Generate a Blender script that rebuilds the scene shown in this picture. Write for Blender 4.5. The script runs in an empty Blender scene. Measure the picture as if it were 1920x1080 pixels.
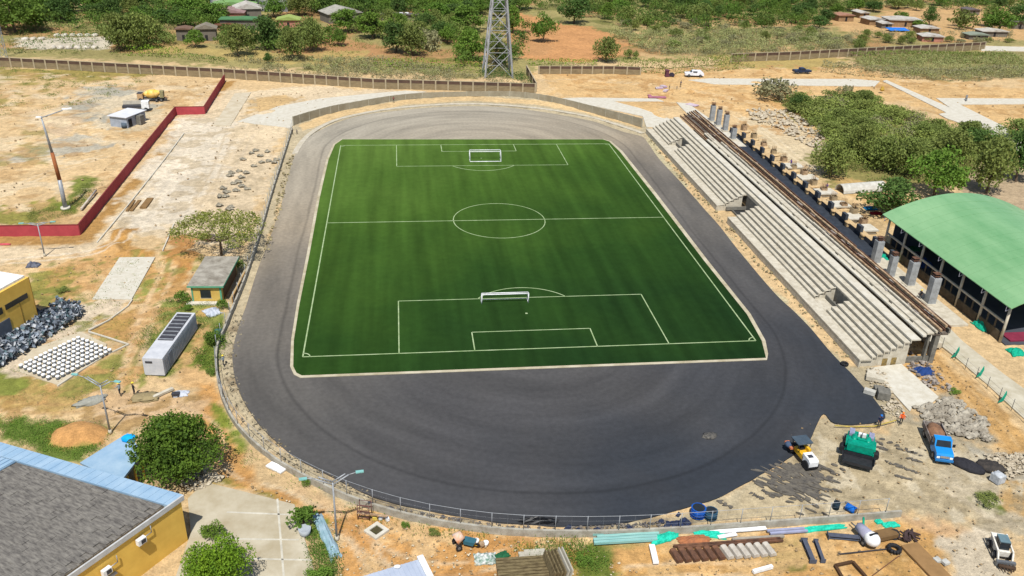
import bpy, bmesh, math, random
import numpy as np
from mathutils import Vector, Matrix
rnd = random.Random(7)
S = bpy.context.scene
COL = S.collection
R = math.radians

# ------------------------------------------------------------------ camera, light
YAW, PITCH, ROLL = 0.1386937, 0.4616496, 0.0352763
CAM = Vector((-19.133, -158.915, 64.696)); FPX = 1615.95
def _axes():
    f = Vector((math.sin(YAW)*math.cos(PITCH), math.cos(YAW)*math.cos(PITCH), -math.sin(PITCH)))
    r = Vector((math.cos(YAW), -math.sin(YAW), 0)); u = r.cross(f)
    c, s = math.cos(ROLL), math.sin(ROLL)
    return c*r + s*u, -s*r + c*u, f
AR, AU, AF = _axes()
cd = bpy.data.cameras.new('camera'); cam = bpy.data.objects.new('camera', cd); COL.objects.link(cam)
m = Matrix((AR, AU, -AF)).transposed().to_4x4(); m.translation = CAM; cam.matrix_world = m
cd.sensor_width = 36; cd.lens = FPX/1920*36; cd.clip_start = 1; cd.clip_end = 5000
S.camera = cam
SUN_EL, SUN_AZ = R(60), R(190)          # azimuth clockwise from +Y
sv = Vector((math.sin(SUN_AZ)*math.cos(SUN_EL), math.cos(SUN_AZ)*math.cos(SUN_EL), math.sin(SUN_EL)))
sl = bpy.data.lights.new('sun', 'SUN'); sl.energy = 4.4; sl.angle = R(.55); sl.color = (1, .965, .9)
so = bpy.data.objects.new('sun', sl); COL.objects.link(so); so.rotation_euler = sv.to_track_quat('Z', 'Y').to_euler(); so.location = (0, 0, 100)
W = bpy.data.worlds.new('World'); S.world = W; W.use_nodes = True
sk = W.node_tree.nodes.new('ShaderNodeTexSky'); sk.sky_type = 'NISHITA'; sk.sun_disc = False
sk.sun_elevation = SUN_EL; sk.sun_rotation = SUN_AZ
bg = W.node_tree.nodes['Background']; bg.inputs[1].default_value = .085
W.node_tree.links.new(sk.outputs[0], bg.inputs[0])
S.view_settings.view_transform = 'Standard'; S.view_settings.look = 'None'
S.view_settings.exposure = 0.42; S.view_settings.gamma = 1
S.render.engine = 'CYCLES'
KL = 1.62     # light level used to turn the colour a sunlit flat surface shows into its base colour

def G(u, v, z=0.0):                     # point of the photograph -> place on the level z
    d = AF + AR*((u-960)/FPX) - AU*((v-540)/FPX)
    return CAM + d*((z-CAM.z)/d.z)
def lin(c): c /= 255.; return c/12.92 if c <= .04045 else ((c+.055)/1.055)**2.4
def D(r, g, b): return tuple(min(.88, lin(x)/KL) for x in (r, g, b))
def head(u1, v1, u2, v2):               # centre, heading, length of a ground segment
    a, b = G(u1, v1), G(u2, v2); d = b-a
    return (a+b)/2, math.atan2(d.y, d.x), d.length

# ------------------------------------------------------------------ materials
_M = {}
def mat(name, col, rough=.85, col2=None, scale=2., bump=.0, metal=0., detail=5., stretch=(1, 1, 1), bscale=None, trans=0., rndv=0.):
    if name in _M: return _M[name]
    mt = bpy.data.materials.new(name); mt.use_nodes = True; nt = mt.node_tree; N = nt.nodes; L = nt.links
    b = N['Principled BSDF']; b.inputs['Roughness'].default_value = rough; b.inputs['Metallic'].default_value = metal
    b.inputs['Specular IOR Level'].default_value = .3
    if col2 is None: col2 = tuple(c*.72 for c in col)
    tc = N.new('ShaderNodeTexCoord'); mp = N.new('ShaderNodeMapping'); mp.inputs['Scale'].default_value = stretch
    L.new(tc.outputs['Object'], mp.inputs[0])
    nz = N.new('ShaderNodeTexNoise'); nz.inputs['Scale'].default_value = scale; nz.inputs['Detail'].default_value = detail
    nz.inputs['Roughness'].default_value = .65
    L.new(mp.outputs[0], nz.inputs['Vector'])
    rp = N.new('ShaderNodeValToRGB'); rp.color_ramp.elements[0].position = .34; rp.color_ramp.elements[1].position = .66
    rp.color_ramp.elements[0].color = (*col2, 1); rp.color_ramp.elements[1].color = (*col, 1)
    L.new(nz.outputs[0], rp.inputs[0]); out = rp.outputs[0]
    if rndv:
        oi = N.new('ShaderNodeObjectInfo'); hs = N.new('ShaderNodeHueSaturation')
        mr = N.new('ShaderNodeMapRange'); mr.inputs[3].default_value = 1-rndv; mr.inputs[4].default_value = 1+rndv
        L.new(oi.outputs['Random'], mr.inputs[0]); L.new(mr.outputs[0], hs.inputs['Value'])
        mh = N.new('ShaderNodeMapRange'); mh.inputs[3].default_value = .5-rndv*.05; mh.inputs[4].default_value = .5+rndv*.05
        wn = N.new('ShaderNodeMath'); wn.operation = 'FRACT'; mu = N.new('ShaderNodeMath'); mu.operation = 'MULTIPLY'; mu.inputs[1].default_value = 7.31
        L.new(oi.outputs['Random'], mu.inputs[0]); L.new(mu.outputs[0], wn.inputs[0]); L.new(wn.outputs[0], mh.inputs[0]); L.new(mh.outputs[0], hs.inputs['Hue'])
        L.new(out, hs.inputs['Color']); out = hs.outputs[0]
    L.new(out, b.inputs['Base Color'])
    if bump:
        bp = N.new('ShaderNodeBump'); bp.inputs['Strength'].default_value = bump; bp.inputs['Distance'].default_value = .05
        n2 = N.new('ShaderNodeTexNoise'); n2.inputs['Scale'].default_value = bscale or scale*5; n2.inputs['Detail'].default_value = 4
        L.new(mp.outputs[0], n2.inputs['Vector']); L.new(n2.outputs[0], bp.inputs['Height']); L.new(bp.outputs[0], b.inputs['Normal'])
    if trans:
        tr = N.new('ShaderNodeBsdfTranslucent'); L.new(out, tr.inputs[0]); ms = N.new('ShaderNodeMixShader'); ms.inputs[0].default_value = trans
        L.new(b.outputs[0], ms.inputs[1]); L.new(tr.outputs[0], ms.inputs[2]); L.new(ms.outputs[0], N['Material Output'].inputs[0])
    _M[name] = mt; return mt

CONC = mat('concrete', D(232, 224, 204), col2=D(200, 190, 168), scale=1.2, bump=.2)
CONCL = mat('pale_concrete', D(234, 229, 214), col2=D(214, 206, 186), scale=.8, bump=.15)
CONCD = mat('grey_concrete', D(150, 146, 135), col2=D(112, 110, 102), scale=1.5, bump=.2)
STEEL = mat('steel', D(150, 155, 160), rough=.5, metal=.5, scale=3)
GALV = mat('galvanised', D(190, 195, 200), rough=.5, metal=.2, scale=2)
RUST = mat('rust', (.16, .075, .04), col2=(.05, .026, .018), scale=1.2)
DKST = mat('dark_steel', (.05, .05, .06), col2=(.03, .03, .035), scale=3, rough=.6)
BLACK = mat('black_rubber', (.016, .016, .018), scale=5, rough=.8)
WHITE = mat('white_paint', (.75, .76, .77), col2=(.55, .56, .56), scale=1.5, rough=.5)
YEL = mat('yellow_wall', (.70, .45, .09), col2=(.60, .37, .07), scale=.5)
YELP = mat('yellow_paint', (.7, .4, .02), scale=2, rough=.45)
GLASS = mat('dark_glass', (.02, .025, .03), rough=.15, scale=1)
WOOD = mat('timber', (.33, .2, .1), col2=(.18, .1, .05), scale=2, stretch=(.3, 3, 3))
WOODP = mat('pale_timber', D(212, 184, 148), col2=D(150, 118, 88), scale=2)
SAND = mat('sand', D(230, 202, 156), col2=D(206, 172, 122), scale=.9, bump=.6, bscale=4)
BARK = mat('bark', (.12, .085, .055), scale=3, bump=.5)
GREENNET = mat('green_netting', (.0, .34, .2), col2=(0, .2, .13), scale=4)
TURQ = mat('turquoise_sheet', D(175, 222, 215), col2=D(130, 190, 185), scale=1, stretch=(.4, 5, 5))
BLUEP = mat('blue_plastic', (.01, .09, .4), col2=(.008, .05, .22), scale=3, rough=.4)

# ------------------------------------------------------------------ mesh builder
class MB:
    def __init__(s): s.v = []; s.f = []; s.mi = []; s.sm = []; s.cur = 0
    def add(s, vs, fs, smooth=False):
        o = len(s.v); s.v += [tuple(p) for p in vs]
        for f in fs: s.f.append([o+i for i in f]); s.mi.append(s.cur); s.sm.append(smooth)
        return s
    def box(s, c, d, rz=0, tilt=None):
        hx, hy, hz = d[0]/2, d[1]/2, d[2]/2
        M = Matrix.Rotation(rz, 3, 'Z')
        if tilt: M = M @ Matrix.Rotation(tilt[0], 3, 'X') @ Matrix.Rotation(tilt[1], 3, 'Y')
        c = Vector(c)
        P = [c + M @ Vector((x*hx, y*hy, z*hz)) for z in (-1, 1) for x, y in ((-1, -1), (1, -1), (1, 1), (-1, 1))]
        return s.add(P, [(3, 2, 1, 0), (4, 5, 6, 7), (0, 1, 5, 4), (1, 2, 6, 5), (2, 3, 7, 6), (3, 0, 4, 7)])
    def b2(s, x0, x1, y0, y1, z0, z1): return s.box(((x0+x1)/2, (y0+y1)/2, (z0+z1)/2), (x1-x0, y1-y0, z1-z0))
    def prism(s, pts, z0, z1):
        n = len(pts); a = sum(pts[i][0]*pts[(i+1) % n][1]-pts[(i+1) % n][0]*pts[i][1] for i in range(n))
        if a < 0: pts = pts[::-1]
        vs = [(p[0], p[1], z0) for p in pts] + [(p[0], p[1], z1) for p in pts]
        return s.add(vs, [tuple(range(n, 2*n)), tuple(range(n-1, -1, -1))] + [(i, (i+1) % n, n+(i+1) % n, n+i) for i in range(n)])
    def xprof(s, prof, y0, y1):        # profile in xz extruded along y
        n = len(prof); vs = [(x, y0, z) for x, z in prof] + [(x, y1, z) for x, z in prof]
        return s.add(vs, [tuple(range(n)), tuple(range(2*n-1, n-1, -1))] + [((i+1) % n, i, n+i, n+(i+1) % n) for i in range(n)])
    def tube(s, a, b, r0, r1=None, n=8, cap=True, smooth=True):
        a, b = Vector(a), Vector(b); r1 = r0 if r1 is None else r1
        d = (b-a); q = d.to_track_quat('Z', 'Y')
        vs = [a + q @ Vector((math.cos(2*math.pi*i/n)*r0, math.sin(2*math.pi*i/n)*r0, 0)) for i in range(n)]
        vs += [b + q @ Vector((math.cos(2*math.pi*i/n)*r1, math.sin(2*math.pi*i/n)*r1, 0)) for i in range(n)]
        s.add(vs, [(i, (i+1) % n, n+(i+1) % n, n+i) for i in range(n)], smooth)
        if cap:
            o = len(s.v)-2*n; s.f += [[o+i for i in range(n-1, -1, -1)], [o+n+i for i in range(n)]]; s.mi += [s.cur]*2; s.sm += [False]*2
        return s
    def path(s, pts, r, n=6):
        for a, b in zip(pts, pts[1:]): s.tube(a, b, r, n=n)
        return s
    def bar(s, a, b, w, h):            # rectangular bar between points
        a, b = Vector(a), Vector(b); d = b-a; L = d.length; ux = d/L
        uy = Vector((0, 0, 1)).cross(ux)
        uy = uy.normalized() if uy.length > 1e-4 else Vector((0, 1, 0)); uz = ux.cross(uy)
        P = [p + uy*(sy*w/2) + uz*(sz*h/2) for p in (a, b) for sy, sz in ((-1, -1), (1, -1), (1, 1), (-1, 1))]
        return s.add(P, [(3, 2, 1, 0), (4, 5, 6, 7), (0, 1, 5, 4), (1, 2, 6, 5), (2, 3, 7, 6), (3, 0, 4, 7)])
    def blob(s, c, r, nu=10, nv=7, jit=.0, flat=False, seed=0, smooth=True):
        q = random.Random(seed); vs = []; c = Vector(c)
        if not hasattr(r, '__len__'): r = (r, r, r)
        for j in range(nv+1):
            th = math.pi*j/nv
            for i in range(nu):
                ph = 2*math.pi*i/nu; k = 1+jit*(q.random()-.5)*2 if 0 < j < nv else 1
                z = math.cos(th)*r[2]*k
                if flat: z = max(z, -.02)
                vs.append(c + Vector((math.sin(th)*math.cos(ph)*r[0]*k, math.sin(th)*math.sin(ph)*r[1]*k, z)))
        return s.add(vs, [(j*nu+i, (j+1)*nu+i, (j+1)*nu+(i+1) % nu, j*nu+(i+1) % nu) for j in range(nv) for i in range(nu)], smooth)
    def stone(s, c, r, q):
        vs = [Vector(c)+Vector(p)*r*q.uniform(.7, 1.15) for p in ((1, 0, 0), (-1, 0, 0), (0, 1, 0), (0, -1, 0), (0, 0, .8), (0, 0, -.5), (.7, .7, .3), (-.7, .6, .4))]
        M = Matrix.Rotation(q.random()*6, 3, 'Z'); c = Vector(c); vs = [c + M @ (v-c) for v in vs]
        return s.add(vs, [(4, 0, 6), (4, 6, 2), (6, 0, 2), (4, 2, 7), (4, 7, 1), (7, 2, 1), (4, 1, 3), (4, 3, 0), (5, 2, 0), (5, 1, 2), (5, 3, 1), (5, 0, 3)])
    def wheel(s, c, r, w, rz=0, n=14):
        d = Vector((-math.sin(rz), math.cos(rz), 0))*w/2; c = Vector(c)
        return s.tube(c-d, c+d, r, n=n)
    def build(s, name, mats, parent=None, loc=None):
        me = bpy.data.meshes.new(name); me.from_pydata(s.v, [], s.f)
        if not isinstance(mats, (list, tuple)): mats = [mats]
        for m_ in mats: me.materials.append(m_)
        me.polygons.foreach_set('material_index', s.mi); me.polygons.foreach_set('use_smooth', s.sm); me.update()
        o = bpy.data.objects.new(name, me); COL.objects.link(o)
        if parent: o.parent = parent
        if loc is not None: o.location = loc
        return o
def tag(o, label=None, cat=None, group=None, kind=None):
    if label: o['label'] = label
    if cat: o['category'] = cat
    if group: o['group'] = group
    if kind: o['kind'] = kind
    return o
def thing(name, label, cat, loc=(0, 0, 0), rz=0, group=None):
    o = bpy.data.objects.new(name, None); COL.objects.link(o); o.location = loc; o.rotation_euler = (0, 0, rz)
    o.empty_display_size = .3
    return tag(o, label, cat, group)
def dup(src, loc=None, rz=None, sc=None, label=None, group=None, parent=None):
    c = src.copy(); COL.objects.link(c)
    if parent: c.parent = parent
    for ch in KIDS.get(src.name) or [k for k in src.children]: dup(ch, parent=c)
    if loc is not None: c.location = loc
    if rz is not None: c.rotation_euler = (0, 0, rz)
    if sc is not None: c.scale = sc if hasattr(sc, '__len__') else (sc, sc, sc)
    if label: c['label'] = label
    if group: c['group'] = group
    return c
KIDS = {}
def st(o): o['kind'] = 'structure'; return o
def catmull(pts, k=6, closed=True):
    out = []; n = len(pts); rng = range(n) if closed else range(n-1)
    for i in rng:
        p0, p1, p2, p3 = [pts[(i+j) % n] if closed else pts[min(max(i+j, 0), n-1)] for j in (-1, 0, 1, 2)]
        for s_ in range(k):
            t = s_/k; out.append(tuple(.5*((2*b)+(-a+c)*t+(2*a-5*b+4*c-d)*t*t+(-a+3*b-3*c+d)*t**3) for a, b, c, d in zip(p0, p1, p2, p3)))
    if not closed: out.append(tuple(pts[-1]))
    return out
def gp(px, z=0): return [tuple(G(u, v, z)[:2]) for u, v in px]

# ------------------------------------------------------------------ ground: one sheet, tinted where the soil, gravel and grass really change
def vnoise(x, y, sc, seed):
    q = np.random.RandomState(seed); T = q.rand(256, 256); x = x/sc; y = y/sc
    xi = np.floor(x).astype(int); yi = np.floor(y).astype(int); fx = x-xi; fy = y-yi
    fx = fx*fx*(3-2*fx); fy = fy*fy*(3-2*fy); a = lambda i, j: T[(xi+i) & 255, (yi+j) & 255]
    return (a(0, 0)*(1-fx)+a(1, 0)*fx)*(1-fy)+(a(0, 1)*(1-fx)+a(1, 1)*fx)*fy
def fbm(x, y, sc, seed, o=4): return sum(vnoise(x, y, sc/2**i, seed+i)*.5**i for i in range(o))/sum(.5**i for i in range(o))
def axis(segs):
    out = []
    for a, b, s_ in segs: out += list(np.arange(a, b, s_))
    out.append(segs[-1][1]); return np.array(out)
gx = axis([(-700, -260, 20), (-260, -130, 2.5), (-130, -100, 1), (-100, 95, .42), (95, 180, .9), (180, 420, 2.5), (420, 900, 20)])
gy = axis([(-300, -110, 10), (-110, -30, .42), (-30, 60, .55), (60, 160, .8), (160, 350, 2), (350, 900, 20)])
GX, GY = np.meshgrid(gx, gy)
Cc = np.zeros(GX.shape+(3,)); base = np.array(D(231, 199, 150))
n1 = fbm(GX, GY, 26, 1, 5); n2 = fbm(GX, GY, 4, 20, 4); n3 = fbm(GX, GY, 60, 40, 3)
Cc[:] = base
Cc *= (1+.22*(n2-.5)+.25*(n1-.5))[..., None]
def paint(px, col, soft=1.5, rag=2., op=1., sc=5., seed=0, world=False):
    P = np.array(px if world else gp(px)); x0, y0 = P.min(0)-soft-rag; x1, y1 = P.max(0)+soft+rag
    ix = np.where((gx >= x0) & (gx <= x1))[0]; iy = np.where((gy >= y0) & (gy <= y1))[0]
    if not len(ix) or not len(iy): return
    sl_ = np.s_[iy[0]:iy[-1]+1, ix[0]:ix[-1]+1]; X = GX[sl_]; Y = GY[sl_]
    d2 = np.full(X.shape, 1e9); ins = np.zeros(X.shape, bool)
    for (ax, ay), (bx, by) in zip(P, np.roll(P, -1, 0)):
        ex, ey = bx-ax, by-ay; t = np.clip(((X-ax)*ex+(Y-ay)*ey)/(ex*ex+ey*ey+1e-9), 0, 1)
        d2 = np.minimum(d2, (X-ax-t*ex)**2+(Y-ay-t*ey)**2)
        c = ((ay > Y) != (by > Y)) & (X < (bx-ax)*(Y-ay)/((by-ay) if by != ay else 1e-9)+ax); ins ^= c
    sd = np.sqrt(d2)*np.where(ins, 1, -1)
    if rag: sd = sd+(fbm(X, Y, sc, 60+seed, 4)-.5)*4*rag+(fbm(X, Y, 1.6, 160+seed, 3)-.5)*2.6*rag
    soft = soft*.45
    a = np.clip(sd/soft*.5+.5, 0, 1)*op
    cc = np.array(D(*col))*(1+.3*(n2[sl_]-.5)+.2*(n1[sl_]-.5))[..., None]
    Cc[sl_] = Cc[sl_]*(1-a[..., None])+cc*a[..., None]
def mottle(px, col, thr=.5, sc=4, soft=.06, seed=0, op=1.):
    P = np.array(gp(px)); ix = np.where((gx >= P[:, 0].min()) & (gx <= P[:, 0].max()))[0]; iy = np.where((gy >= P[:, 1].min()) & (gy <= P[:, 1].max()))[0]
    if not len(ix) or not len(iy): return
    sl_ = np.s_[iy[0]:iy[-1]+1, ix[0]:ix[-1]+1]; X = GX[sl_]; Y = GY[sl_]; ins = np.zeros(X.shape, bool)
    for (ax, ay), (bx, by) in zip(P, np.roll(P, -1, 0)):
        ins ^= ((ay > Y) != (by > Y)) & (X < (bx-ax)*(Y-ay)/((by-ay) if by != ay else 1e-9)+ax)
    a = np.clip((fbm(X, Y, sc, 90+seed, 5)-thr)/soft, 0, 1)*op*ins
    cc = np.array(D(*col))*(1+.3*(n2[sl_]-.5))[..., None]
    Cc[sl_] = Cc[sl_]*(1-a[..., None])+cc*a[..., None]
OL = (150, 142, 82); GRN = (118, 140, 52); SOIL = (196, 150, 102); LSND = (238, 216, 180); ORG = (226, 172, 106); GRY = (196, 188, 168); DGR = (176, 168, 148)
far = [(-900, -90), (2800, -90), (2600, 90), (1840, 86), (1500, 98), (1350, 108), (1010, 124), (1000, 150), (800, 140), (400, 122), (0, 105), (-700, 60)]
paint(far, (172, 160, 104), soft=3, rag=3)
mottle([(-700, -90), (2600, -90), (2400, 88), (1300, 100), (900, 120), (-600, 70)], SOIL, .53, 22, .1, 3, .8)
mottle([(-700, -90), (2600, -90), (2400, 88), (1300, 100), (900, 120), (-600, 70)], (112, 120, 58), .55, 9, .1, 4, .6)
paint([(560, 75), (640, 72), (720, 88), (760, 100), (640, 112), (560, 108), (500, 98)], SOIL, 2, 2)
paint([(960, 20), (1060, 45), (1110, 50), (1165, 75), (1180, 100), (1100, 118), (985, 112), (950, 60)], (214, 158, 104), 2, 2)
paint([(980, 40), (1040, 95), (1000, 105), (960, 80)], SOIL, 2, 2, .6)
paint([(680, 95), (560, 100), (340, 82), (250, 88), (240, 96), (400, 105), (520, 118), (700, 120)], (200, 176, 110), 2, 3, .8)
paint([(1560, 40), (1700, 15), (1860, 10), (1990, 30), (1990, 78), (1760, 75), (1600, 70)], (226, 184, 130), 3, 4, .9)
mottle([(1150, 40), (1560, 40), (1560, 104), (1200, 112)], (222, 186, 134), .5, 5, .1, 7, .8)
paint([(30, 70), (205, 68), (205, 92), (90, 92), (30, 86)], (226, 214, 190), 1, 1)
paint([(100, 4), (170, 4), (170, 12), (100, 10)], (216, 190, 140), 2, 2)
# west field
paint([(-60, 125), (180, 130), (280, 140), (180, 150), (60, 150), (-60, 140)], (160, 146, 70), 2, 3, .85)
mottle([(-60, 135), (95, 140), (90, 200), (-60, 200)], (160, 146, 72), .48, 5, .1, 2, .8)
paint([(150, 165), (190, 160), (270, 166), (300, 190), (250, 235), (190, 240), (130, 215), (120, 195)], (190, 183, 164), 2, 3)
paint([(-20, 300), (60, 275), (120, 255), (190, 258), (200, 275), (110, 290), (30, 305)], (196, 190, 172), 1.5, 2.5, .9)
paint([(60, 205), (130, 215), (160, 235), (120, 255), (70, 240)], (226, 198, 160), 2, 2)
paint([(-40, 396), (40, 385), (130, 376), (150, 395), (90, 420), (-40, 422)], (152, 148, 66), 1.2, 2.2, .9)
paint([(128, 350), (140, 330), (185, 325), (185, 350), (140, 395), (122, 396)], (128, 140, 58), 1.2, 1.5, .95)
mottle([(-60, 240), (90, 240), (90, 310), (-60, 310)], (164, 150, 84), .5, 3, .1, 5, .7)
paint([(220, 210), (310, 200), (300, 235), (240, 250)], (214, 200, 168), 2, 2, .7)
# brown strip along the red wall and road
paint([(-60, 434), (152, 432), (420, 152), (440, 152), (170, 456), (-60, 460)], (184, 138, 72), .8, .6, .85)
paint([(430, 165), (470, 172), (560, 160), (760, 170), (600, 200), (545, 240), (520, 280), (490, 400), (430, 470), (250, 445), (180, 470), (-60, 500), (-60, 465), (170, 462), (330, 225), (400, 180)], LSND, 2, 2, .9)
paint([(340, 225), (440, 215), (440, 260), (370, 400), (290, 430), (215, 440), (260, 350)], (240, 228, 206), 3, 3, .7)
paint([(445, 225), (470, 185), (520, 180), (560, 185), (500, 205)], (216, 178, 118), 2, 2, .8)
paint([(215, 430), (258, 428), (252, 445), (232, 480), (305, 465), (300, 482), (225, 488), (200, 480), (198, 455)], (200, 152, 84), .8, 1, .95)
paint([(70, 495), (210, 478), (215, 530), (150, 560), (60, 560)], (224, 178, 118), 2, 2.5, .8)
paint([(50, 510), (130, 505), (135, 530), (90, 545), (60, 540)], (158, 150, 72), .8, 1.6, .9, seed=4)
paint([(60, 545), (100, 540), (170, 560), (160, 580), (90, 585), (60, 575)], (140, 140, 70), .8, 1.6, .9, seed=3)
paint([(320, 440), (370, 440), (380, 500), (340, 540), (310, 520), (295, 470)], (196, 140, 76), 1.2, 2, .9)
mottle([(215, 478), (355, 478), (355, 560), (215, 600)], (206, 158, 92), .48, 3, .1, 8, .8)
paint([(250, 560), (268, 530), (310, 505), (315, 530), (290, 555), (262, 562)], (156, 160, 74), .7, 1.2, .9)
# west works yard
paint([(-60, 640), (60, 600), (170, 560), (245, 556), (150, 650), (60, 715), (-60, 720)], (232, 214, 186), 1, 1, .9)
paint([(168, 622), (252, 575), (262, 600), (250, 642), (238, 645), (190, 632)], (196, 158, 90), .7, .8, .95)
paint([(112, 722), (240, 645), (250, 650), (215, 730), (120, 745), (60, 742), (-60, 712), (0, 700)], (170, 160, 86), .8, 1, .95)
paint([(-60, 700), (60, 712), (190, 742), (180, 770), (100, 775), (-60, 760)], (192, 162, 98), 1.5, 2, .9)
paint([(-60, 775), (60, 780), (130, 790), (215, 796), (150, 866), (100, 850), (-60, 810)], (112, 136, 56), 1., 1.2, .95)
paint([(-60, 690), (30, 705), (20, 745), (-60, 750)], (128, 146, 60), 1.2, 1.5, .8)
paint([(255, 640), (310, 705), (330, 700), (400, 640), (430, 600), (420, 560), (370, 565), (310, 560), (275, 610)], (140, 152, 66), 1, 1.5, .85)
paint([(250, 655), (275, 660), (268, 715), (250, 725), (215, 735)], (150, 156, 68), .7, 1, .8)
paint([(330, 650), (360, 610), (400, 615), (420, 660), (380, 720), (330, 730)], (230, 186, 128), 1.2, 1.6, .8)
paint([(240, 640), (262, 560), (300, 545), (290, 600), (262, 660), (238, 730), (220, 735)], (230, 190, 136), 1, 1, .8)
paint([(365, 660), (410, 600), (420, 580), (425, 640), (405, 700), (372, 690)], (116, 142, 48), .8, 1.2, .9)
paint([(375, 720), (395, 720), (420, 770), (440, 830), (500, 900), (620, 970), (700, 960), (1100, 1010), (1100, 1140), (600, 1140), (640, 1000), (540, 945), (400, 905), (420, 860), (380, 800)], ORG, 1.2, 1.2)
paint([(160, 745), (230, 740), (330, 735), (375, 755), (340, 790), (240, 800), (180, 790)], (230, 194, 148), 1.2, 1.5, .9)
paint([(405, 755), (425, 770), (450, 810), (470, 850), (440, 830), (410, 790)], (126, 146, 52), .6, .8, .9)
paint([(500, 880), (600, 930), (650, 960), (600, 945), (520, 905)], (232, 196, 150), 1, .8, .7)
paint([(400, 895), (560, 940), (550, 946), (430, 905), (390, 905)], (150, 150, 70), .5, .6, .8)
paint([(575, 985), (612, 975), (640, 1080), (660, 1120), (560, 1120), (592, 1060)], (132, 150, 60), .6, .6, .95)
# strip between the track and its wall
ring_in = [(505, 470), (545, 300), (580, 250), (650, 218), (740, 200), (875, 190), (1000, 198), (1110, 218), (1205, 245), (1215, 270)]
paint([(1218, 250), (1300, 370), (1400, 490), (1540, 640), (1600, 690), (1560, 690), (1380, 500), (1240, 330), (1200, 262)], (208, 196, 158), .8, .8)
paint([(540, 240), (620, 205), (760, 180), (875, 172), (1000, 180), (1110, 196), (1210, 225), (1215, 262), (1100, 232), (1000, 215), (875, 205), (740, 215), (640, 230), (560, 280), (530, 370), (500, 460), (475, 540), (450, 640), (450, 720), (520, 830), (640, 910), (840, 970), (1040, 992), (1300, 955), (1440, 890), (1500, 900), (1500, 960), (1300, 985), (1050, 1000), (820, 985), (620, 930), (470, 830), (410, 720), (408, 640), (440, 520), (500, 370)], (206, 190, 156), .6, .5)
mottle([(430, 600), (460, 600), (470, 750), (560, 850), (700, 930), (1040, 990), (1300, 960), (1300, 985), (1040, 1000), (700, 955), (540, 870), (420, 740)], (150, 132, 104), .52, 1.8, .1, 9, .8)
paint([(560, 235), (620, 210), (760, 186), (875, 178), (1000, 186), (1110, 202), (1205, 232), (1200, 240), (1100, 212), (1000, 195), (875, 188), (760, 196), (640, 218), (568, 246)], (236, 204, 152), .5, .3)
# south yard
paint([(900, 1003), (1110, 1010), (1240, 1020), (1250, 1060), (1180, 1140), (1060, 1140), (1080, 1060), (980, 1040)], (158, 144, 76), 1, 1.5, .85)
paint([(1110, 1020), (1160, 1030), (1150, 1060), (1160, 1120), (1120, 1120), (1070, 1040)], (108, 126, 50), .8, 1.2, .9)
paint([(1150, 1030), (1240, 1015), (1500, 1000), (1680, 975), (1780, 1000), (1800, 1140), (1200, 1140)], (220, 172, 108), 1, 1.2)
mottle([(1180, 1040), (1780, 1000), (1780, 1130), (1180, 1130)], (182, 146, 88), .52, 2.4, .1, 12, .6)
paint([(1470, 1005), (1500, 1010), (1500, 1060), (1460, 1050), (1440, 1040)], (120, 126, 60), .5, 1, .8)
paint([(1500, 800), (1560, 790), (1640, 800), (1700, 770), (1860, 850), (2000, 900), (2000, 1010), (1760, 980), (1690, 962), (1430, 972), (1300, 982), (1440, 890)], (206, 188, 152), 1, 1.5)
paint([(1790, 850), (1850, 900), (2000, 960), (2000, 1010), (1860, 990), (1750, 900)], (196, 182, 154), 1.5, 1.5, .8)
paint([(1690, 965), (1760, 965), (1830, 1000), (1780, 1010), (1720, 990)], (216, 176, 132), 1.2, 1, .8)
paint([(1745, 1010), (1830, 990), (1880, 1030), (1880, 1140), (1800, 1140), (1770, 1050)], (224, 210, 184), 1, 1.3, .9)
paint([(1700, 640), (1745, 640), (1950, 830), (1950, 920), (1870, 830), (1780, 740), (1680, 690)], (216, 172, 110), 1, .8)
paint([(1880, 880), (1950, 880), (1950, 985), (1890, 950)], (222, 178, 112), 1, 1, .8)
paint([(1700, 770), (1780, 745), (1860, 800), (1840, 830), (1760, 820), (1700, 800)], (182, 170, 144), 1, 1.5, .9)
paint([(1840, 845), (1930, 850), (1930, 890), (1880, 895), (1850, 880)], (196, 188, 168), .8, 1, .9)
paint([(1825, 918), (1850, 920), (1880, 960), (1860, 965), (1830, 940)], (110, 128, 50), .5, .8, .9)
paint([(1560, 690), (1640, 680), (1700, 770), (1650, 790)], (190, 178, 148), .8, .8, .9)
# north-east
paint([(1000, 135), (1200, 130), (1400, 130), (1600, 118), (1700, 150), (1920, 165), (2300, 170), (2300, 330), (1920, 280), (1700, 190), (1500, 180), (1560, 270), (1440, 270), (1360, 190), (1250, 190), (1220, 225), (1060, 180)], (232, 192, 134), 3, 3, .9)
paint([(1340, 100), (1500, 105), (1600, 110), (1560, 128), (1420, 128), (1340, 125)], (190, 168, 96), 2, 3, .8)
paint([(1390, 220), (1460, 215), (1560, 270), (1540, 330), (1480, 300), (1420, 260)], (226, 208, 172), 2, 2.5, .8)
paint([(1460, 190), (1600, 185), (1720, 240), (1900, 260), (1900, 345), (1560, 350), (1520, 290), (1560, 260), (1480, 215)], (140, 138, 74), 2, 3, .85)
paint([(1560, 100), (1750, 92), (2000, 100), (2000, 140), (1760, 150), (1640, 128)], (138, 134, 80), 2.5, 3, .85)
paint([(1200, 335), (1160, 330), (1200, 336)], GRY)
paint([(1560, 330), (1640, 400), (1760, 480), (1900, 600), (1920, 560), (1720, 380), (1640, 340)], (216, 178, 118), 1.5, 2, .8)
paint([(1840, 300), (1990, 330), (1990, 430), (1900, 400), (1800, 370)], (192, 170, 140), 2, 2, .9)
paint([(1560, 360), (1620, 390), (1660, 420), (1640, 440), (1560, 400)], (214, 184, 136), 1, 1, .8)
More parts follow.
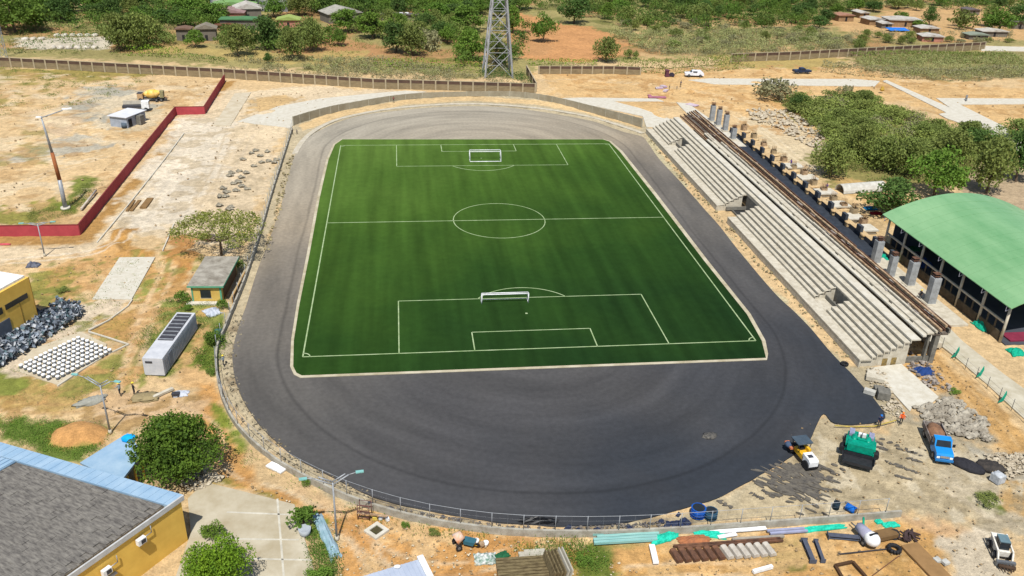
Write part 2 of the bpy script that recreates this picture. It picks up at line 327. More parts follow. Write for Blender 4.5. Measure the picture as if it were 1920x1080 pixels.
paint([(92, 812), (120, 794), (170, 794), (206, 812), (196, 834), (130, 838), (98, 830)], (228, 172, 108), .6, .4, seed=7)
for (u_, v_) in ((230, 438), (250, 474), (345, 488)): paint([(u_-24, v_), (u_, v_-14), (u_+26, v_), (u_, v_+14)], (204, 154, 88), .6, .6, .8)
def rut(px, col, w_=.55, sep=1.9, op=.6, both=True):
    P = catmull(gp(px), 5, False)
    for s_ in ((-sep/2, sep/2) if both else (0,)):
        L_, R_ = [], []
        for i, p in enumerate(P):
            a, c = P[max(i-1, 0)], P[min(i+1, len(P)-1)]; d = math.hypot(c[0]-a[0], c[1]-a[1])+1e-9; n_ = (-(c[1]-a[1])/d, (c[0]-a[0])/d); k = w_/2*(.7+.6*((i*37) % 10)/10)
            L_.append((p[0]+n_[0]*(s_+k), p[1]+n_[1]*(s_+k))); R_.append((p[0]+n_[0]*(s_-k), p[1]+n_[1]*(s_-k)))
        for i in range(0, len(P)-4, 4): paint(L_[i:i+5]+R_[i:i+5][::-1], col, .25, 0, op, world=True)
RL_, RD_ = (238, 216, 180), (196, 156, 104)
rut([(232, 738), (250, 670), (272, 600), (300, 540), (318, 500)], (240, 206, 160), .9, 2.0, .8)
rut([(236, 735), (256, 668), (280, 596)], (150, 146, 78), .5, .1, .6, False)
for px, c_ in (([(385, 850), (430, 900), (520, 925), (600, 965), (660, 1000), (700, 1050), (740, 1090)], RL_), ([(660, 985), (700, 1030), (780, 1060), (870, 1065), (980, 1030)], RL_), ([(640, 960), (700, 985), (800, 1015), (900, 1040)], RD_), ([(1560, 860), (1650, 850), (1760, 900), (1860, 960), (1960, 990)], (222, 206, 176)), ([(1500, 940), (1620, 930), (1740, 940), (1860, 985), (1960, 1010)], (188, 172, 142)), ([(1640, 820), (1700, 860), (1760, 950), (1800, 1040)], (190, 174, 142)),
    ([(1730, 650), (1800, 720), (1870, 800), (1930, 880)], (232, 194, 138)), ([(1740, 640), (1830, 730), (1900, 810)], RD_), ([(100, 160), (200, 210), (300, 250), (330, 270)], RD_), ([(0, 220), (120, 200), (220, 150), (380, 150)], RL_), ([(200, 290), (100, 320), (20, 350), (-40, 350)], RL_), ([(380, 240), (330, 330), (260, 420), (180, 470), (0, 490)], (246, 232, 208)), ([(430, 250), (400, 330), (340, 420)], (214, 192, 158)), ([(470, 250), (440, 300), (390, 400)], (226, 206, 176)),
    ([(1010, 150), (1100, 150), (1240, 160), (1330, 175), (1440, 200), (1520, 240)], RL_), ([(1240, 140), (1400, 142), (1600, 145)], RD_), ([(1380, 215), (1440, 250), (1500, 300), (1560, 345)], (240, 222, 188)), ([(1640, 160), (1760, 165), (1920, 172)], RD_), ([(1680, 150), (1800, 160), (1920, 160)], RL_), ([(1250, 1060), (1400, 1045), (1560, 1035), (1700, 1010)], RD_), ([(1180, 1075), (1300, 1065), (1500, 1070)], RL_), ([(160, 790), (230, 770), (300, 765), (380, 790), (410, 850)], (238, 208, 168)), ([(0, 760), (100, 765), (200, 760)], RD_)): rut(px, c_)
for (px, c_, th, sc_) in (([(-60, 130), (420, 150), (330, 215), (150, 440), (-60, 440)], (206, 168, 116), .56, 3.5), ([(-60, 130), (420, 150), (330, 215), (150, 440), (-60, 440)], (240, 218, 180), .58, 5), ([(350, 220), (480, 180), (500, 400), (380, 470), (200, 450)], (206, 186, 152), .57, 3), ([(1000, 135), (1500, 120), (1700, 160), (1500, 190), (1560, 260), (1420, 250), (1250, 200), (1100, 180)], (208, 162, 104), .55, 3.5),
    ([(1600, 130), (1920, 150), (1920, 260), (1700, 200)], (204, 162, 106), .55, 3.5), ([(380, 800), (420, 870), (620, 960), (1100, 1015), (1240, 1100), (620, 1100)], (204, 150, 88), .54, 2.2), ([(380, 800), (420, 870), (620, 960), (1100, 1015), (1240, 1100), (620, 1100)], (238, 204, 152), .58, 2.6), ([(1480, 800), (1920, 860), (1920, 980), (1500, 970)], (172, 156, 124), .56, 1.8), ([(1480, 800), (1920, 860), (1920, 980), (1500, 970)], (228, 214, 184), .57, 2.2),
    ([(1200, 1030), (1700, 980), (1800, 1100), (1200, 1100)], (236, 196, 138), .56, 1.8), ([(60, 490), (220, 480), (320, 450), (420, 500), (400, 600), (330, 700), (60, 760)], (216, 168, 108), .56, 2), ([(60, 490), (220, 480), (320, 450), (420, 500), (400, 600), (330, 700), (60, 760)], (146, 146, 74), .62, 1.8), ([(-60, 740), (200, 740), (380, 740), (400, 860), (200, 800), (-60, 790)], (176, 140, 84), .56, 1.8)): mottle(px, c_, th, sc_, .04, int(sc_*10)+len(px), .7)
# heights: shallow ruts everywhere, heaps where the photograph shows them
H = -.30*fbm(GX, GY, 1.9, 200, 4)-.12*(fbm(GX, GY, 9, 210, 3))+.08
H = np.minimum(H, -.01)
def mound(u, v, rx, ry, h, rz=0, seed=0):
    c = G(u, v); dx = GX-c.x; dy = GY-c.y; cs, sn = math.cos(rz), math.sin(rz)
    e = ((dx*cs+dy*sn)/rx)**2+((-dx*sn+dy*cs)/ry)**2
    e = e*(1+.8*(fbm(GX, GY, 1.6, 300+seed)-.5))
    H[:] = np.maximum(H, np.where(e < 1, h*(1-e)**.8-.05, -9))
mound(148, 816, 3.6, 2.6, 1.1); mound(230, 438, 2.6, 2.2, .9, seed=1); mound(262, 474, 4.2, 1., .7, 0, 2); mound(215, 465, 1.3, 2.6, .7, 0, 3)
mound(120, 225, 5, 3, .7, 0, 4); mound(190, 740, 2, 1.2, .6, .5, 5); mound(1010, 143, 3, 2, .7, 0, 6); mound(1340, 165, 5, 2, .6, 0, 7); mound(1290, 170, 3, 2, .6, 0, 8)
mound(345, 488, 3.4, 4, .7, 0, 9); mound(1600, 130, 4, 3, .6, 0, 10); mound(1530, 240, 2.4, 2, .6, 0, 11)
for i, (u, v) in enumerate([(40, 245), (90, 235), (150, 250), (330, 235), (500, 210), (20, 175), (250, 175), (1150, 150), (1235, 215), (1420, 155)]): mound(u, v, 2.5+i % 3, 1.6, .4, i, 20+i)
ny, nx = GX.shape
V3 = np.stack([GX, GY, H], -1).reshape(-1, 3)
idx = np.arange(ny*nx).reshape(ny, nx)
Q = np.stack([idx[:-1, :-1], idx[:-1, 1:], idx[1:, 1:], idx[1:, :-1]], -1).reshape(-1, 4)
me = bpy.data.meshes.new('ground'); me.vertices.add(len(V3)); me.vertices.foreach_set('co', V3.ravel())
me.loops.add(Q.size); me.loops.foreach_set('vertex_index', Q.ravel()); me.polygons.add(len(Q))
me.polygons.foreach_set('loop_start', np.arange(0, Q.size, 4)); me.update(calc_edges=True)
me.polygons.foreach_set('use_smooth', np.ones(len(Q), bool))
ca = me.color_attributes.new('soil', 'FLOAT_COLOR', 'POINT')
ca.data.foreach_set('color', np.concatenate([np.clip(Cc.reshape(-1, 3), 0, .85), np.ones((len(V3), 1))], 1).ravel())
gm = bpy.data.materials.new('soil'); gm.use_nodes = True; nt = gm.node_tree; N = nt.nodes; L = nt.links; b = N['Principled BSDF']
b.inputs['Roughness'].default_value = .95; b.inputs['Specular IOR Level'].default_value = .15
at = N.new('ShaderNodeAttribute'); at.attribute_name = 'soil'; tc = N.new('ShaderNodeTexCoord')
def nz(sc, d=5):
    n = N.new('ShaderNodeTexNoise'); n.inputs['Scale'].default_value = sc; n.inputs['Detail'].default_value = d; n.inputs['Roughness'].default_value = .7
    L.new(tc.outputs['Object'], n.inputs['Vector']); return n
a1 = nz(.9, 8); a2 = nz(.12, 6); mr = N.new('ShaderNodeMapRange'); mr.inputs[1].default_value = .3; mr.inputs[2].default_value = .7; mr.inputs[3].default_value = .66; mr.inputs[4].default_value = 1.24
L.new(a1.outputs[0], mr.inputs[0]); m2 = N.new('ShaderNodeMapRange'); m2.inputs[1].default_value = .3; m2.inputs[2].default_value = .7; m2.inputs[3].default_value = .88; m2.inputs[4].default_value = 1.1
L.new(a2.outputs[0], m2.inputs[0]); mm = N.new('ShaderNodeMath'); mm.operation = 'MULTIPLY'; L.new(mr.outputs[0], mm.inputs[0]); L.new(m2.outputs[0], mm.inputs[1])
vm = N.new('ShaderNodeVectorMath'); vm.operation = 'SCALE'; L.new(at.outputs['Color'], vm.inputs[0]); L.new(mm.outputs[0], vm.inputs['Scale']); L.new(vm.outputs[0], b.inputs['Base Color'])
a3 = nz(5.5, 4); m3 = N.new('ShaderNodeMapRange'); m3.inputs[1].default_value = .3; m3.inputs[2].default_value = .7; m3.inputs[3].default_value = .78; m3.inputs[4].default_value = 1.2; L.new(a3.outputs[0], m3.inputs[0])
v3 = N.new('ShaderNodeVectorMath'); v3.operation = 'SCALE'; L.new(vm.outputs[0], v3.inputs[0]); L.new(m3.outputs[0], v3.inputs['Scale']); L.new(v3.outputs[0], b.inputs['Base Color'])
bp = N.new('ShaderNodeBump'); bp.inputs['Strength'].default_value = .9; bp.inputs['Distance'].default_value = .2; L.new(nz(2.2, 7).outputs[0], bp.inputs['Height']); L.new(bp.outputs[0], b.inputs['Normal'])
me.materials.append(gm); go = bpy.data.objects.new('ground', me); COL.objects.link(go); st(go)

# ------------------------------------------------------------------ flat sheets
def sheet(name, pts, z, m_, depth=.3, k=0):
    if k: pts = catmull(pts, k)
    b_ = MB().prism(list(pts), z-depth, z); return st(b_.build(name, m_))
TRK = [(485, 500), (499, 465), (527, 385), (540, 330), (556, 285), (580, 257), (605, 242), (640, 227), (685, 215), (742, 208), (805, 202), (875, 199), (940, 201), (997, 207), (1047, 215), (1110, 227), (1145, 239), (1172, 248), (1203, 256), (1215, 268), (1235, 297), (1272, 337), (1297, 365), (1325, 397), (1350, 425), (1385, 470), (1450, 547), (1490, 585), (1522, 618), (1552, 654), (1578, 682), (1598, 702), (1618, 725), (1642, 752), (1660, 784), (1620, 795), (1565, 793), (1545, 776), (1532, 795), (1515, 830), (1480, 858), (1435, 885), (1385, 913), (1345, 934), (1285, 952), (1222, 969), (1160, 981), (1085, 986), (1032, 986), (960, 981), (903, 975), (842, 965), (755, 947), (692, 928), (655, 910), (620, 892), (575, 870), (537, 845), (497, 808), (478, 785), (457, 752), (442, 715), (436, 680), (437, 652), (447, 615), (462, 572), (472, 540)]
# asphalt: fresh and dark in the south-east, paler north-west from dust plus sheen painted into the ramp; roller joints follow the bends
am = bpy.data.materials.new('asphalt'); am.use_nodes = True; nt = am.node_tree; N = nt.nodes; L = nt.links; b = N['Principled BSDF']
b.inputs['Roughness'].default_value = .8; b.inputs['Specular IOR Level'].default_value = .35
def mth(op, a_, b_=None, c_=None):
    n = N.new('ShaderNodeMath'); n.operation = op
    for i, v in enumerate((a_, b_, c_)):
        if v is None: continue
        if isinstance(v, (int, float)): n.inputs[i].default_value = v
        else: L.new(v, n.inputs[i])
    return n.outputs[0]
tc = N.new('ShaderNodeTexCoord'); sx = N.new('ShaderNodeSeparateXYZ'); L.new(tc.outputs['Object'], sx.inputs[0])
X_, Y_ = sx.outputs[0], sx.outputs[1]
big = N.new('ShaderNodeTexNoise'); big.inputs['Scale'].default_value = .035; big.inputs['Detail'].default_value = 4; L.new(tc.outputs['Object'], big.inputs['Vector'])
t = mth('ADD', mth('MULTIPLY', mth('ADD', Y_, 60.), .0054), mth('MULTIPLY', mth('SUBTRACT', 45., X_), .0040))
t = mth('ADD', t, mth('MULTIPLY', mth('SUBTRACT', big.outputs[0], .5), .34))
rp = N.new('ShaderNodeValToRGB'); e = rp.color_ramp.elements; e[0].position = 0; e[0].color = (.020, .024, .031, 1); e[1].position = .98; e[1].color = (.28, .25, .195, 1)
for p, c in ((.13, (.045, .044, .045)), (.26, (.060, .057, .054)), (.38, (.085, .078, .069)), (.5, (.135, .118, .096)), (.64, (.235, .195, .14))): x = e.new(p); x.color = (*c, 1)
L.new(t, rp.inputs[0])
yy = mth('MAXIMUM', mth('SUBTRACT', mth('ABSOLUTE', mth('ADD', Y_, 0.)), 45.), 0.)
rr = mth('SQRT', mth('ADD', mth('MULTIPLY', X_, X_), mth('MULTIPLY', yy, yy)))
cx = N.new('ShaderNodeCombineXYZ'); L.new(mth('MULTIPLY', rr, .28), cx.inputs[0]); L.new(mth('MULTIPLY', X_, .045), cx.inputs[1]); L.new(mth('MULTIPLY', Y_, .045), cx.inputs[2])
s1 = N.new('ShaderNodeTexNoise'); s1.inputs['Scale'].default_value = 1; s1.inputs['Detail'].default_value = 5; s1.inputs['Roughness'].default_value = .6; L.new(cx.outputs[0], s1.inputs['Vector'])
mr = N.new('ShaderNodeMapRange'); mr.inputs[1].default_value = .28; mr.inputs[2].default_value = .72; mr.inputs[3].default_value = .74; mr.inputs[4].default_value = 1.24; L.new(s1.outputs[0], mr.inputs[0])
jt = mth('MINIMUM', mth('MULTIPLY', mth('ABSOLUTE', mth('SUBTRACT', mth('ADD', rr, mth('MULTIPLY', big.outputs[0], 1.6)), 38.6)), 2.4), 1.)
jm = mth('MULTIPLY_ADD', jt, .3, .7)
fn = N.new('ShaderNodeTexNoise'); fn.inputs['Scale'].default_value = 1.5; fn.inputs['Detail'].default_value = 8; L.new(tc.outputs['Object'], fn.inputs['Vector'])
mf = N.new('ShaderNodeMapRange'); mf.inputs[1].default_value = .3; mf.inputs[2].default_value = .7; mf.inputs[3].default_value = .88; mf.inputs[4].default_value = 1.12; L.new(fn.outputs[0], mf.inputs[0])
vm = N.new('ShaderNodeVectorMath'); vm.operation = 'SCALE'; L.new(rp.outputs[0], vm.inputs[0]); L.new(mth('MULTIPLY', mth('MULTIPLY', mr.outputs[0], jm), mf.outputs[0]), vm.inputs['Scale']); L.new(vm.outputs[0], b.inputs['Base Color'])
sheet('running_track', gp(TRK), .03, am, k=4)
# turf: pile sheen and vignette painted into the colour, paler north-west, darker south-east
tm = bpy.data.materials.new('artificial_turf'); tm.use_nodes = True; nt = tm.node_tree; N = nt.nodes; L = nt.links; b = N['Principled BSDF']
b.inputs['Roughness'].default_value = 1; b.inputs['Specular IOR Level'].default_value = .05
tc = N.new('ShaderNodeTexCoord'); sx = N.new('ShaderNodeSeparateXYZ'); L.new(tc.outputs['Object'], sx.inputs[0]); X_, Y_ = sx.outputs[0], sx.outputs[1]
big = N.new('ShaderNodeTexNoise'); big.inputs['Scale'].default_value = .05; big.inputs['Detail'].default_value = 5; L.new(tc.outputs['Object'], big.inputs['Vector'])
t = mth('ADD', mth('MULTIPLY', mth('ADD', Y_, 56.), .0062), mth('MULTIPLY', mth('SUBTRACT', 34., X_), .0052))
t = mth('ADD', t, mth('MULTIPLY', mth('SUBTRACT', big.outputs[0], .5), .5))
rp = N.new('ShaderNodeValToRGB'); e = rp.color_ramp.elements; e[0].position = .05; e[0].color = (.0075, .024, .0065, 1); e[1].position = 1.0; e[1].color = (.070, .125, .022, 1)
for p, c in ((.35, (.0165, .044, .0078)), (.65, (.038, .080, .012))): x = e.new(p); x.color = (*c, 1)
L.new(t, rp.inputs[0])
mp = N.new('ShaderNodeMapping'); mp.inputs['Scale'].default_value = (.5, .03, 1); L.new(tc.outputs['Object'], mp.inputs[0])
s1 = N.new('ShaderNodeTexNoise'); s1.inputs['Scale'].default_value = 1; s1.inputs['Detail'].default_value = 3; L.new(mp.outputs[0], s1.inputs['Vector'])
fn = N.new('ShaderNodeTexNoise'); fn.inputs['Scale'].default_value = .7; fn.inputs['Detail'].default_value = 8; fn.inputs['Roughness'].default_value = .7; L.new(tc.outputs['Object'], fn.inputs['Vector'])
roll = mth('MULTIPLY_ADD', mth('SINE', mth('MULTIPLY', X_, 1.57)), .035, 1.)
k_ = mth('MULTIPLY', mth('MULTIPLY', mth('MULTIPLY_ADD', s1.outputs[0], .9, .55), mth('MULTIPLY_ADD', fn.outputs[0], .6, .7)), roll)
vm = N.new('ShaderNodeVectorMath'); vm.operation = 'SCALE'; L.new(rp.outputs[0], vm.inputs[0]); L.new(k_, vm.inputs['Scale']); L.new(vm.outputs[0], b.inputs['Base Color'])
TURF = [(566, 705), (556, 700), (550, 688), (551, 640), (562, 570), (580, 480), (600, 370), (616, 300), (628, 272), (642, 262), (1130, 262), (1142, 266), (1162, 285), (1225, 365), (1320, 490), (1400, 590), (1428, 640), (1436, 672)]
turf = gp(TURF)
sheet('kerb', gp([(563, 709), (551, 703), (544, 688), (546, 638), (557, 568), (575, 478), (595.5, 368), (612, 299), (625, 270.5), (641, 261.3), (1131, 261.3), (1145, 265), (1167, 284), (1231.5, 364), (1327, 489), (1407, 589), (1435, 639), (1440, 664), (1438, 675.5)]), .10, mat('kerb_concrete', D(222, 212, 186), col2=D(184, 172, 140), scale=.4))
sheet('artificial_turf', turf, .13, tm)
# marking lines
lm = MB(); ZL = .14
def line(a, b_, w=.17): lm.bar((a[0], a[1], ZL), (b_[0], b_[1], ZL), w, .012)
HW, HL = 33.8, 50.5
for a, c in (((-HW, -HL), (HW, -HL)), ((HW, -HL), (HW, HL)), ((HW, HL), (-HW, HL)), ((-HW, HL), (-HW, -HL)), ((-HW, 0), (HW, 0))): line(a, c, .2)
for s_ in (-1, 1):
    for w_, d_ in ((20.16, 16.5), (9.16, 5.5)):
        y0, y1 = s_*HL, s_*(HL-d_); line((-w_, y0), (-w_, y1)); line((-w_, y1), (w_, y1)); line((w_, y1), (w_, y0))
    pts = [(9.15*math.cos(t_), s_*(HL-11)-s_*9.15*math.sin(t_)) for t_ in np.linspace(R(37), R(143), 25)]
    for p, q_ in zip(pts, pts[1:]): line(p, q_)
    for sx_ in (-1, 1):
        pts = [(sx_*(HW-math.cos(t_)), s_*(HL-math.sin(t_))) for t_ in np.linspace(0, math.pi/2, 7)]
        for p, q_ in zip(pts, pts[1:]): line(p, q_)
    lm.box((0, s_*(HL-11), ZL), (.35, .35, .012))
pts = [(9.15*math.cos(t_), 9.15*math.sin(t_)) for t_ in np.linspace(0, 2*math.pi, 61)]
for p, q_ in zip(pts, pts[1:]): line(p, q_)
st(lm.build('pitch_marking', mat('line_paint', D(196, 212, 168), col2=D(150, 178, 118), scale=.5)))
# concrete paths and pads
def pad(name, px, m_=CONCL, z=.05, k=0): return sheet(name, gp(px), z, m_, k=k)
pad('concrete_path', [(445, 228), (520, 200), (600, 185), (690, 176), (760, 170), (800, 172), (700, 186), (600, 210), (552, 232), (545, 240)])
pad('concrete_path', [(1010, 186), (1095, 183), (1230, 185), (1245, 190), (1150, 190), (1200, 203), (1262, 225), (1262, 240), (1212, 238), (1205, 218), (1110, 198)], z=.06)
pad('concrete_path', [(400, 235), (440, 175), (471, 173), (445, 215), (432, 236)], z=.04, m_=mat('worn_concrete', D(228, 216, 190), col2=D(206, 190, 160), scale=.5))
pad('concrete_slab', [(224, 483), (291, 482), (247, 561), (173, 561)])
pad('concrete_slab', [(1268, 192), (1290, 194), (1370, 250), (1400, 275), (1375, 275), (1300, 225)], z=.055)
pad('concrete_path', [(1290, 150), (1330, 147), (1480, 148), (1600, 148), (1650, 152), (1640, 162), (1480, 160), (1340, 158)], z=.05)
pad('concrete_road', [(1755, 184), (1920, 185), (2100, 185), (2100, 196), (1920, 195), (1800, 196), (1880, 236), (1960, 275), (2060, 330), (2020, 335), (1920, 290), (1850, 248), (1775, 222), (1760, 214), (1790, 208)], z=.06)
pad('concrete_road', [(1655, 152), (1662, 150), (1800, 210), (1776, 212)], z=.045)
pad('concrete_path', [(1840, 86), (1920, 88), (2100, 90), (2100, 97), (1920, 96), (1840, 95)], z=.05)
pad('concrete_path', [(1736, 585), (1765, 600), (1805, 640), (1880, 700), (1990, 780), (1990, 840), (1920, 785), (1850, 720), (1790, 668), (1738, 628)], mat('path_concrete', D(222, 214, 192), col2=D(196, 186, 160), scale=.5))
pad('concrete_slab', [(1632, 690), (1690, 683), (1760, 745), (1745, 758), (1710, 765), (1706, 772)], z=.09)
pad('concrete_slab', [(385, 905), (400, 908), (552, 946), (592, 1080), (595, 1140), (300, 1140), (330, 1080), (358, 1000), (352, 935)], mat('yard_concrete', D(216, 206, 182), col2=D(186, 172, 142), scale=.25), z=.06)
for a, c in (((520, 935), (532, 1080)), ((425, 960), (545, 965)), ((410, 1010), (560, 1012)), ((350, 1045), (585, 1050))):
    pa, pc = G(*a, .064), G(*c, .064); st(MB().bar(pa, pc, .22, .01).build('slab_joint', mat('joint_mortar', D(232, 226, 208), scale=1)))
pad('concrete_slab', [(60, 655), (150, 622), (200, 645), (196, 665), (108, 722), (30, 695)], z=.045, m_=mat('worn_concrete', (.5, .45, .35)))
for pl_ in ([(108, 724), (150, 696), (197, 667), (241, 646), (205, 634), (166, 622)], [(248, 562), (240, 574), (205, 600), (166, 620)], [(182, 455), (240, 385), (300, 310), (345, 250)], [(305, 470), (318, 440), (326, 420)]):
    b = MB(); P = [G(*p) for p in pl_]
    for a, c in zip(P, P[1:]): b.bar((a.x, a.y, .02), (c.x, c.y, .02), .2, .2)
    st(b.build('kerb', CONCL))
# asphalt spill on the yard: dark streaks of dropped mix
q = random.Random(3); sp = MB()
for i in range(240):
    u = q.gauss(1500, 34); v = q.gauss(895, 24)
    if u < 1415 or v < 868 or u+v*.4 < 1770: continue
    c = G(u, v, .0); a = q.gauss(-.75, .25); l_ = q.uniform(.25, 1.3); w_ = q.uniform(.08, .28); n_ = 7
    P = [(c.x+math.cos(a)*l_*math.cos(t_)-math.sin(a)*w_*math.sin(t_)*q.uniform(.6, 1.3), c.y+math.sin(a)*l_*math.cos(t_)+math.cos(a)*w_*math.sin(t_)) for t_ in [k*2*math.pi/n_ for k in range(n_)]]
    sp.prism(P, -.2, .02+.0002*i)
for (u, v, l_) in [(1690, 838, 3), (1700, 845, 1.2), (1625, 825, .9), (1680, 872, 1.4), (1700, 878, 1.5), (1715, 862, .8), (1695, 895, 1.), (1645, 828, .7), (1655, 840, .6), (1440, 925, .8), (1420, 930, .9), (1360, 945, 1)]:
    c = G(u, v); a = -.8+q.uniform(-.3, .3)
    for k in range(6):
        o_ = (k-2.5)/5*l_*1.6; P = [(c.x+math.cos(a)*o_+q.uniform(-.2, .2)+math.cos(t_)*q.uniform(.12, .4), c.y+math.sin(a)*o_+math.sin(t_)*q.uniform(.08, .3)) for t_ in [j*2*math.pi/6 for j in range(6)]]
        sp.prism(P, -.2, .025+.0003*k)
tag(sp.build('asphalt_crumbs', mat('spilled_asphalt', (.06, .055, .05), col2=(.13, .115, .09), scale=1.5)), 'dark streaks of spilled asphalt mix on the pale yard by the road roller', 'spilled asphalt', kind='stuff')

# ------------------------------------------------------------------ grandstand
GS = thing('grandstand', 'long unfinished concrete grandstand with stepped tiers along the right side of the track', 'grandstand', (46.2, 0, 0))
Y0, Y1 = -58.8, 60.5
XR = [1.8, 2.5, 3.45, 4.4, 5.3, 6.25, 7.2]           # riser positions (from the front wall)
ZT = [1.2, 1.65, 2.1, 2.55, 3.0, 3.45, 3.9, 4.3]      # tread heights
VOM = [(-43.9, -39.4), (-3.0, 3.6), (40.4, 45.6)]
def segs(lo, hi, cuts):
    out = []; a = lo
    for c0, c1 in sorted(cuts): out.append((a, c0)); a = c1
    out.append((a, hi)); return out
for a, c in segs(Y0, Y1, [VOM[1]]): MB().b2(-.02, 1.8, a, c, .95, 1.2).b2(0, .25, a+.05, c-.05, -.6, .95).build('walkway', CONC, GS)
for k in range(1, 8):
    b = MB(); x0 = XR[k-1]; x1 = XR[k] if k < 7 else 8.8
    cuts = VOM if k <= 4 else ([(VOM[1][0]-0, VOM[1][1])] if k == 5 else [])
    for a, c in segs(Y0, Y1, cuts):
        y = a; b = MB()
        while y < c-.1:                              # precast lengths with open joints
            e_ = min(c, y+9.9); 
            if c-e_ < 3: e_ = c
            jz = rnd.uniform(-.02, .02)
            b.b2(x0, x1-.07, y, e_-.03, ZT[k]-.2+jz, ZT[k]+jz); b.b2(x0+.02, x0+.16, y, e_-.03, ZT[k-1]-.25, ZT[k]-.2); y = e_
        b.build('tier', CONC if k < 7 else CONCL, GS)
b = MB(); b.b2(8.95, 9.5, Y0+.1, Y1-22, 4.6, 4.85); b.build('tier', CONCL, GS)
b = MB(); b.b2(9.55, 10.6, Y0+.1, Y1-18, 5.0, 5.25); b.build('tier', CONC, GS)
b = MB(); b.b2(8.9, 10.5, Y1-21.8, Y1-.3, 4.42, 4.6); b.build('plank_deck', WOODP, GS)
# formwork beams of the top rows, under construction
for j, (x, z, ya, yb, m_) in enumerate([(9.0, 4.75, 38.6, Y1, RUST), (9.9, 5.15, 36, Y1, RUST), (10.85, 5.5, 34, Y1, RUST), (10.8, 5.45, Y0+.1, 33.9, CONC), (11.35, 5.7, Y0, Y1, WOODP), (11.8, 5.9, Y0-.2, Y1, RUST), (12.35, 6.1, Y0+.5, Y1, WOODP), (12.85, 6.25, -30, Y1, RUST), (12.75, 6.15, Y0, -31, RUST)]):
    b = MB(); y = ya
    while y < yb-1:
        e_ = min(yb, y+rnd.uniform(5, 8)); dx = rnd.uniform(-.05, .05); b.b2(x+dx, x+dx+(.34 if m_ is not RUST else .15), y, e_-.08, z-.25, z+.1+rnd.uniform(-.04, .04)); y = e_
    b.build('formwork_beam', m_, GS)
q = random.Random(5)
for i in range(60):
    x = q.uniform(10.7, 12.9); y = q.uniform(Y0+2, Y1-2); MB().box((x, y, 5.25+(x-10.7)*.4+.1), (q.uniform(.15, .4), q.uniform(.6, 2.6), .07), q.uniform(-.3, .3)).build('loose_board', mat('grey_boards', D(200, 195, 188), col2=D(120, 100, 90), scale=2), GS)
b = MB(); b.b2(10.5, 13, Y0+.3, Y1-.2, 4.7, 4.95); b.build('upper_slab', mat('raw_slab', D(150, 140, 125), col2=D(90, 80, 72), scale=1), GS)
b = MB(); b.b2(13.02, 13.3, Y0+.4, Y1-4, 4.9, 5.6); b.build('back_upstand', CONCD, GS)
# end walls, transverse frames and openings
def endwall(name, y, t_, m_):
    prof = [(.3, -.6), (.3, .94), (1.85, .94)]
    for k in range(1, 7): prof += [(XR[k-1]+.2, ZT[k]-.22), (XR[k]+.2, ZT[k]-.22)]
    prof += [(7.4, 3.6), (7.4, -.6)]
    b = MB(); b.xprof([(x, z) for x, z in prof], y, y+t_); return b
b = endwall('end_wall', Y0+.3, .25, CONCD); b.build('end_wall', CONC, GS)
b = MB(); b.b2(3.7, 4.5, Y0+.27, Y0+.31, -.2, 1.1); b.b2(5.1, 5.9, Y0+.27, Y0+.31, -.2, 1.2); b.build('window_opening', mat('ochre_board', (.3, .2, .06), col2=(.1, .08, .04), scale=2), GS)
b = MB(); b.b2(7.42, 11.2, Y0+.7, Y0+.95, -.6, .9); b.b2(11.2, 11.9, Y0+.4, Y0+1.2, -.6, 4.7); b.b2(10.2, 10.5, Y0+.5, Y0+1.1, -.6, 4.7); b.build('end_column', CONCD, GS)
endwall('end_wall', Y1-.6, .25, CONCD).build('end_wall', CONCD, GS)
for y in np.arange(Y0+6, Y1-2, 6.2): MB().b2(7.5, 7.9, y, y+.4, -.6, 4.05).b2(10.6, 11, y, y+.4, -.6, 4.7).b2(2, 10.6, y+.05, y+.35, .2, .9).build('support_frame', CONCD, GS)
for (a, c) in VOM:                                    # parapets round each stair opening
    b = MB()
    hi = 5.3
    b.xprof([(1.85, .96), (1.85, 1.5), (3.3, 2.3), (hi, 3.2), (hi, .2), (3.0, .2)], c, c+.18) if a != VOM[1][0] else b.xprof([(0.2, -.6), (.2, .94), (1.8, 1.4), (4.0, 2.7), (5.4, 3.3), (5.4, -.6)], c, c+.25)
    b.build('parapet', CONC, GS)
    if a != VOM[1][0]:
        MB().b2(1.82, 3.7, a+.02, c-.02, .96, 1.19).build('landing', CONC, GS)
        MB().b2(3.72, 3.9, a, c, .2, 1.9).b2(5.25, 5.4, a, c, -.5, 3.2).build('opening_wall', CONCD, GS)
    else: MB().b2(6.3, 6.45, a, c, -.5, 3.6).b2(3.2, 3.4, a, c, -.3, .35).build('opening_wall', CONCD, GS)
    MB().b2(3.91 if a != VOM[1][0] else 3.42, 5.24 if a != VOM[1][0] else 6.28, a+.1, c-.1, -.5, .05).build('stair_opening', mat('shaded_concrete', (.03, .03, .03), scale=1), GS)
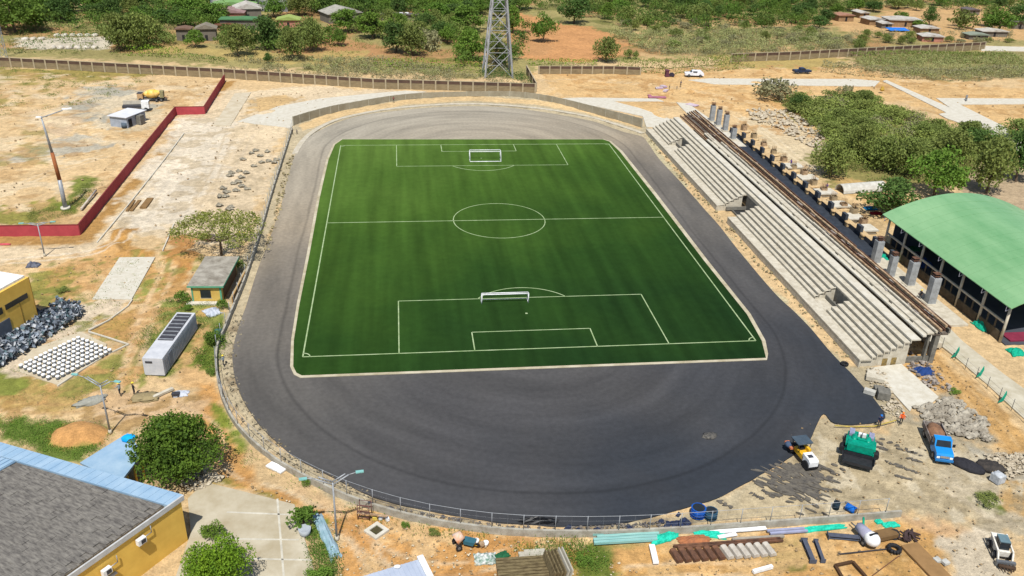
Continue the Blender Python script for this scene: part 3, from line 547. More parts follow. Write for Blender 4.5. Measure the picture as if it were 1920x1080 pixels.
# strip behind the stand and its low retaining wall, the back wall's shade put into their colour
b = MB(); b.b2(60.2, 70.4, -22, 62, -.3, .045); st(b.build('shade_strip', mat('strip_shade', (.034, .042, .055), col2=(.018, .022, .03), scale=.8, bump=.5, rough=.6)))
rw = thing('retaining_wall', 'low sand-topped retaining wall with notched edge behind the grandstand', 'wall', (70.4, 0, 0))
b = MB(); b.b2(0, .45, -23, 62.4, -.3, .95)
for i in range(13): b.b2(-.3, .3, 51.5-i*6.35, 53.2-i*6.35, .951, 2.3)
b.build('wall', mat('wall_shade', (.05, .06, .075), col2=(.03, .035, .045), scale=1.), rw)
for i in range(13):
    y = 57-i*6.35; b = MB(); b.box((-.2, y, .62), (.5, 1.0, .9)); b.blob((-.2, y, 1.0), (.4, .8, .3), jit=.2, seed=i); b.build('pier', SAND, rw)
b = MB(); b.b2(.0, 1.1, -23, 62.4, .96, 1.03); b.build('sand_capping', SAND, rw)
# tapered footings behind
for i in range(13):
    c = G(1394+i*18.6, 246+i*14.6)
    w_ = thing('column_shuttering', 'short sandy shuttered column cage with projecting bars in the row behind the grandstand', 'column cage', c, rnd.uniform(-.2, .2), 'shuttered column cages behind the grandstand')
    hh = rnd.uniform(1.5, 2.6); q = random.Random(i); b = MB()
    for sx_ in (-1, 1): b.b2(sx_*.6-.05, sx_*.6+.05, -.6, .6, -.1, hh*.8); b.b2(-.55, .55, sx_*.6-.05, sx_*.6+.05, -.1, hh*.8-.05)
    b.build('shuttering', (WOODP, mat('tan_shutter', D(206, 186, 150), col2=D(160, 138, 104), scale=1))[i % 2], w_); b = MB()
    for sx_ in (-1, 0, 1):
        for sy_ in (-1, 0, 1): b.tube((sx_*.4, sy_*.4, hh*.7), (sx_*.42, sy_*.4, hh+.6), .04, n=4)
    b.build('rebar', mat('tan_rebar', (.3, .19, .09), col2=(.2, .12, .06), scale=2), w_)
    b = MB(); b.blob((0, 0, 0), (1.7, 1.5, .35), jit=.25, seed=i); b.box((1.0, .4, .3), (1.6, .25, .1), q.uniform(0, 3)); b.build('sand_bed', SAND, w_)
for i, (u, v) in enumerate([(1512, 338), (1546, 365), (1571, 389), (1596, 412), (1620, 434), (1486, 316)]):
    c = G(u, v); o = MB().box((0, 0, .75), (4.2, 3.4, .3), .05).box((0, 0, .3), (3.6, 2.8, .6), .05).build('concrete_slab', CONCL, loc=c)
    tag(o, 'pale square concrete slab in the row behind the retaining wall', 'slab', 'slabs behind the retaining wall')
# columns
def column(u, v, h, w_, label, reb=1.0, grp='tall columns behind the grandstand'):
    t_ = thing('concrete_column', label, 'column', G(u, v), 0, grp)
    MB().b2(-w_/2, w_/2, -w_/2, w_/2, -.2, h).build('shaft', mat('column_grey', D(190, 194, 196), col2=D(150, 152, 152), scale=1), t_)
    MB().b2(-w_*.75, w_*.75, -w_*.75, w_*.75, -.2, .35).build('footing', CONC, t_)
    b = MB()
    for sx_ in (-1, 0, 1):
        for sy_ in (-1, 0, 1):
            if sx_ or sy_: b.tube((sx_*w_*.38, sy_*w_*.38, h), (sx_*w_*.38, sy_*w_*.38, h+reb), .035, n=4)
    for k in range(2): b.box((0, 0, h+.3+k*.4), (w_*.8, w_*.8, .05))
    b.build('rebar', RUST, t_)
column(1334, 228, 4.6, 1.2, 'first tall grey column at the far end behind the grandstand, farthest from camera')
column(1346, 236, 4.6, 1.2, 'middle of the three tall grey columns at the far end of the grandstand')
column(1359, 246, 4.6, 1.2, 'nearest of the three tall grey columns at the far end of the grandstand')
column(1374, 262, 3.2, 1.2, 'short grey column stub just after the three tall far columns', .8)
column(1640, 494, 4.6, 1.3, 'grey column beside the end of the dark strip, farthest of the near four', .3)
column(1668, 520, 4.2, 1.1, 'second of the four near columns behind the grandstand, with brown boards on top', .5)
column(1704, 536, 4.7, 1.3, 'third grey column, next to the arena wall and the blue drum', .25)
column(1742, 570, 5.0, 1.35, 'last grey column near the green-roofed arena, closest to camera', .25)
b = MB(); b.b2(60.2, 70.4, -48, -22.2, -.3, .25); st(b.build('rear_slab', CONC))
b = MB(); b.b2(59.9, 61.6, Y0+4, 62, .26, 1.1); tag(b.build('rear_plinth', CONC), 'long pale concrete plinth at the foot of the grandstand back', 'plinth')

# ------------------------------------------------------------------ arena with the green vault
AX0, AX1, AY0, AY1 = 71.4, 101.0, -54.0, -16.5
AR_ = thing('sports_hall', 'open sided sports hall with a green vaulted metal roof at the right edge', 'sports hall', (AX0, AY0, 0))
Wd, Ln = AX1-AX0, AY1-AY0
def vz(t_): return 6.5+4.1*math.sin(math.pi*t_)**.9 if 0 < t_ < 1 else 6.5
prof = [(Wd*k/24, vz(k/24)) for k in range(25)]
b = MB(); nseg = 34
for j in range(nseg):
    ya, yb = -0.5+j*(Ln+1)/nseg, -0.5+(j+1)*(Ln+1)/nseg-.02
    zz = rnd.uniform(-.02, .02); vs = [(x, y, z+zz) for y in (ya, yb) for x, z in prof]+[(x, y, z-.12) for y in (ya, yb) for x, z in prof]; n = 25
    fs = [(i, i+1, n+i+1, n+i) for i in range(24)]+[(2*n+i+1, 2*n+i, 3*n+i, 3*n+i+1) for i in range(24)]+[(0, n, 3*n, 2*n), (n-1, 3*n-1, 4*n-1, 2*n-1)]+[(i, 2*n+i, 2*n+i+1, i+1) for i in range(24)]+[(n+i, n+i+1, 3*n+i+1, 3*n+i) for i in range(24)]
    b.add(vs, fs, False)
b.build('roof', mat('green_roof_sheet', D(160, 206, 152), col2=D(122, 178, 122), scale=.14, rough=.45, bump=.25, bscale=2.2, stretch=(1, .25, 1)), AR_)
for x in (1.0, Wd-1.0):
    for k in range(7):
        y = .8+k*(Ln-1.6)/6; MB().tube((x, y, -.2), (x, y, 6.4), .22, n=8).build('column', CONC, AR_)
for x in (1.0, Wd-1):
    for z in (6.25, 3.2): MB().bar((x, .8, z), (x, Ln-.8, z), .3, .3).build('edge_beam', CONC, AR_)
for k in range(7):
    b = MB(); y = .5+k*(Ln-1)/6
    up = [(Wd*i/16, y, vz(i/16)-.2) for i in range(17)]; lo = [(Wd*i/16, y, vz(i/16)-.95) for i in range(17)]
    b.path(up, .07, 5).path(lo, .07, 5)
    for i in range(16): b.tube(up[i], lo[i+1], .045, n=4, cap=False); b.tube(lo[i], up[i], .045, n=4, cap=False)
    b.build('roof_truss', mat('white_steel', D(200, 200, 215), scale=2), AR_)
b = MB()
for k in range(6):
    y = .9+k*(Ln-1.6)/6; b.b2(.9, 1.15, y+.4, y+(Ln-1.6)/6-.3, 0, 1.5)
    for q_ in (.33, .66): b.b2(.95, 1.1, y+q_*5.9, y+q_*5.9+.25, 1.5, 3.1)
b.build('side_wall', mat('brown_wall', D(120, 108, 88), col2=D(80, 72, 60), scale=.8), AR_)
b = MB(); b.b2(Wd-2.2, Wd-2, 1, Ln-1, 0, 5.8); b.b2(2, Wd-2.3, Ln-1.4, Ln-1.2, 0, 5.8); b.build('inner_wall', mat('navy_wall', (.03, .045, .075), col2=(.05, .06, .08), scale=.4), AR_)
b = MB(); b.b2(1.2, Wd-2.4, -.2, Ln-1.5, -.2, .06); b.build('floor', mat('hall_floor', (.06, .065, .08), scale=.3), AR_)
b = MB(); b.b2(2.5, Wd-3, .5, 3.0, .07, .3); b.build('court_edge', mat('maroon_paint', (.2, .02, .05), scale=1), AR_)
def cloth(name, u, v, sx_, sy_, h, m_, label, cat, seed=0, rz=0., group=None, z=0.):
    q = random.Random(seed); n = 9; vs = []; 
    for j in range(n):
        for i in range(n):
            a, c = i/(n-1)-.5, j/(n-1)-.5; e_ = max(abs(a), abs(c))*2
            vs.append((a*sx_*(1+.15*q.uniform(-1, 1)), c*sy_*(1+.15*q.uniform(-1, 1)), max(.03, h*(1-e_)**.7*q.uniform(.5, 1)+.04)))
    o = len(vs); vs += [(x, y, -.1) for x, y, z_ in vs]
    fs = [(j*n+i, j*n+i+1, (j+1)*n+i+1, (j+1)*n+i) for j in range(n-1) for i in range(n-1)]
    ring = [i for i in range(n)]+[j*n+n-1 for j in range(1, n)]+[(n-1)*n+i for i in range(n-2, -1, -1)]+[j*n for j in range(n-2, 0, -1)]
    fs += [(ring[k], o+ring[k], o+ring[(k+1) % len(ring)], ring[(k+1) % len(ring)]) for k in range(len(ring))]
    b = MB(); b.add(vs, fs); ob = b.build(name, m_, loc=G(u, v, z)); ob.rotation_euler = (0, 0, rz); return tag(ob, label, cat, group)
cloth('green_tarp', 1842, 612, 2.2, 3, 1.4, GREENNET, 'crumpled green netting inside the low wall of the sports hall', 'tarp', 1)
cloth('green_tarp', 1905, 660, 2.4, 2.2, .8, GREENNET, 'bright green tarp heap at the right edge by the hall corner post', 'tarp', 2)
cloth('green_tarp', 1664, 484, 2.4, 3.4, 1.0, GREENNET, 'green tarp lying between the two columns behind the grandstand', 'tarp', 3)
cloth('green_tarp', 1697, 447, 2.0, 2.2, 1.2, GREENNET, 'small green tarp under the near-left eave of the hall', 'tarp', 4)
cloth('green_tarp', 1712, 468, 3, 2, .9, mat('dark_green_cloth', (.0, .08, .04), scale=3), 'dark green tarp beside the hall wall', 'tarp', 5)
cloth('blue_tarp', 1730, 497, 3.0, 3.0, 1.9, mat('navy_cloth', (.01, .04, .16), scale=3), 'dark blue tarp mound beside the hall wall and columns', 'tarp', 6)
cloth('blue_tarp', 1732, 697, 2.8, 2, 1.1, mat('navy_cloth', (0, 0, 0)), 'dark blue tarp heap on the sand near the grandstand end', 'tarp', 7)
cloth('blue_tarp', 1632, 391, 2.6, 1.6, .7, mat('cyan_cloth', (0, .16, .36), scale=3), 'bright blue tarp under the dark tree left of the hall roof', 'tarp', 8)
cloth('red_tarp', 1643, 400, 2.6, 1.2, .5, mat('red_cloth', (.25, .01, .015), scale=3), 'small red cloth beside the blue tarp near the hall roof', 'tarp', 9)

# ------------------------------------------------------------------ walls
def wallrun(root, name, px, z0, h, t_, m_, world=False):
    P = px if world else [tuple(G(*p)[:2]) for p in px]; b = MB()
    for a, c in zip(P, P[1:]): b.bar((a[0], a[1], z0+h/2), (c[0], c[1], z0+h/2), t_, h)
    return b.build(name, m_, root), P
REDM = mat('red_wall_paint', (.38, .055, .065), col2=(.30, .04, .05), scale=.6)
rwl = thing('red_wall', 'long red painted boundary wall zigzagging across the left field', 'wall', (0, 0, 0))
RW = [(-140, 444), (150, 440), (330, 214), (384, 213), (422, 152)]
for a, c in zip(RW, RW[1:]): wallrun(rwl, 'wall_panel', [a, c], -.2, 2.15, .18, REDM)
b = MB(); P = [G(*p) for p in RW]
for a, c in zip(P, P[1:]): b.bar((a.x, a.y, 2.0), (c.x, c.y, 2.0), .26, .1)
b.build('coping', mat('coping', D(150, 60, 60), scale=1), rwl)
WCOL = mat('wall_pillar', D(206, 190, 158), scale=1); WPAN = mat('block_wall', D(168, 150, 116), col2=D(140, 124, 94), scale=.5, stretch=(1, 1, 3))
WDK = mat('upper_wall_band', D(112, 88, 72), col2=D(90, 70, 60), scale=.5)
def pillarwall(label, px, h, sp_, name='boundary_wall'):
    r = thing(name, label, 'wall'); P = [G(*p) for p in px]
    b = MB(); b2_ = MB()
    for a, c in zip(P, P[1:]):
        b.bar((a.x, a.y, h*.33-.1), (c.x, c.y, h*.33-.1), .16, h*.66); b2_.bar((a.x, a.y, h*.83-.1), (c.x, c.y, h*.83-.1), .15, h*.33)
    b.build('wall_panel', WPAN, r); b2_.build('upper_band', WDK, r)
    b3 = MB()
    for a, c in zip(P, P[1:]): b3.bar((a.x, a.y, h-.04), (c.x, c.y, h-.04), .3, .14)
    b3.build('coping', WCOL, r)
    n = 0
    for a, c in zip(P, P[1:]):
        L_ = (c-a).length; k = max(1, int(L_/sp_))
        for i in range(0 if n == 0 else 1, k+1):
            p = a.lerp(c, i/k); MB().box((p.x, p.y, h/2-.05), (.42, .5, h+.2)).build('pillar', WCOL, r); n += 1
    return r
pillarwall('long block wall with pale pillars running along the far left behind the field', [(-160, 92), (0, 124), (420, 146), (700, 165), (1003, 174)], 2.9, 3.7)
pillarwall('short block wall stub turning back beside the pylon', [(1005, 172), (987, 139)], 2.9, 8)
pillarwall('block wall with pale pillars right of the pylon below the bright hedge', [(1010, 138), (1150, 138), (1200, 140)], 2.6, 3.7)
pillarwall('block wall with pale pillars and dark band crossing the far right scrub', [(1370, 116), (1480, 112), (1640, 103), (1835, 93), (1845, 92)], 3.0, 4.4)
# curved grey wall round the north bend
cw = thing('curved_wall', 'curved grey rendered wall around the far bend of the track', 'wall')
CW = [(550, 235), (580, 224), (620, 212), (655, 204), (730, 190), (792, 183), (875, 180), (955, 180), (1010, 186), (1060, 197), (1110, 211), (1160, 225), (1203, 238)]
P = catmull([tuple(G(*p)[:2]) for p in CW], 4, False); b = MB()
NC = len(P)
def wh(k): e_ = abs(k/(NC-1)*2-1); return 1.35+1.0*e_**1.3
for k in range(NC-1):
    a, c, h_ = P[k], P[k+1], wh(k+.5); b.bar((a[0], a[1], h_/2-.05), (c[0], c[1], h_/2-.05), .2, h_+.1)
b.build('wall', mat('grey_render', D(182, 174, 152), col2=D(160, 150, 126), scale=.4), cw)
for k in range(0, len(P), 2):
    MB().box((P[k][0], P[k][1], wh(k)/2-.02), (.3, .3, wh(k)+.16)).build('pillar', mat('pillar_render', D(196, 190, 170), scale=1), cw)
# white gutter ring at the far bend
GT = [(478, 545), (500, 460), (528, 380), (545, 310), (562, 272), (590, 245), (640, 222), (740, 203), (875, 194.5), (1000, 202), (1110, 220), (1206, 250)]
P = catmull([tuple(G(*p)[:2]) for p in GT], 4, False); b = MB()
for a, c in zip(P[14:], P[15:]): b.bar((a[0], a[1], .0), (c[0], c[1], .0), 1.3, .18)
st(b.build('gutter', mat('gutter_concrete', D(226, 218, 200), col2=D(198, 186, 160), scale=.7)))
# perimeter wall with wire mesh on posts
pw = thing('perimeter_fence', 'low concrete perimeter wall with thin mesh posts curving around the near side of the track', 'fence')
PW = [(548, 244), (530, 300), (508, 370), (488, 440), (462, 520), (438, 580), (420, 625), (408, 655), (406, 690), (412, 730), (424, 765), (444, 800), (480, 838), (530, 876), (590, 908), (650, 936), (720, 960), (800, 980), (880, 993), (960, 1001), (1050, 1004), (1140, 1004), (1260, 999), (1400, 989), (1540, 979), (1688, 967)]
P = catmull([tuple(G(*p)[:2]) for p in PW], 4, False); b = MB()
for a, c in zip(P, P[1:]): b.bar((a[0], a[1], .3), (c[0], c[1], .3), .28, .9)
b.build('plinth', mat('plinth_concrete', D(200, 196, 182), col2=D(160, 152, 136), scale=1), pw)
L_ = 0; posts = []
for a, c in zip(P, P[1:]):
    d_ = math.hypot(c[0]-a[0], c[1]-a[1])
    while L_ < d_: t_ = L_/d_; posts.append((a[0]+(c[0]-a[0])*t_, a[1]+(c[1]-a[1])*t_)); L_ += 3.4
    L_ -= d_
for p in posts[:98]: MB().tube((p[0], p[1], .7), (p[0], p[1], 2.7), .045, n=5).build('post', GALV, pw)
b = MB()
for p, q_ in zip(posts, posts[1:]):
    if 33 < posts.index(p) < 66:
        b.tube((*p, 2.65), (*q_, 2.65), .03, n=4, cap=False)
        for z in (1.3, 2.0): b.tube((*p, z), (*q_, z), .008, n=3, cap=False)
        for k in range(2):
            t_ = k/2; x, y = p[0]+(q_[0]-p[0])*t_, p[1]+(q_[1]-p[1])*t_; b.tube((x, y, .75), (x, y, 2.65), .008, n=3, cap=False)
b.build('wire_mesh', GALV, pw)
cloth('green_tarp', 410, 630, 1.2, 4.2, 1.2, mat('teal_net', (.03, .10, .08), col2=(.05, .13, .1), scale=3), 'dark teal netting draped on the fence left of the track bend', 'tarp', 11, .2)
cloth('black_tarp', 1010, 978, 4.2, .9, .8, mat('black_film', (.006, .006, .007), scale=3, rough=.4), 'glossy black sheet draped over the mesh fence at the bottom of the track', 'tarp', 12, -.1)
# path fence on the right with green flags
pf = thing('path_fence', 'thin wire fence with posts beside the concrete path right of the grandstand', 'fence')
FP = [G(1742, 632), G(1790, 675), G(1850, 728), G(1920, 792), G(1990, 850)]; b = MB(); k0 = 0
for a, c in zip(FP, FP[1:]):
    n = max(1, int((c-a).length/2.4)); b.tube(a+Vector((0, 0, 1.5)), c+Vector((0, 0, 1.5)), .015, n=3); b.tube(a+Vector((0, 0, .8)), c+Vector((0, 0, .8)), .015, n=3)
    for i in range(n): p = a.lerp(c, i/n); MB().tube(p, p+Vector((0, 0, 1.9)), .04, n=5).build('post', DKST, pf)
b.build('wire', STEEL, pf)
for (u, v, s_) in ((1792, 668, 'topmost'), (1838, 705, 'middle'), (1880, 752, 'lowest')):
    b = MB(); c = Vector((0, 0, 0)); vs = [(0, 0, .0), (.15, .1, 1.6), (-1.1, -.5, .15), (-.7, -.5, .9), (.45, .25, .9)]
    b.add([(x, y, z) for x, y, z in vs]+[(x+.05, y-.05, z+.02) for x, y, z in vs], [(0, 1, 3, 2), (0, 4, 1), (7, 8, 6, 5), (6, 9, 5), (0, 2, 7, 5), (2, 3, 8, 7), (3, 1, 6, 8), (1, 4, 9, 6), (4, 0, 5, 9)])
    tag(b.build('green_netting', GREENNET, loc=G(u, v)), s_+' of the three torn green netting flags on the path fence', 'netting', 'green flags on the path fence')

# ------------------------------------------------------------------ buildings
def frame(u1, v1, u2, v2):
    """origin at first ground point, local x along towards the second"""
    a, c = G(u1, v1), G(u2, v2); return a, math.atan2(c.y-a.y, c.x-a.x), (c-a).length
# yellow hall, bottom left
o_, rz, Lw = Vector((-49.9-4.6, -97.3-6.1, 0)), 0, 0
A_ = Vector((-42.3, -86.6, 0)); dirw = (Vector((-50.6, -97.6, 0))-A_).normalized(); ang = math.atan2(dirw.y, dirw.x)
YH = thing('yellow_hall', 'large yellow walled hall with a weathered grey tiled roof at the bottom left', 'hall', A_, ang)
HZ = 5.6; Lw = 20; Dw = -27        # local x along the wall towards the camera, local y = -90deg side; building lies at negative y
b = MB(); b.b2(0, Lw, Dw, -.0, -.2, HZ-.35); b.build('wall', YEL, YH)
b = MB(); b.b2(1.6, Lw, Dw, -.45, HZ-.3, HZ-.12)
q = random.Random(2)
y = -.5
for i in range(26):
    x0 = 1.7+i*.72
    for j in range(16):
        y0 = -.5-j*1.65-(.8 if i % 2 else 0); 
        b.b2(x0, x0+.74, max(Dw, y0-1.62), y0, HZ-.12, HZ-.02+q.uniform(-.012, .05)+.0004*i)
b.build('tiled_roof', mat('weathered_tiles', D(150, 145, 136), col2=D(96, 92, 88), scale=1.3, stretch=(3.5, .8, 1), bump=.5, bscale=3), YH)
b = MB(); b.b2(-.35, 1.55, Dw, .1, HZ-.34, HZ+.05); b.b2(-.35, 1.55, Dw, .1, HZ+.051, HZ+.08)
for i in range(26): b.b2(-.3, 1.5, -.6-i*1.02, -.52-i*1.02, HZ+.081, HZ+.12)
b.build('blue_gutter_roof', mat('pale_blue_sheet', D(176, 205, 228), col2=D(150, 186, 216), scale=.5), YH)
b = MB(); b.b2(-.3, Lw, .02, .2, HZ-.45, HZ+.12); b.build('white_trim', mat('trim_white', D(226, 226, 224), scale=1), YH)
b = MB(); b.b2(1.75, Lw, Dw, -18.9, HZ+.06, HZ+.2)
for i in range(13): b.b2(1.8, Lw-.05, -19.1-i*.6, -18.95-i*.6, HZ+.2, HZ+.3)
b.build('ribbed_roof_panel', mat('pale_blue_sheet', (0, 0, 0)), YH)
for (x, z, s_) in ((4.9, 3.9, 0), (8.9, 3.3, 1)):
    b = MB(); b.b2(x, x+.9, .2, .65, z, z+.65); a_ = b.build('air_conditioner', WHITE, YH); MB().b2(x+.1, x+.6, .651, .68, z+.1, z+.55).build('fan_grille', DKST, a_)
    MB().path([(x-.1, .25, z+.3), (x-.9, .25, z+.3), (x-.9, .25, z+1.1)], .05).build('conduit', GALV, YH)
b = MB(); b.b2(8.3, 10.4, .03, .3, 2.4, 2.55); b.build('canopy', mat('trim_white', (0, 0, 0)), YH)
b = MB(); b.b2(10.6, 12, .02, .08, 0, 2.2); b.build('window', GLASS, YH)
for ch in YH.children:
    if ch.name.split('.')[0] in ('tiled_roof', 'blue_gutter_roof', 'ribbed_roof_panel', 'wall'):
        for v_ in ch.data.vertices: v_.co.x += -.19*v_.co.y
# blue canopy wing
cA, cB, cC, cD = G(240, 812, 3.3), G(268, 850, 3.3), G(225, 905, 3.3), G(150, 868, 3.3)
WG = thing('entrance_canopy', 'pale blue flat roofed entrance canopy joining the yellow hall under the big tree', 'canopy')
b = MB(); b.prism([tuple(p[:2]) for p in (cA, cB, cC, cD)], 3.1, 3.35); b.build('roof', mat('pale_blue_sheet', (0, 0, 0)), WG)
for t_ in (0.05, .35, .65): p = cB.lerp(cC, t_); MB().tube((p.x-.2, p.y, -.1), (p.x-.2, p.y, 3.1), .14, n=8).build('column', YEL, WG)
b = MB(); p, q_ = cA.lerp(cD, .0), cA.lerp(cD, .9); b.bar((p.x, p.y, 1.5), (q_.x, q_.y, 1.5), .2, 3.1); b.build('wall', mat('dark_wall', (.05, .045, .03), scale=1), WG)
b = MB(); b.blob(G(242, 822, 3.6), (.9, .6, .5)); tag(b.build('water_tank', mat('cyan_paint', (.0, .35, .75), scale=2)), 'bright blue tank end on the canopy roof under the tree', 'water tank')
# yellow building, left edge
o_ = G(73, 600); rz = math.atan2((G(0, 645)-o_).y, (G(0, 645)-o_).x)
YB = thing('yellow_block', 'tall yellow block with dark strip windows and a white roof at the left edge', 'building', o_, rz)
HB = 7.2
MB().b2(0, 14, -10, 0, -.2, HB).build('wall', YEL, YB)
MB().b2(.3, 14, -10.2, -.4, HB+.01, HB+.35).build('roof', WHITE, YB)
b = MB(); b.b2(1.0, 5.2, .0, .08, 4.3, 5.1); b.build('window', GLASS, YB); b = MB(); b.b2(5.8, 9, .0, .08, 4.1, 5.1); b.build('window', GLASS, YB)
b = MB(); b.b2(5.0, 8.5, .0, .1, .0, 3.0); b.build('roller_door', mat('grey_door', D(110, 118, 130), scale=1), YB)
b = MB(); b.b2(-.02, .06, -.1, .05, 0, HB); b.b2(2.6, 2.68, .0, .05, 0, 4.2); b.build('wall_joint', mat('ochre_line', D(170, 135, 60), scale=1), YB)
b = MB(); b.b2(.2, 6, .1, 1.3, -.2, .14); b.build('apron', CONCL, YB)
# guard house with grey slab roof
o_ = G(362, 566); rz = math.atan2((G(415, 566)-o_).y, (G(415, 566)-o_).x)
GH = thing('guard_house', 'small yellow guard house with a stained grey slab roof beside the track', 'house', o_, rz)
MB().b2(0, 4.6, 0, 10.5, -.2, 2.75).build('wall', mat('pale_yellow_wall', D(240, 205, 110), col2=D(220, 180, 92), scale=.8), GH)
MB().b2(-.5, 5.1, -.4, 11, 2.76, 2.98).build('roof', mat('stained_slab', D(196, 190, 176), col2=D(140, 132, 118), scale=.6, detail=8), GH)
b = MB(); b.b2(-.53, 5.13, -.43, -.39, 2.7, 2.99); b.b2(5.11, 5.15, -.4, 11, 2.7, 2.99); b.b2(4.35, 4.64, -.06, -.01, 0, 2.7); b.b2(-.04, .2, -.06, -.01, 0, 2.7); b.build('green_trim', mat('mint_paint', D(110, 190, 150), scale=1), GH)
w_ = MB().b2(1.35, 2.95, -.08, -.02, .75, 2.1).build('window', GLASS, GH); MB().b2(1.25, 3.05, -.05, -.01, .65, .75).build('sill', CONCL, w_)
MB().b2(-.8, 3.9, -1.0, -.07, -.2, .16).build('step', CONCL, GH)
MB().b2(4.61, 4.68, 1, 10, .1, 2.5).build('shaded_side', mat('side_shade', D(120, 90, 60), scale=1), GH)  # thin sheet coloured as the shade on this yellow side wall
tag(MB().b2(-.08, .08, 0, 9.5, -.2, 1.0).build('low_wall', mat('tan_wall', D(214, 170, 110), scale=1), loc=G(436, 568)), 'narrow tan wall in the ditch between the guard house and the perimeter fence', 'wall').rotation_euler = (0, 0, rz-.0)
# white container with grille roof
o_ = G(272, 704); rz = math.atan2((G(309, 704)-o_).y, (G(309, 704)-o_).x)-.02
CT = thing('site_container', 'white shipping container with a dark louvred roof section on the grass', 'container', o_, rz-.04)
MB().b2(0, 2.75, 0, 13.2, .1, 2.75).build('body', mat('container_paint', D(226, 228, 232), col2=D(205, 208, 214), scale=1), CT)
b = MB(); b.b2(.3, 2.4, 4.9, 12.6, 2.76, 2.84); f_ = b.build('roof_grille', DKST, CT)
b = MB()
for k in range(7): b.b2(.3, 2.4, 5+k*1.1, 5.12+k*1.1, 2.85, 2.95)
b.build('grille_bar', GALV, f_)
b = MB()
for k in range(26): b.b2(2.75, 2.79, .3+k*.5, .5+k*.5, .3, 2.6)
b.build('corrugation', mat('container_shade', D(180, 192, 208), scale=1), CT)  # bluish shade of the right side put into the corrugation colour
MB().b2(.35, 1.3, -.05, -.0, 2.0, 2.3).build('vent', DKST, CT); MB().b2(2.79, 2.83, 2.0, 3.2, .3, 2.4).build('side_door', mat('door_grey', D(165, 175, 190), scale=1), CT)
# pale blue shed roof, bottom edge
a, c = G(672, 1083, 2.6), G(792, 1047, 2.6)
SH = thing('blue_shed', 'pale blue metal shed roof cut off by the bottom edge', 'shed', (a.x, a.y, 0), math.atan2(c.y-a.y, c.x-a.x))
Ls = (c-a).length
b = MB(); b.b2(0, Ls, -9, 0, 2.5, 2.62)
for k in range(14): b.b2(.1+k*Ls/14, .16+k*Ls/14, -9, 0, 2.62, 2.68)
b.build('roof', mat('shed_sheet', D(205, 215, 232), col2=D(188, 200, 220), scale=.5, rough=.5), SH)
MB().b2(.3, Ls-.3, -8.8, -.3, -.2, 2.49).build('wall', CONC, SH); MB().b2(Ls-.5, Ls+.12, -9, .2, 2.62, 2.9).build('ridge_cap', WHITE, SH)
tag(MB().blob(G(745, 1062, 2.75), (.35, .25, .1)).build('roof_patch', WHITE), 'small white bag on the pale blue shed roof', 'bag')
# white site shed, left field
o_ = G(208, 236); rz = math.atan2((G(242, 240)-o_).y, (G(242, 240)-o_).x)
WS = thing('site_office', 'white box shed with a flat white roof in the left field', 'shed', o_, rz)
MB().b2(0, 5, 0, 7.5, -.2, 2.6).build('wall', mat('shed_side', D(190, 200, 214), scale=1), WS)
MB().b2(-.4, 5.3, -.4, 7.9, 2.61, 2.75).build('roof', mat('shed_white_roof', D(244, 244, 246), col2=D(228, 230, 236), scale=.6), WS)
MB().b2(5.0, 5.08, .6, 1.9, 0, 2).build('doorway', BLACK, WS); MB().b2(5.0, 6.4, 3.5, 5.2, 0, 2.3).build('annex', CONCD, WS)
tag(MB().tube(G(234, 239), G(234, 239)+Vector((0, 0, 1.2)), .75, n=14).build('drum', mat('bluegrey_paint', D(100, 115, 130), scale=1)), 'blue grey drum in front of the white shed', 'drum')
tag(MB().tube(G(262, 231)+Vector((-.9, 0, 1.)), G(262, 231)+Vector((.9, 0, 1.)), 1.0, n=14).build('water_tank', mat('grey_tank', D(150, 158, 168), scale=1)), 'grey cylindrical tank at the right side of the white shed', 'tank')
# pylon
PY = thing('electricity_pylon', 'tall grey lattice electricity pylon with an orange ball beyond the far wall', 'pylon', (13.6, 128.8, 0))
hb = 4.6; b = MB(); lv = [0, 8, 15, 21, 26, 30, 34, 38]
def hw(z): return hb*(1-z/48)
LAT = mat('lattice_steel', D(196, 198, 200), scale=2, rough=.6)
for sx_ in (-1, 1):
    for sy_ in (-1, 1):
        lg = MB(); lg.bar((sx_*hb, sy_*hb, -.2), (sx_*hw(38), sy_*hw(38), 38), .42, .42); lg.build('leg', LAT, PY)
for z0, z1 in zip(lv, lv[1:]):
    a0, a1 = hw(z0), hw(z1)
    for (p, q_) in (((-1, -1), (1, -1)), ((1, -1), (1, 1)), ((1, 1), (-1, 1)), ((-1, 1), (-1, -1))):
        A0 = (p[0]*a0, p[1]*a0, z0); B0 = (q_[0]*a0, q_[1]*a0, z0); A1 = (p[0]*a1, p[1]*a1, z1); B1 = (q_[0]*a1, q_[1]*a1, z1)
        b.bar(A0, B1, .17, .17); b.bar(B0, A1, .17, .17); b.bar(A1, B1, .14, .14)
        mz = (z0+z1)/2; am_ = hw(mz); b.bar((p[0]*am_, p[1]*am_, mz), ((A0[0]+B0[0])/2*(am_/a0), (A0[1]+B0[1])/2*(am_/a0), mz), .1, .1)
b.build('bracing', LAT, PY)
MB().blob((1.4, -hw(22), 25.3), .75).build('warning_ball', mat('orange_paint', (.75, .3, .0), scale=2), PY)

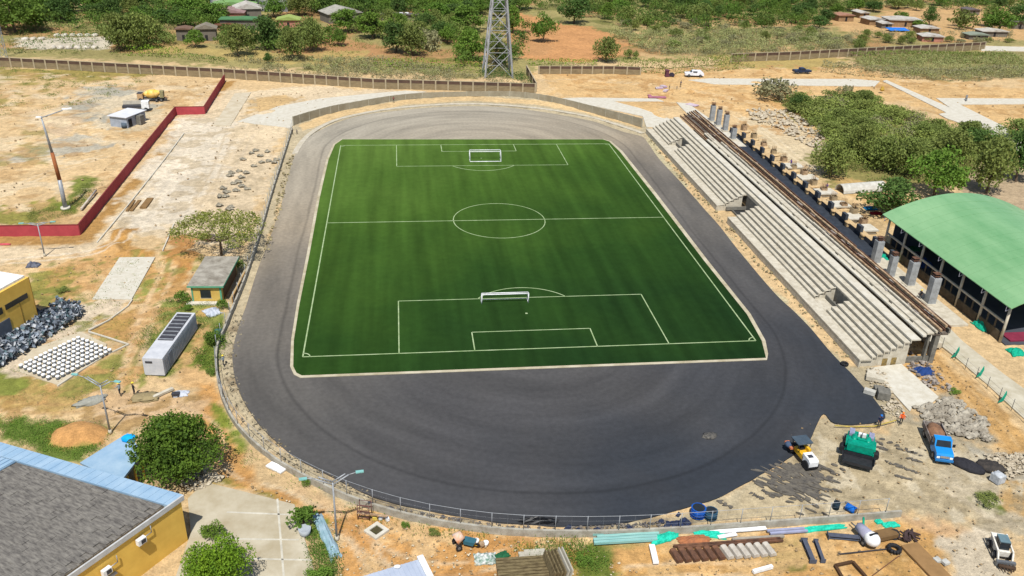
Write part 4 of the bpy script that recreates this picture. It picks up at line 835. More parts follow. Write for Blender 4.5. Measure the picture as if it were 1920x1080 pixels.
# ------------------------------------------------------------------ lamps, masts
def lamp(u, v, h, a1, label, arms=2, l1=2.2, l2=2.3, rise=.9, colr=None):
    t_ = thing('street_lamp', label, 'street lamp', G(u, v), a1)
    MB().tube((0, 0, -.2), (0, 0, h), .13, .08, n=8).build('pole', GALV, t_)
    MB().tube((0, 0, -.1), (0, 0, .5), .24, .2, n=8).build('base', CONC, t_)
    for s_, l_ in ((1, l1), (-1, l2))[:arms]:
        b = MB(); b.tube((0, 0, h-.3), (s_*l_*.75, 0, h+rise*.8), .08, n=6); b.tube((0, 0, h+.1), (s_*l_*.6, 0, h+rise), .07, n=6); b.tube((s_*l_*.75, 0, h+rise*.8), (s_*l_*1.1, 0, h+rise), .045, n=6)
        for k in range(3): b.tube((s_*l_*.15*(k+1), 0, h-.25+rise*.2*(k+1)), (s_*l_*.15*(k+1)-.1*s_, 0, h+.1+rise*.25*(k+.6)), .03, n=4)
        b.build('arm', GALV, t_); MB().box((s_*l_*1.25, 0, h+rise+.02), (.8, .34, .13)).build('lamp_head', mat('lamp_teal', D(150, 215, 210), scale=2), t_)
lamp(632, 1012, 7.6, .12, 'double armed street lamp standing in the orange earth in front of the track fence')
lamp(207, 812, 7.0, -.35, 'double armed street lamp beside the sand mound near the yellow hall', 2, 2., 2.6)
lamp(84, 480, 6.0, .1, 'thin pale double armed lamp in front of the red wall', 2, 2, 2, .3)
mt_ = thing('floodlight_mast', 'tall mast with white base, rusty middle section and a lamp arm in the left field', 'mast', G(123, 391))
MB().tube((0, 0, -.2), (0, 0, 6), .42, .38, n=12).build('lower_section', GALV, mt_); MB().tube((0, 0, 6), (-.3, 0, 11.5), .38, .34, n=12).build('rusty_section', mat('rust_orange', (.32, .11, .035), col2=(.2, .07, .03), scale=2), mt_)
MB().tube((-.3, 0, 11.5), (-.9, 0, 18.5), .26, .14, n=10).build('upper_section', GALV, mt_); MB().tube((0, 0, -.1), (0, 0, .35), .9, n=12).build('base', CONCL, mt_)
MB().tube((-.9, 0, 18.3), (2.6, 1.5, 19.3), .1, n=6).build('arm', GALV, mt_); MB().box((3.3, 1.8, 19.5), (1.7, .6, .2), .4).build('lamp_head', WHITE, mt_); MB().box((-1.3, 0, 18.4), (1.0, .5, .2)).build('lamp_head', WHITE, mt_)
tag(MB().tube(G(152, 392, .3), G(180, 357, .5), .22, n=8).build('fallen_pole', mat('pale_pole', D(226, 214, 196), scale=1)), 'pale pole lying on the grass beside the tall mast', 'pole')
lt = thing('lattice_mast', 'thin blue grey lattice mast at the far left edge among trees', 'mast', G(8, 108)); b = MB()
for z in range(0, 24, 2):
    w0 = 1.1*(1-z/40); w1 = 1.1*(1-(z+2)/40)
    for s_ in (-1, 1): b.bar((s_*w0, 0, z), (s_*w1, 0, z+2), .12, .12); b.bar((s_*w0, 0, z), (-s_*w1, 0, z+2), .08, .08)
    b.bar((0, w0, z), (0, w1, z+2), .12, .12)
b.build('lattice', mat('bluegrey_steel', D(150, 165, 180), scale=1), lt)
for (u, v, h_, s_) in ((1434, 140, 6, 'right of the dark pickup'), (28, 112, 10, 'left of the white beds')):
    pass
# goals
def goal(cx, y, s_, label, h=1.85, dep=1.5, w=7.6):
    t_ = thing('football_goal', label, 'goal', (cx, y, .13)); b = MB()
    for sx_ in (-1, 1):
        b.tube((sx_*w/2, 0, 0), (sx_*w/2, 0, h), .08, n=8)
    b.tube((-w/2, 0, h), (w/2, 0, h), .09, n=8); b.build('goal_frame', WHITE, t_)
    b = MB()
    for sx_ in (-1, 1): b.tube((sx_*w/2, 0, h), (sx_*w/2, s_*dep*.45, h-.1), .06, n=6).tube((sx_*w/2, s_*dep*.45, h-.1), (sx_*w/2, s_*dep, 0), .06, n=6).tube((sx_*w/2, 0, .05), (sx_*w/2, s_*dep, .05), .06, n=6)
    b.tube((-w/2, s_*dep*.45, h-.1), (w/2, s_*dep*.45, h-.1), .08, n=6); b.build('back_stay', WHITE, t_)
    b = MB(); b.tube((-w/2, s_*dep, .06), (w/2, s_*dep, .06), .1 if s_ < 0 else .04, n=6); b.build('ground_bar', WHITE, t_)
goal(-3.0, -35.9, 1, 'white football goal pulled in to the near penalty area line', h=1.7)
goal(.8, 39.0, -1, 'white football goal standing in the far penalty area', dep=2.2, w=7.4, h=2.2)
# ------------------------------------------------------------------ vegetation
def leafmat(name, c1, c2, rv=.16): return mat(name, c1, col2=c2, scale=.9, rough=.8, trans=.25, rndv=rv, detail=6)
LF = [leafmat('leaf_bright', (.14, .235, .03), (.08, .15, .018)), leafmat('leaf_olive', (.21, .25, .06), (.12, .16, .035)), leafmat('leaf_dark', (.085, .15, .028), (.045, .09, .018)), leafmat('leaf_grey', (.30, .285, .15), (.19, .185, .09)), leafmat('leaf_lime', (.20, .31, .02), (.12, .21, .016), .05)]
def leaf(b, p, s_, q, up=.5):
    n = Vector((q.gauss(0, 1), q.gauss(0, 1), q.gauss(0, 1)+up)).normalized(); t_ = n.orthogonal().normalized(); t_ = Matrix.Rotation(q.random()*6.3, 3, n) @ t_; w_ = n.cross(t_)
    a = s_*q.uniform(.6, 1.3); p = Vector(p); o = len(b.v)
    b.v += [tuple(p-t_*a*.5), tuple(p+w_*a*.28+n*a*.06), tuple(p+t_*a*.5), tuple(p-w_*a*.28+n*a*.06)]; b.f.append([o, o+1, o+2, o+3]); b.mi.append(0); b.sm.append(False)
def crown_mesh(name, seed, n, ls, shape, clumps, m_, hole=.0):
    """shape(rng) -> centre, radius of one clump; leaves sit in the outer shell of every clump"""
    q = random.Random(seed); b = MB()
    cl = [shape(q) for _ in range(clumps)]; tot = sum(r**2 for c, r in cl)
    for c, r in cl:
        k = int(n*r*r/tot)
        for _ in range(k):
            d = Vector((q.gauss(0, 1), q.gauss(0, 1), q.gauss(0, .8)+.25)).normalized(); rr_ = r*(1-abs(q.gauss(0, .28)))
            leaf(b, Vector(c)+Vector((d.x*rr_, d.y*rr_, d.z*rr_*.8)), ls, q)
    me = bpy.data.meshes.new(name); me.from_pydata(b.v, [], b.f); me.materials.append(m_); me.update(); return me, cl
def tree_proto(name, seed, W_, H_, n, ls, m_, kind='round', trunk=.28, cl=26):
    def sh(q):
        a = q.random()*6.283; r = math.sqrt(q.random())
        if kind == 'umbrella':
            x, y = math.cos(a)*r*W_*.46, math.sin(a)*r*W_*.46; return (x, y, H_*(.90-.22*r*r)+q.uniform(-.02, .02)*H_), W_*.055*q.uniform(.7, 1.5)
        if kind == 'shrub':
            x, y = math.cos(a)*r*W_*.36, math.sin(a)*r*W_*.36; return (x, y, H_*q.uniform(.3, .75)*(1.05-r*.5)), W_*.15*q.uniform(.7, 1.3)
        z = q.random(); k = math.sin(math.pi*(.18+.74*z))
        return (math.cos(a)*r*W_*.40*k, math.sin(a)*r*W_*.40*k, H_*(.27+.58*z)), W_*.15*q.uniform(.6, 1.45)
    me, C_ = crown_mesh('crown', seed, n, ls, sh, cl, m_)
    q = random.Random(seed+9); b = MB(); th = H_*(.30 if kind != 'umbrella' else .38)
    lean = Vector((q.uniform(-.08, .08)*H_, q.uniform(-.08, .08)*H_, 0)); top = lean+Vector((0, 0, th))
    b.tube((0, 0, -.3), top*.55, trunk, trunk*.8, n=7); b.tube(top*.55, top, trunk*.8, trunk*.65, n=7)
    for c, r in C_[:min(len(C_), 11)]:
        c = Vector(c); mid = top.lerp(c, .55)+Vector((q.uniform(-.3, .3), q.uniform(-.3, .3), -.04*H_)); b.tube(top, mid, trunk*.42, trunk*.25, n=5); b.tube(mid, c, trunk*.25, trunk*.08, n=5)
    tm_ = bpy.data.meshes.new('trunk'); tm_.from_pydata(b.v, [], b.f); tm_.materials.append(BARK); tm_.update()
    return (me, tm_, W_, H_, name)
PR = {
 0: [tree_proto('tree', 11+i, 10, 8, 2400, .62, LF[0], cl=30) for i in range(2)],
 1: [tree_proto('tree', 21+i, 10, 7, 2200, .6, LF[1], cl=30) for i in range(2)],
 2: [tree_proto('tree', 31+i, 10, 8, 2400, .62, LF[2], cl=30) for i in range(2)],
 3: [tree_proto('bush', 41+i, 6, 3.4, 900, .42, LF[3], 'shrub', .1, 16) for i in range(2)],
 4: [tree_proto('bush', 51+i, 6, 3.8, 1000, .42, LF[1], 'shrub', .1, 16) for i in range(2)],
 5: [tree_proto('bush', 61+i, 6, 4, 1000, .42, LF[0], 'shrub', .1, 16) for i in range(2)],
}
def plant(u, v, w_, h_, kind, label, cat='tree', group=None, proto=None, rz=None, pos=None, name=None):
    """w_, h_ in metres"""
    me, tm_, W_, H_, nm = proto or rnd.choice(PR[kind])
    t_ = thing(name or nm, label, cat, pos or G(u, v), rnd.random()*6.28 if rz is None else rz, group); t_.scale = (w_/W_, w_/W_, h_/H_)
    for n_, m_ in (('crown', me), ('trunk', tm_)):
        o = bpy.data.objects.new(n_, m_); COL.objects.link(o); o.parent = t_
    return t_
def ppm(u, v): return FPX/((G(u, v)-CAM).dot(AF))
# far trees one can tell apart: u, v of the foot, width and height in pixels, kind, label
FT = [
 (366, 88, 40, 30, 0, 'round bright green tree with a neat shadow in front of the grey stone hut'),
 (447, 104, 62, 52, 1, 'olive green spreading tree right of the grey stone hut'),
 (500, 92, 62, 58, 2, 'dense dark green tree in front of the pale roofed farm buildings'),
 (548, 112, 62, 52, 1, 'olive tree nearest the far wall, left of the orange soil patch'),
 (584, 96, 56, 58, 1, 'tall olive tree at the left edge of the orange soil patch'),
 (634, 85, 34, 30, 0, 'small round green tree standing alone on the orange soil'),
 (503, 118, 18, 18, 2, 'tiny dark tree right behind the far wall below the farm'),
 (655, 60, 60, 40, 0, 'green tree below the grey sloping farm roof'),
 (700, 72, 60, 46, 0, 'broad green tree right of the grey sloping farm roof'),
 (742, 98, 58, 52, 2, 'dark tree left of the bright hedge row'),
 (774, 104, 62, 52, 1, 'olive tree directly above the middle of the bright hedge row'),
 (802, 92, 60, 52, 3, 'pale khaki tree between the green trees left of the pylon'),
 (840, 82, 30, 34, 0, 'small green tree left of the pylon beside the khaki tree'),
 (878, 112, 56, 54, 0, 'bright green tree just left of the pylon leg'),
 (930, 118, 44, 42, 1, 'olive tree seen through the pylon legs'),
 (962, 62, 34, 48, 0, 'upright green tree right of the pylon at the edge of the bare slope'),
 (1018, 78, 46, 50, 0, 'green tree standing alone on the bare sandy slope'),
 (1076, 44, 58, 46, 2, 'dark green tree at the top of the bare sandy slope'),
 (1138, 116, 52, 42, 1, 'round olive tree at the right end of the bright far hedge'),
 (1183, 110, 28, 22, 4, 'small green bush right of the round olive tree by the far wall'),
 (878, 58, 70, 44, 0, 'wide green tree on the upper left of the pylon'),
 (1742, 48, 30, 34, 2, 'dark upright tree on the sandy clearing behind the shacks'),
 (1722, 52, 30, 20, 5, 'green bush right of the long white shack roof'),
 (1690, 34, 30, 16, 5, 'low green bush above the long white shack roof'),
 (1800, 52, 60, 40, 4, 'grey green tree between the shacks and the far right roofs'),
 (1870, 62, 60, 44, 0, 'green tree in front of the small hut at the far right edge'),
 (1905, 52, 44, 40, 2, 'dark green tree at the far right edge near the hut'),
 (1855, 50, 36, 38, 1, 'olive tree beside the far right sandy lane'),
 (115, 40, 60, 40, 2, 'dark spreading tree at the upper left above the long hedges'),
 (225, 95, 66, 62, 1, 'olive tree in front of the white seed beds'),
 (262, 92, 60, 60, 1, 'olive tree right of the white seed beds'),
 (278, 80, 60, 44, 1, 'broad grey green tree left of the stone hut'),
 (30, 60, 110, 70, 0, 'large leafy tree at the upper left corner'),
 (92, 36, 60, 60, 0, 'leafy tree beside the large corner tree'),
 (248, 24, 70, 46, 2, 'dark tree along the top edge left of the farm'),
 (395, 45, 64, 36, 0, 'bright tree left of the green farm roof'),
 (345, 48, 40, 30, 0, 'bright bushy tree above the stone hut'),
]
for (u, v, w_, h_, k, lb) in FT:
    s_ = ppm(u, v); plant(u, v, w_/s_*1.15, h_/s_/.93, k, lb)
def inpoly(x, y, P):
    r = False
    for (ax, ay), (bx, by) in zip(P, P[1:]+P[:1]):
        if (ay > y) != (by > y) and x < (bx-ax)*(y-ay)/(by-ay)+ax: r = not r
    return r
def scatter(px, n, wr, hr, kinds, label, group, cat='tree', seed=0, mind=3.):
    P = gp(px); q = random.Random(seed); xs = [p[0] for p in P]; ys = [p[1] for p in P]; pts = []; tr_ = 0
    while len(pts) < n and tr_ < 20000:
        tr_ += 1; x, y = q.uniform(min(xs), max(xs)), q.uniform(min(ys), max(ys))
        if inpoly(x, y, P) and all((x-a)**2+(y-c)**2 > mind**2 for a, c in pts): pts.append((x, y))
    for x, y in pts: plant(0, 0, q.uniform(*wr), q.uniform(*hr), q.choice(kinds), label, cat, group, pos=(x, y, 0))
scatter([(300, 2), (660, 2), (640, 30), (540, 40), (330, 34)], 15, (10, 16), (8, 11), [0, 0, 2, 1], 'green tree in the wood behind the far farm buildings', 'trees around the farm', seed=1, mind=7)
scatter([(0, 2), (300, 2), (330, 60), (180, 42), (0, 30)], 20, (8, 15), (5, 9), [0, 1, 2, 1], 'tree in the loose wood at the upper left of the picture', 'trees at the upper left', seed=2, mind=8)
scatter([(560, 2), (1000, 2), (960, 34), (830, 40), (700, 34), (600, 36)], 34, (9, 16), (6, 10), [0, 2, 2, 0], 'dense green tree in the wood along the top behind the pylon', 'trees along the top behind the pylon', seed=3, mind=6)
scatter([(700, 45), (860, 45), (850, 80), (760, 88), (690, 70)], 9, (7, 11), (6, 8), [0, 1, 2], 'green tree in the thicket above the bright hedge row', 'trees above the hedge row', seed=4, mind=7)
scatter([(1090, 2), (1480, 2), (1500, 45), (1300, 50), (1150, 45)], 46, (8, 13), (5, 8), [0, 1, 1, 2, 4], 'bushy green tree in the thicket at the top right of the bare slope', 'trees in the upper thicket', seed=5, mind=6)
scatter([(1130, 45), (1500, 45), (1560, 85), (1250, 92)], 36, (5, 9), (2.8, 5), [3, 4, 1, 3], 'olive grey scrub tree on the dry slope above the far hedge', 'scrub trees on the dry slope', seed=6, mind=5)
scatter([(1480, 2), (1910, 2), (1900, 14), (1560, 26), (1540, 60), (1480, 50)], 34, (8, 13), (5, 8), [0, 2, 1, 4], 'green tree in the wood behind the shacks', 'trees behind the shacks', seed=7, mind=6)
scatter([(1500, 70), (1900, 60), (1900, 80), (1520, 98)], 26, (4, 7), (2, 3.6), [3, 4, 1], 'low grey green bush between the shacks and the long far wall', 'bushes below the shacks', 'bush', seed=8, mind=4)
scatter([(1470, 196), (1560, 188), (1640, 190), (1730, 236), (1880, 262), (1880, 300), (1620, 310), (1560, 262)], 52, (8, 12), (3, 5), [1, 4, 4, 3, 1], 'low spreading scrub tree in the thicket right of the stand', 'scrub trees right of the stand', seed=9, mind=4)
RT = [(1558, 330, 78, 62, 1, 'bushy olive tree at the left tip of the right thicket'), (1612, 300, 60, 60, 1, 'olive tree above the white concrete pipe half'), (1655, 320, 70, 60, 1, 'olive tree right of the white pipe half'), (1700, 330, 76, 66, 1, 'wide olive tree in the middle of the right thicket'),
 (1752, 368, 96, 86, 0, 'bright green tree just behind the hall roof'), (1850, 362, 84, 92, 1, 'tall olive tree with visible trunk behind the hall roof'), (1905, 340, 80, 96, 2, 'dark green tree at the right edge behind the hall'), (1785, 300, 80, 50, 1, 'broad tree at the upper side of the right thicket'),
 (1662, 400, 106, 62, 2, 'dark dense tree at the left end of the hall roof'), (1830, 285, 80, 40, 2, 'dark flat tree at the upper right of the thicket'), (1498, 206, 44, 26, 2, 'round dark green bush at the left end of the scrub'), (1448, 184, 86, 46, 3, 'grey bare twigged bush group left of the pale road'),
 (1582, 180, 30, 26, 3, 'small flat topped tree on the sand above the thicket'), (1810, 250, 30, 34, 3, 'small pale tree beside the concrete road'), (1905, 262, 70, 34, 1, 'flat olive tree at the right edge over the concrete road')]
for (u, v, w_, h_, k, lb) in RT:
    s_ = ppm(u, v); plant(u, v, w_/s_*1.15, h_/s_/.9, k, lb)
# detailed near trees
P1 = tree_proto('tree', 101, 10, 7, 15000, .36, leafmat('leaf_near', (.12, .20, .018), (.04, .085, .009), .02), cl=60, trunk=.25)
plant(335, 893, 10.4, 7.6, 0, 'large dense green tree beside the yellow hall and blue canopy', proto=P1, name='tree')
P2 = tree_proto('tree', 111, 8, 5.4, 11000, .28, leafmat('leaf_near_lime', (.19, .31, .016), (.08, .17, .010), .02), cl=46, trunk=.15)
plant(418, 1098, 7.2, 5.4, 0, 'bright green tree standing on the concrete yard at the bottom left', proto=P2)
plant(400, 1010, 3, 3.0, 0, 'small round green bush above the bright tree on the concrete yard', 'bush', proto=PR[5][0])
UM = tree_proto('tree', 121, 15, 6.4, 6000, .32, leafmat('leaf_umbrella', (.25, .27, .05), (.14, .17, .035), .02), 'umbrella', .26, 120)
plant(418, 478, 17, 7.2, 0, 'wide flat topped umbrella tree behind the guard house', proto=UM, pos=G(415, 478), rz=.6)
b = MB(); q = random.Random(4); frond = MB()
PT = thing('palm_bush', 'spiky green palm like plant in a white tub at the corner of the concrete yard', 'plant', G(570, 985))
for i in range(46):
    a = q.random()*6.28; l_ = q.uniform(1.3, 2.3); e_ = q.uniform(.3, 1.3); pz = Vector((0, 0, 1.2))
    for k in range(6):
        t_ = k/6; p0 = pz+Vector((math.cos(a)*l_*t_*math.cos(e_), math.sin(a)*l_*t_*math.cos(e_), l_*t_*math.sin(e_)-1.0*t_*t_))
        for _ in range(5): leaf(frond, p0+Vector((q.gauss(0, .1), q.gauss(0, .1), q.gauss(0, .05))), .42, q)
frond.build('fronds', LF[0], PT); MB().tube((0, 0, -.2), (0, 0, 1.3), .15, .1, n=6).build('stem', BARK, PT); 
tag(MB().tube((0, 0, -.1), (0, 0, .85), .5, .68, n=16).tube((0, 0, .851), (0, 0, .88), .55, n=14).build('planter', mat('planter_white', D(200, 208, 216), scale=1), loc=G(572, 1002)), 'round white planter tub below the spiky plant', 'planter')
for (u, v, w_, h_, k, lb) in [(345, 566, 3.2, 2.6, 5, 'green bush at the left corner of the guard house'), (352, 582, 1.8, 1.4, 5, 'small bush below the guard house corner'), (418, 578, 2.2, 2.2, 5, 'dark green bush at the right front corner of the guard house'), (448, 505, 2.6, 2.6, 5, 'green bush behind the guard house roof'), (400, 645, 3.4, 3, 5, 'green bush against the teal netting on the track fence'), (574, 908, 1.6, .9, 5, 'little green shrub at the foot of the track fence'), (760, 988, 1.3, .9, 5, 'tiny green shrub near the square pit'), (815, 1000, 1.6, .7, 4, 'low green weed clump under the track fence'), (1855, 940, 3.4, .8, 4, 'low green weed patch in the lower right yard'), (1095, 1055, 2.6, 1.2, 5, 'green weed bush above the pallet stack'), (600, 1085, 3.2, 1.6, 5, 'leafy green bush at the bottom edge right of the concrete yard'), (395, 700, 2.0, .9, 5, 'low bright shrub by the fence above the curve'), (118, 545, 2.6, .7, 4, 'low green bush behind the yellow block'), (100, 585, 3, .8, 4, 'weed clump between yellow block and grey heap'), (1790, 735, 2.2, .5, 5, 'green weed strip beside the rubble near the grandstand end')]:
    plant(u, v, w_, h_, k, lb, 'bush' if 'weed' not in lb else 'weeds')
# bright clipped hedges
def hedge(px, w_, h_, label, m_=LF[4], dens=26):
    P = [G(*p) for p in px]; q = random.Random(int(px[0][0])); b = MB(); ns_ = 0
    for a, c in zip(P, P[1:]):
        L_ = (c-a).length; n = int(L_*dens); d = (c-a)/L_; s_ = Vector((-d.y, d.x, 0))
        for i in range(n):
            t_ = q.random(); ph = q.uniform(-.2, math.pi+.2); bump_ = 1+.22*math.sin(t_*L_*1.1+q.random())*q.random()
            p = a+d*(t_*L_)+s_*math.cos(ph)*w_/2*bump_; p.z = max(.05, math.sin(ph)*h_*bump_*q.uniform(.75, 1)); leaf(b, p, .55, q)
    r = b.build('hedge', m_); return tag(r, label, 'hedge')
hedge([(700, 128), (780, 128), (900, 134)], 4, 3.4, 'bright lime green hedge row behind the far wall left of the pylon')
hedge([(990, 121), (1060, 121), (1120, 122)], 2.6, 2, 'bright lime hedge on the sandy slope above the pillar wall right of the pylon')
hedge([(240, 102), (290, 102), (345, 106)], 4.5, 3.0, 'bright hedge right of the white seed beds behind the far wall')
hedge([(345, 108), (380, 112), (420, 118)], 4, 1.8, 'low green hedge continuing below the round bright tree', LF[1])
hedge([(30, 62), (105, 58)], 5, 4, 'long dark hedge above the white seed beds, left piece', LF[2])
hedge([(112, 58), (195, 60)], 5, 4, 'long green hedge above the white seed beds, right piece', LF[0])
hedge([(88, 78), (185, 78)], 4.5, 3.6, 'green hedge between the two rows of white seed beds', LF[0])
hedge([(30, 96), (85, 94)], 6, 3.6, 'dark green hedge left of the lower seed beds', LF[2])
hedge([(1155, 128), (1250, 133), (1330, 128), (1400, 122)], 8, 4.2, 'long olive thorn hedge in front of the dry slope right of the pylon', LF[1], 60)
hedge([(1540, 128), (1640, 138), (1800, 145), (1900, 135)], 12, 2.6, 'broad band of grey olive scrub below the long far right wall', LF[3], 70)
hedge([(1600, 112), (1700, 108), (1900, 112)], 16, 2.4, 'broad strip of olive scrub right below the long far right wall', LF[1], 90)
# countless low growth
def wood(px, n, rr_, hh, m_, label, seed, ls=.75, per=260, mind=4.5):
    P = gp(px); q = random.Random(seed); xs = [p[0] for p in P]; ys = [p[1] for p in P]; b = MB(); k = t_ = 0; pts = []
    while k < n and t_ < n*60:
        t_ += 1; x, y = q.uniform(min(xs), max(xs)), q.uniform(min(ys), max(ys))
        if not inpoly(x, y, P) or any((x-a)**2+(y-c)**2 < mind**2 for a, c in pts): continue
        pts.append((x, y)); k += 1; R_ = q.uniform(*rr_); H_ = q.uniform(*hh)
        for j in range(7):
            a = q.random()*6.28; d = q.random()*R_*.7; cx_, cy_, cz_ = x+math.cos(a)*d, y+math.sin(a)*d, H_*q.uniform(.35, .8); r_ = R_*q.uniform(.3, .55)
            for _ in range(per//7): v_ = Vector((q.gauss(0, 1), q.gauss(0, 1), q.gauss(0, .8)+.3)).normalized(); leaf(b, (cx_+v_.x*r_, cy_+v_.y*r_, max(.2, cz_+v_.z*r_*.8)), ls, q)
    tag(b.build('far_wood', m_), label, 'wood', kind='stuff')
WM1 = mat('wood_leaf', (.125, .20, .026), col2=(.035, .075, .012), scale=.09, rough=.8, trans=.2); WM2 = mat('wood_olive', (.24, .29, .07), col2=(.11, .16, .035), scale=.09, rough=.8, trans=.2)
wood([(-20, -12), (330, -12), (330, 34), (250, 52), (150, 30), (90, 50), (-20, 60)], 60, (4, 6.5), (4, 7), WM1, 'merged green tree canopy at the upper left corner', 1)
wood([(300, 16), (430, 16), (420, 48), (340, 50)], 16, (4, 6), (4, 6), WM1, 'merged tree canopy around the green roofed farm', 2)
wood([(520, -12), (1000, -12), (990, 20), (960, 34), (830, 46), (700, 40), (600, 30), (520, 30)], 110, (4.5, 7), (5, 8), WM1, 'merged green tree canopy along the top behind the pylon', 3)
wood([(-20, 28), (330, 40), (420, 36), (430, 52), (330, 58), (300, 50), (200, 50), (110, 56), (-20, 60)], 46, (3.5, 5.5), (3.5, 6), WM1, 'merged green canopy above the seed beds at the upper left', 11)
wood([(190, 62), (320, 62), (330, 90), (240, 96), (205, 84)], 22, (3, 4.5), (3, 5), WM2, 'merged olive canopy right of the seed beds', 12)
wood([(410, 64), (560, 60), (640, 66), (600, 92), (540, 102), (470, 96), (415, 90)], 34, (3, 4.6), (3, 5.5), WM1, 'merged canopy in front of the farm buildings', 13)
wood([(840, 60), (990, 56), (985, 100), (960, 128), (850, 126)], 30, (3, 4.6), (3, 6), WM1, 'merged green canopy around the pylon legs', 14)
wood([(640, 50), (880, 45), (880, 75), (790, 96), (740, 80), (680, 74)], 26, (3.5, 5), (3.5, 5.5), WM2, 'merged thicket above the bright hedge row', 4)
wood([(990, -12), (1640, -12), (1620, 18), (1540, 52), (1500, 60), (1300, 60), (1180, 66), (1120, 40), (1060, 26), (1000, 22)], 170, (4, 6.5), (4, 7), WM1, 'merged green canopy at the top right of the bare slope', 5)
wood([(1140, 60), (1280, 62), (1520, 62), (1590, 80), (1540, 100), (1420, 100), (1300, 104), (1230, 100), (1180, 84)], 120, (2.6, 4.2), (1.6, 3.2), mat('wood_grey', (.36, .36, .15), col2=(.22, .25, .085), scale=.12, rough=.8, trans=.2), 'merged grey olive scrub canopy on the dry slope', 6, .5, 200, 3.6)
wood([(1640, -12), (1960, -12), (1960, 12), (1800, 22), (1640, 20)], 60, (4, 6), (4, 7), WM1, 'merged green canopy behind the shacks', 7)
wood([(1480, 200), (1560, 192), (1650, 196), (1740, 240), (1900, 268), (1920, 320), (1830, 330), (1720, 326), (1600, 322), (1540, 318), (1560, 262)], 95, (2.8, 4.4), (2.2, 4), mat('wood_thicket', (.29, .34, .075), col2=(.15, .21, .045), scale=.12, rough=.8, trans=.2), 'merged olive green thicket right of the stand', 8, .42, 320, 3.2)
wood([(1560, 128), (1640, 112), (1920, 104), (1920, 142), (1800, 150), (1660, 142)], 90, (2.6, 4), (1.2, 2.2), mat('wood_grey', (0, 0, 0)), 'merged low scrub band right of the dark pickup', 9, .45, 180, 3.4)
wood([(700, 128), (720, 116), (500, 108), (430, 116), (600, 140), (880, 146)], 34, (1.8, 2.8), (1, 1.8), mat('wood_grey', (0, 0, 0)), 'merged dry scrub behind the far wall left of the pylon', 10, .4, 120, 3)
def ground_cover(px, n, ls, m_, label, seed, h=.5, name='ground_cover', thr=.47, sc=6):
    P = gp(px); q = random.Random(seed); xs = [p[0] for p in P]; ys = [p[1] for p in P]; b = MB(); k = 0; t_ = 0
    while k < n and t_ < n*12:
        t_ += 1; x, y = q.uniform(min(xs), max(xs)), q.uniform(min(ys), max(ys))
        if not inpoly(x, y, P) or vnoise(np.array([x]), np.array([y]), sc, 400+seed)[0] < thr: continue
        for _ in range(7): leaf(b, (x+q.gauss(0, .45), y+q.gauss(0, .45), abs(q.gauss(0, h))+.05), ls, q)
        k += 1
    tag(b.build(name, m_), label, 'undergrowth', kind='stuff')
ground_cover([(430, 112), (760, 110), (900, 145), (980, 158), (700, 152), (430, 132)], 1500, .5, LF[3], 'dry scrub and tall grass along the back of the far wall', 1, .7, thr=.35)
ground_cover([(1150, 60), (1500, 60), (1600, 88), (1480, 106), (1220, 104)], 2400, .5, LF[3], 'grey olive scrub covering the dry slope', 2, .8, thr=.42)
ground_cover([(1500, 60), (1900, 50), (1900, 82), (1500, 100)], 1100, .45, LF[3], 'scattered scrub on the sand around the shacks', 3, .5)
ground_cover([(1460, 192), (1600, 186), (1740, 236), (1900, 262), (1900, 330), (1600, 345), (1540, 300), (1560, 262)], 2600, .4, LF[1], 'undergrowth between the trees right of the stand', 4, .6, thr=.36)
ground_cover([(0, 30), (330, 60), (330, 110), (0, 100)], 700, .45, LF[1], 'rough grass between the hedges at the upper left', 5, .4)
ground_cover([(560, 60), (960, 50), (960, 140), (640, 120)], 700, .45, LF[1], 'rough grass under the trees left of the pylon', 6, .4)
ground_cover([(900, 1006), (1110, 1012), (1150, 1060), (1100, 1078), (1000, 1045)], 520, .16, LF[0], 'green weeds between the perimeter wall and the pallet stack', 7, .18, sc=2)
ground_cover([(900, 145), (960, 148), (1000, 165), (985, 140), (900, 132)], 300, .4, LF[2], 'dark undergrowth at the foot of the pylon', 8, .9, thr=.2)
ground_cover([(0, 780), (120, 792), (215, 800), (160, 862), (60, 840), (0, 815)], 1500, .14, LF[0], 'green grass around the sand mound by the yellow hall', 9, .06, sc=1.5, thr=.3)
ground_cover([(255, 640), (320, 705), (335, 650), (400, 600), (425, 560), (310, 562), (275, 610)], 900, .16, LF[0], 'green grass around the white container', 10, .08, sc=1.5, thr=.45)
ground_cover([(575, 990), (612, 985), (640, 1080), (590, 1080)], 500, .16, LF[0], 'strip of grass right of the concrete yard', 11, .1, sc=1.5, thr=.2)
ground_cover([(365, 660), (410, 600), (425, 640), (405, 700), (372, 690)], 400, .2, LF[0], 'weeds along the outside of the fence left of the bend', 12, .15, sc=1.5, thr=.3)
ground_cover([(40, 398), (130, 376), (150, 350), (185, 330), (180, 350), (140, 400), (60, 418)], 500, .2, LF[1], 'dry grass around the tall mast', 13, .12, sc=2, thr=.45)
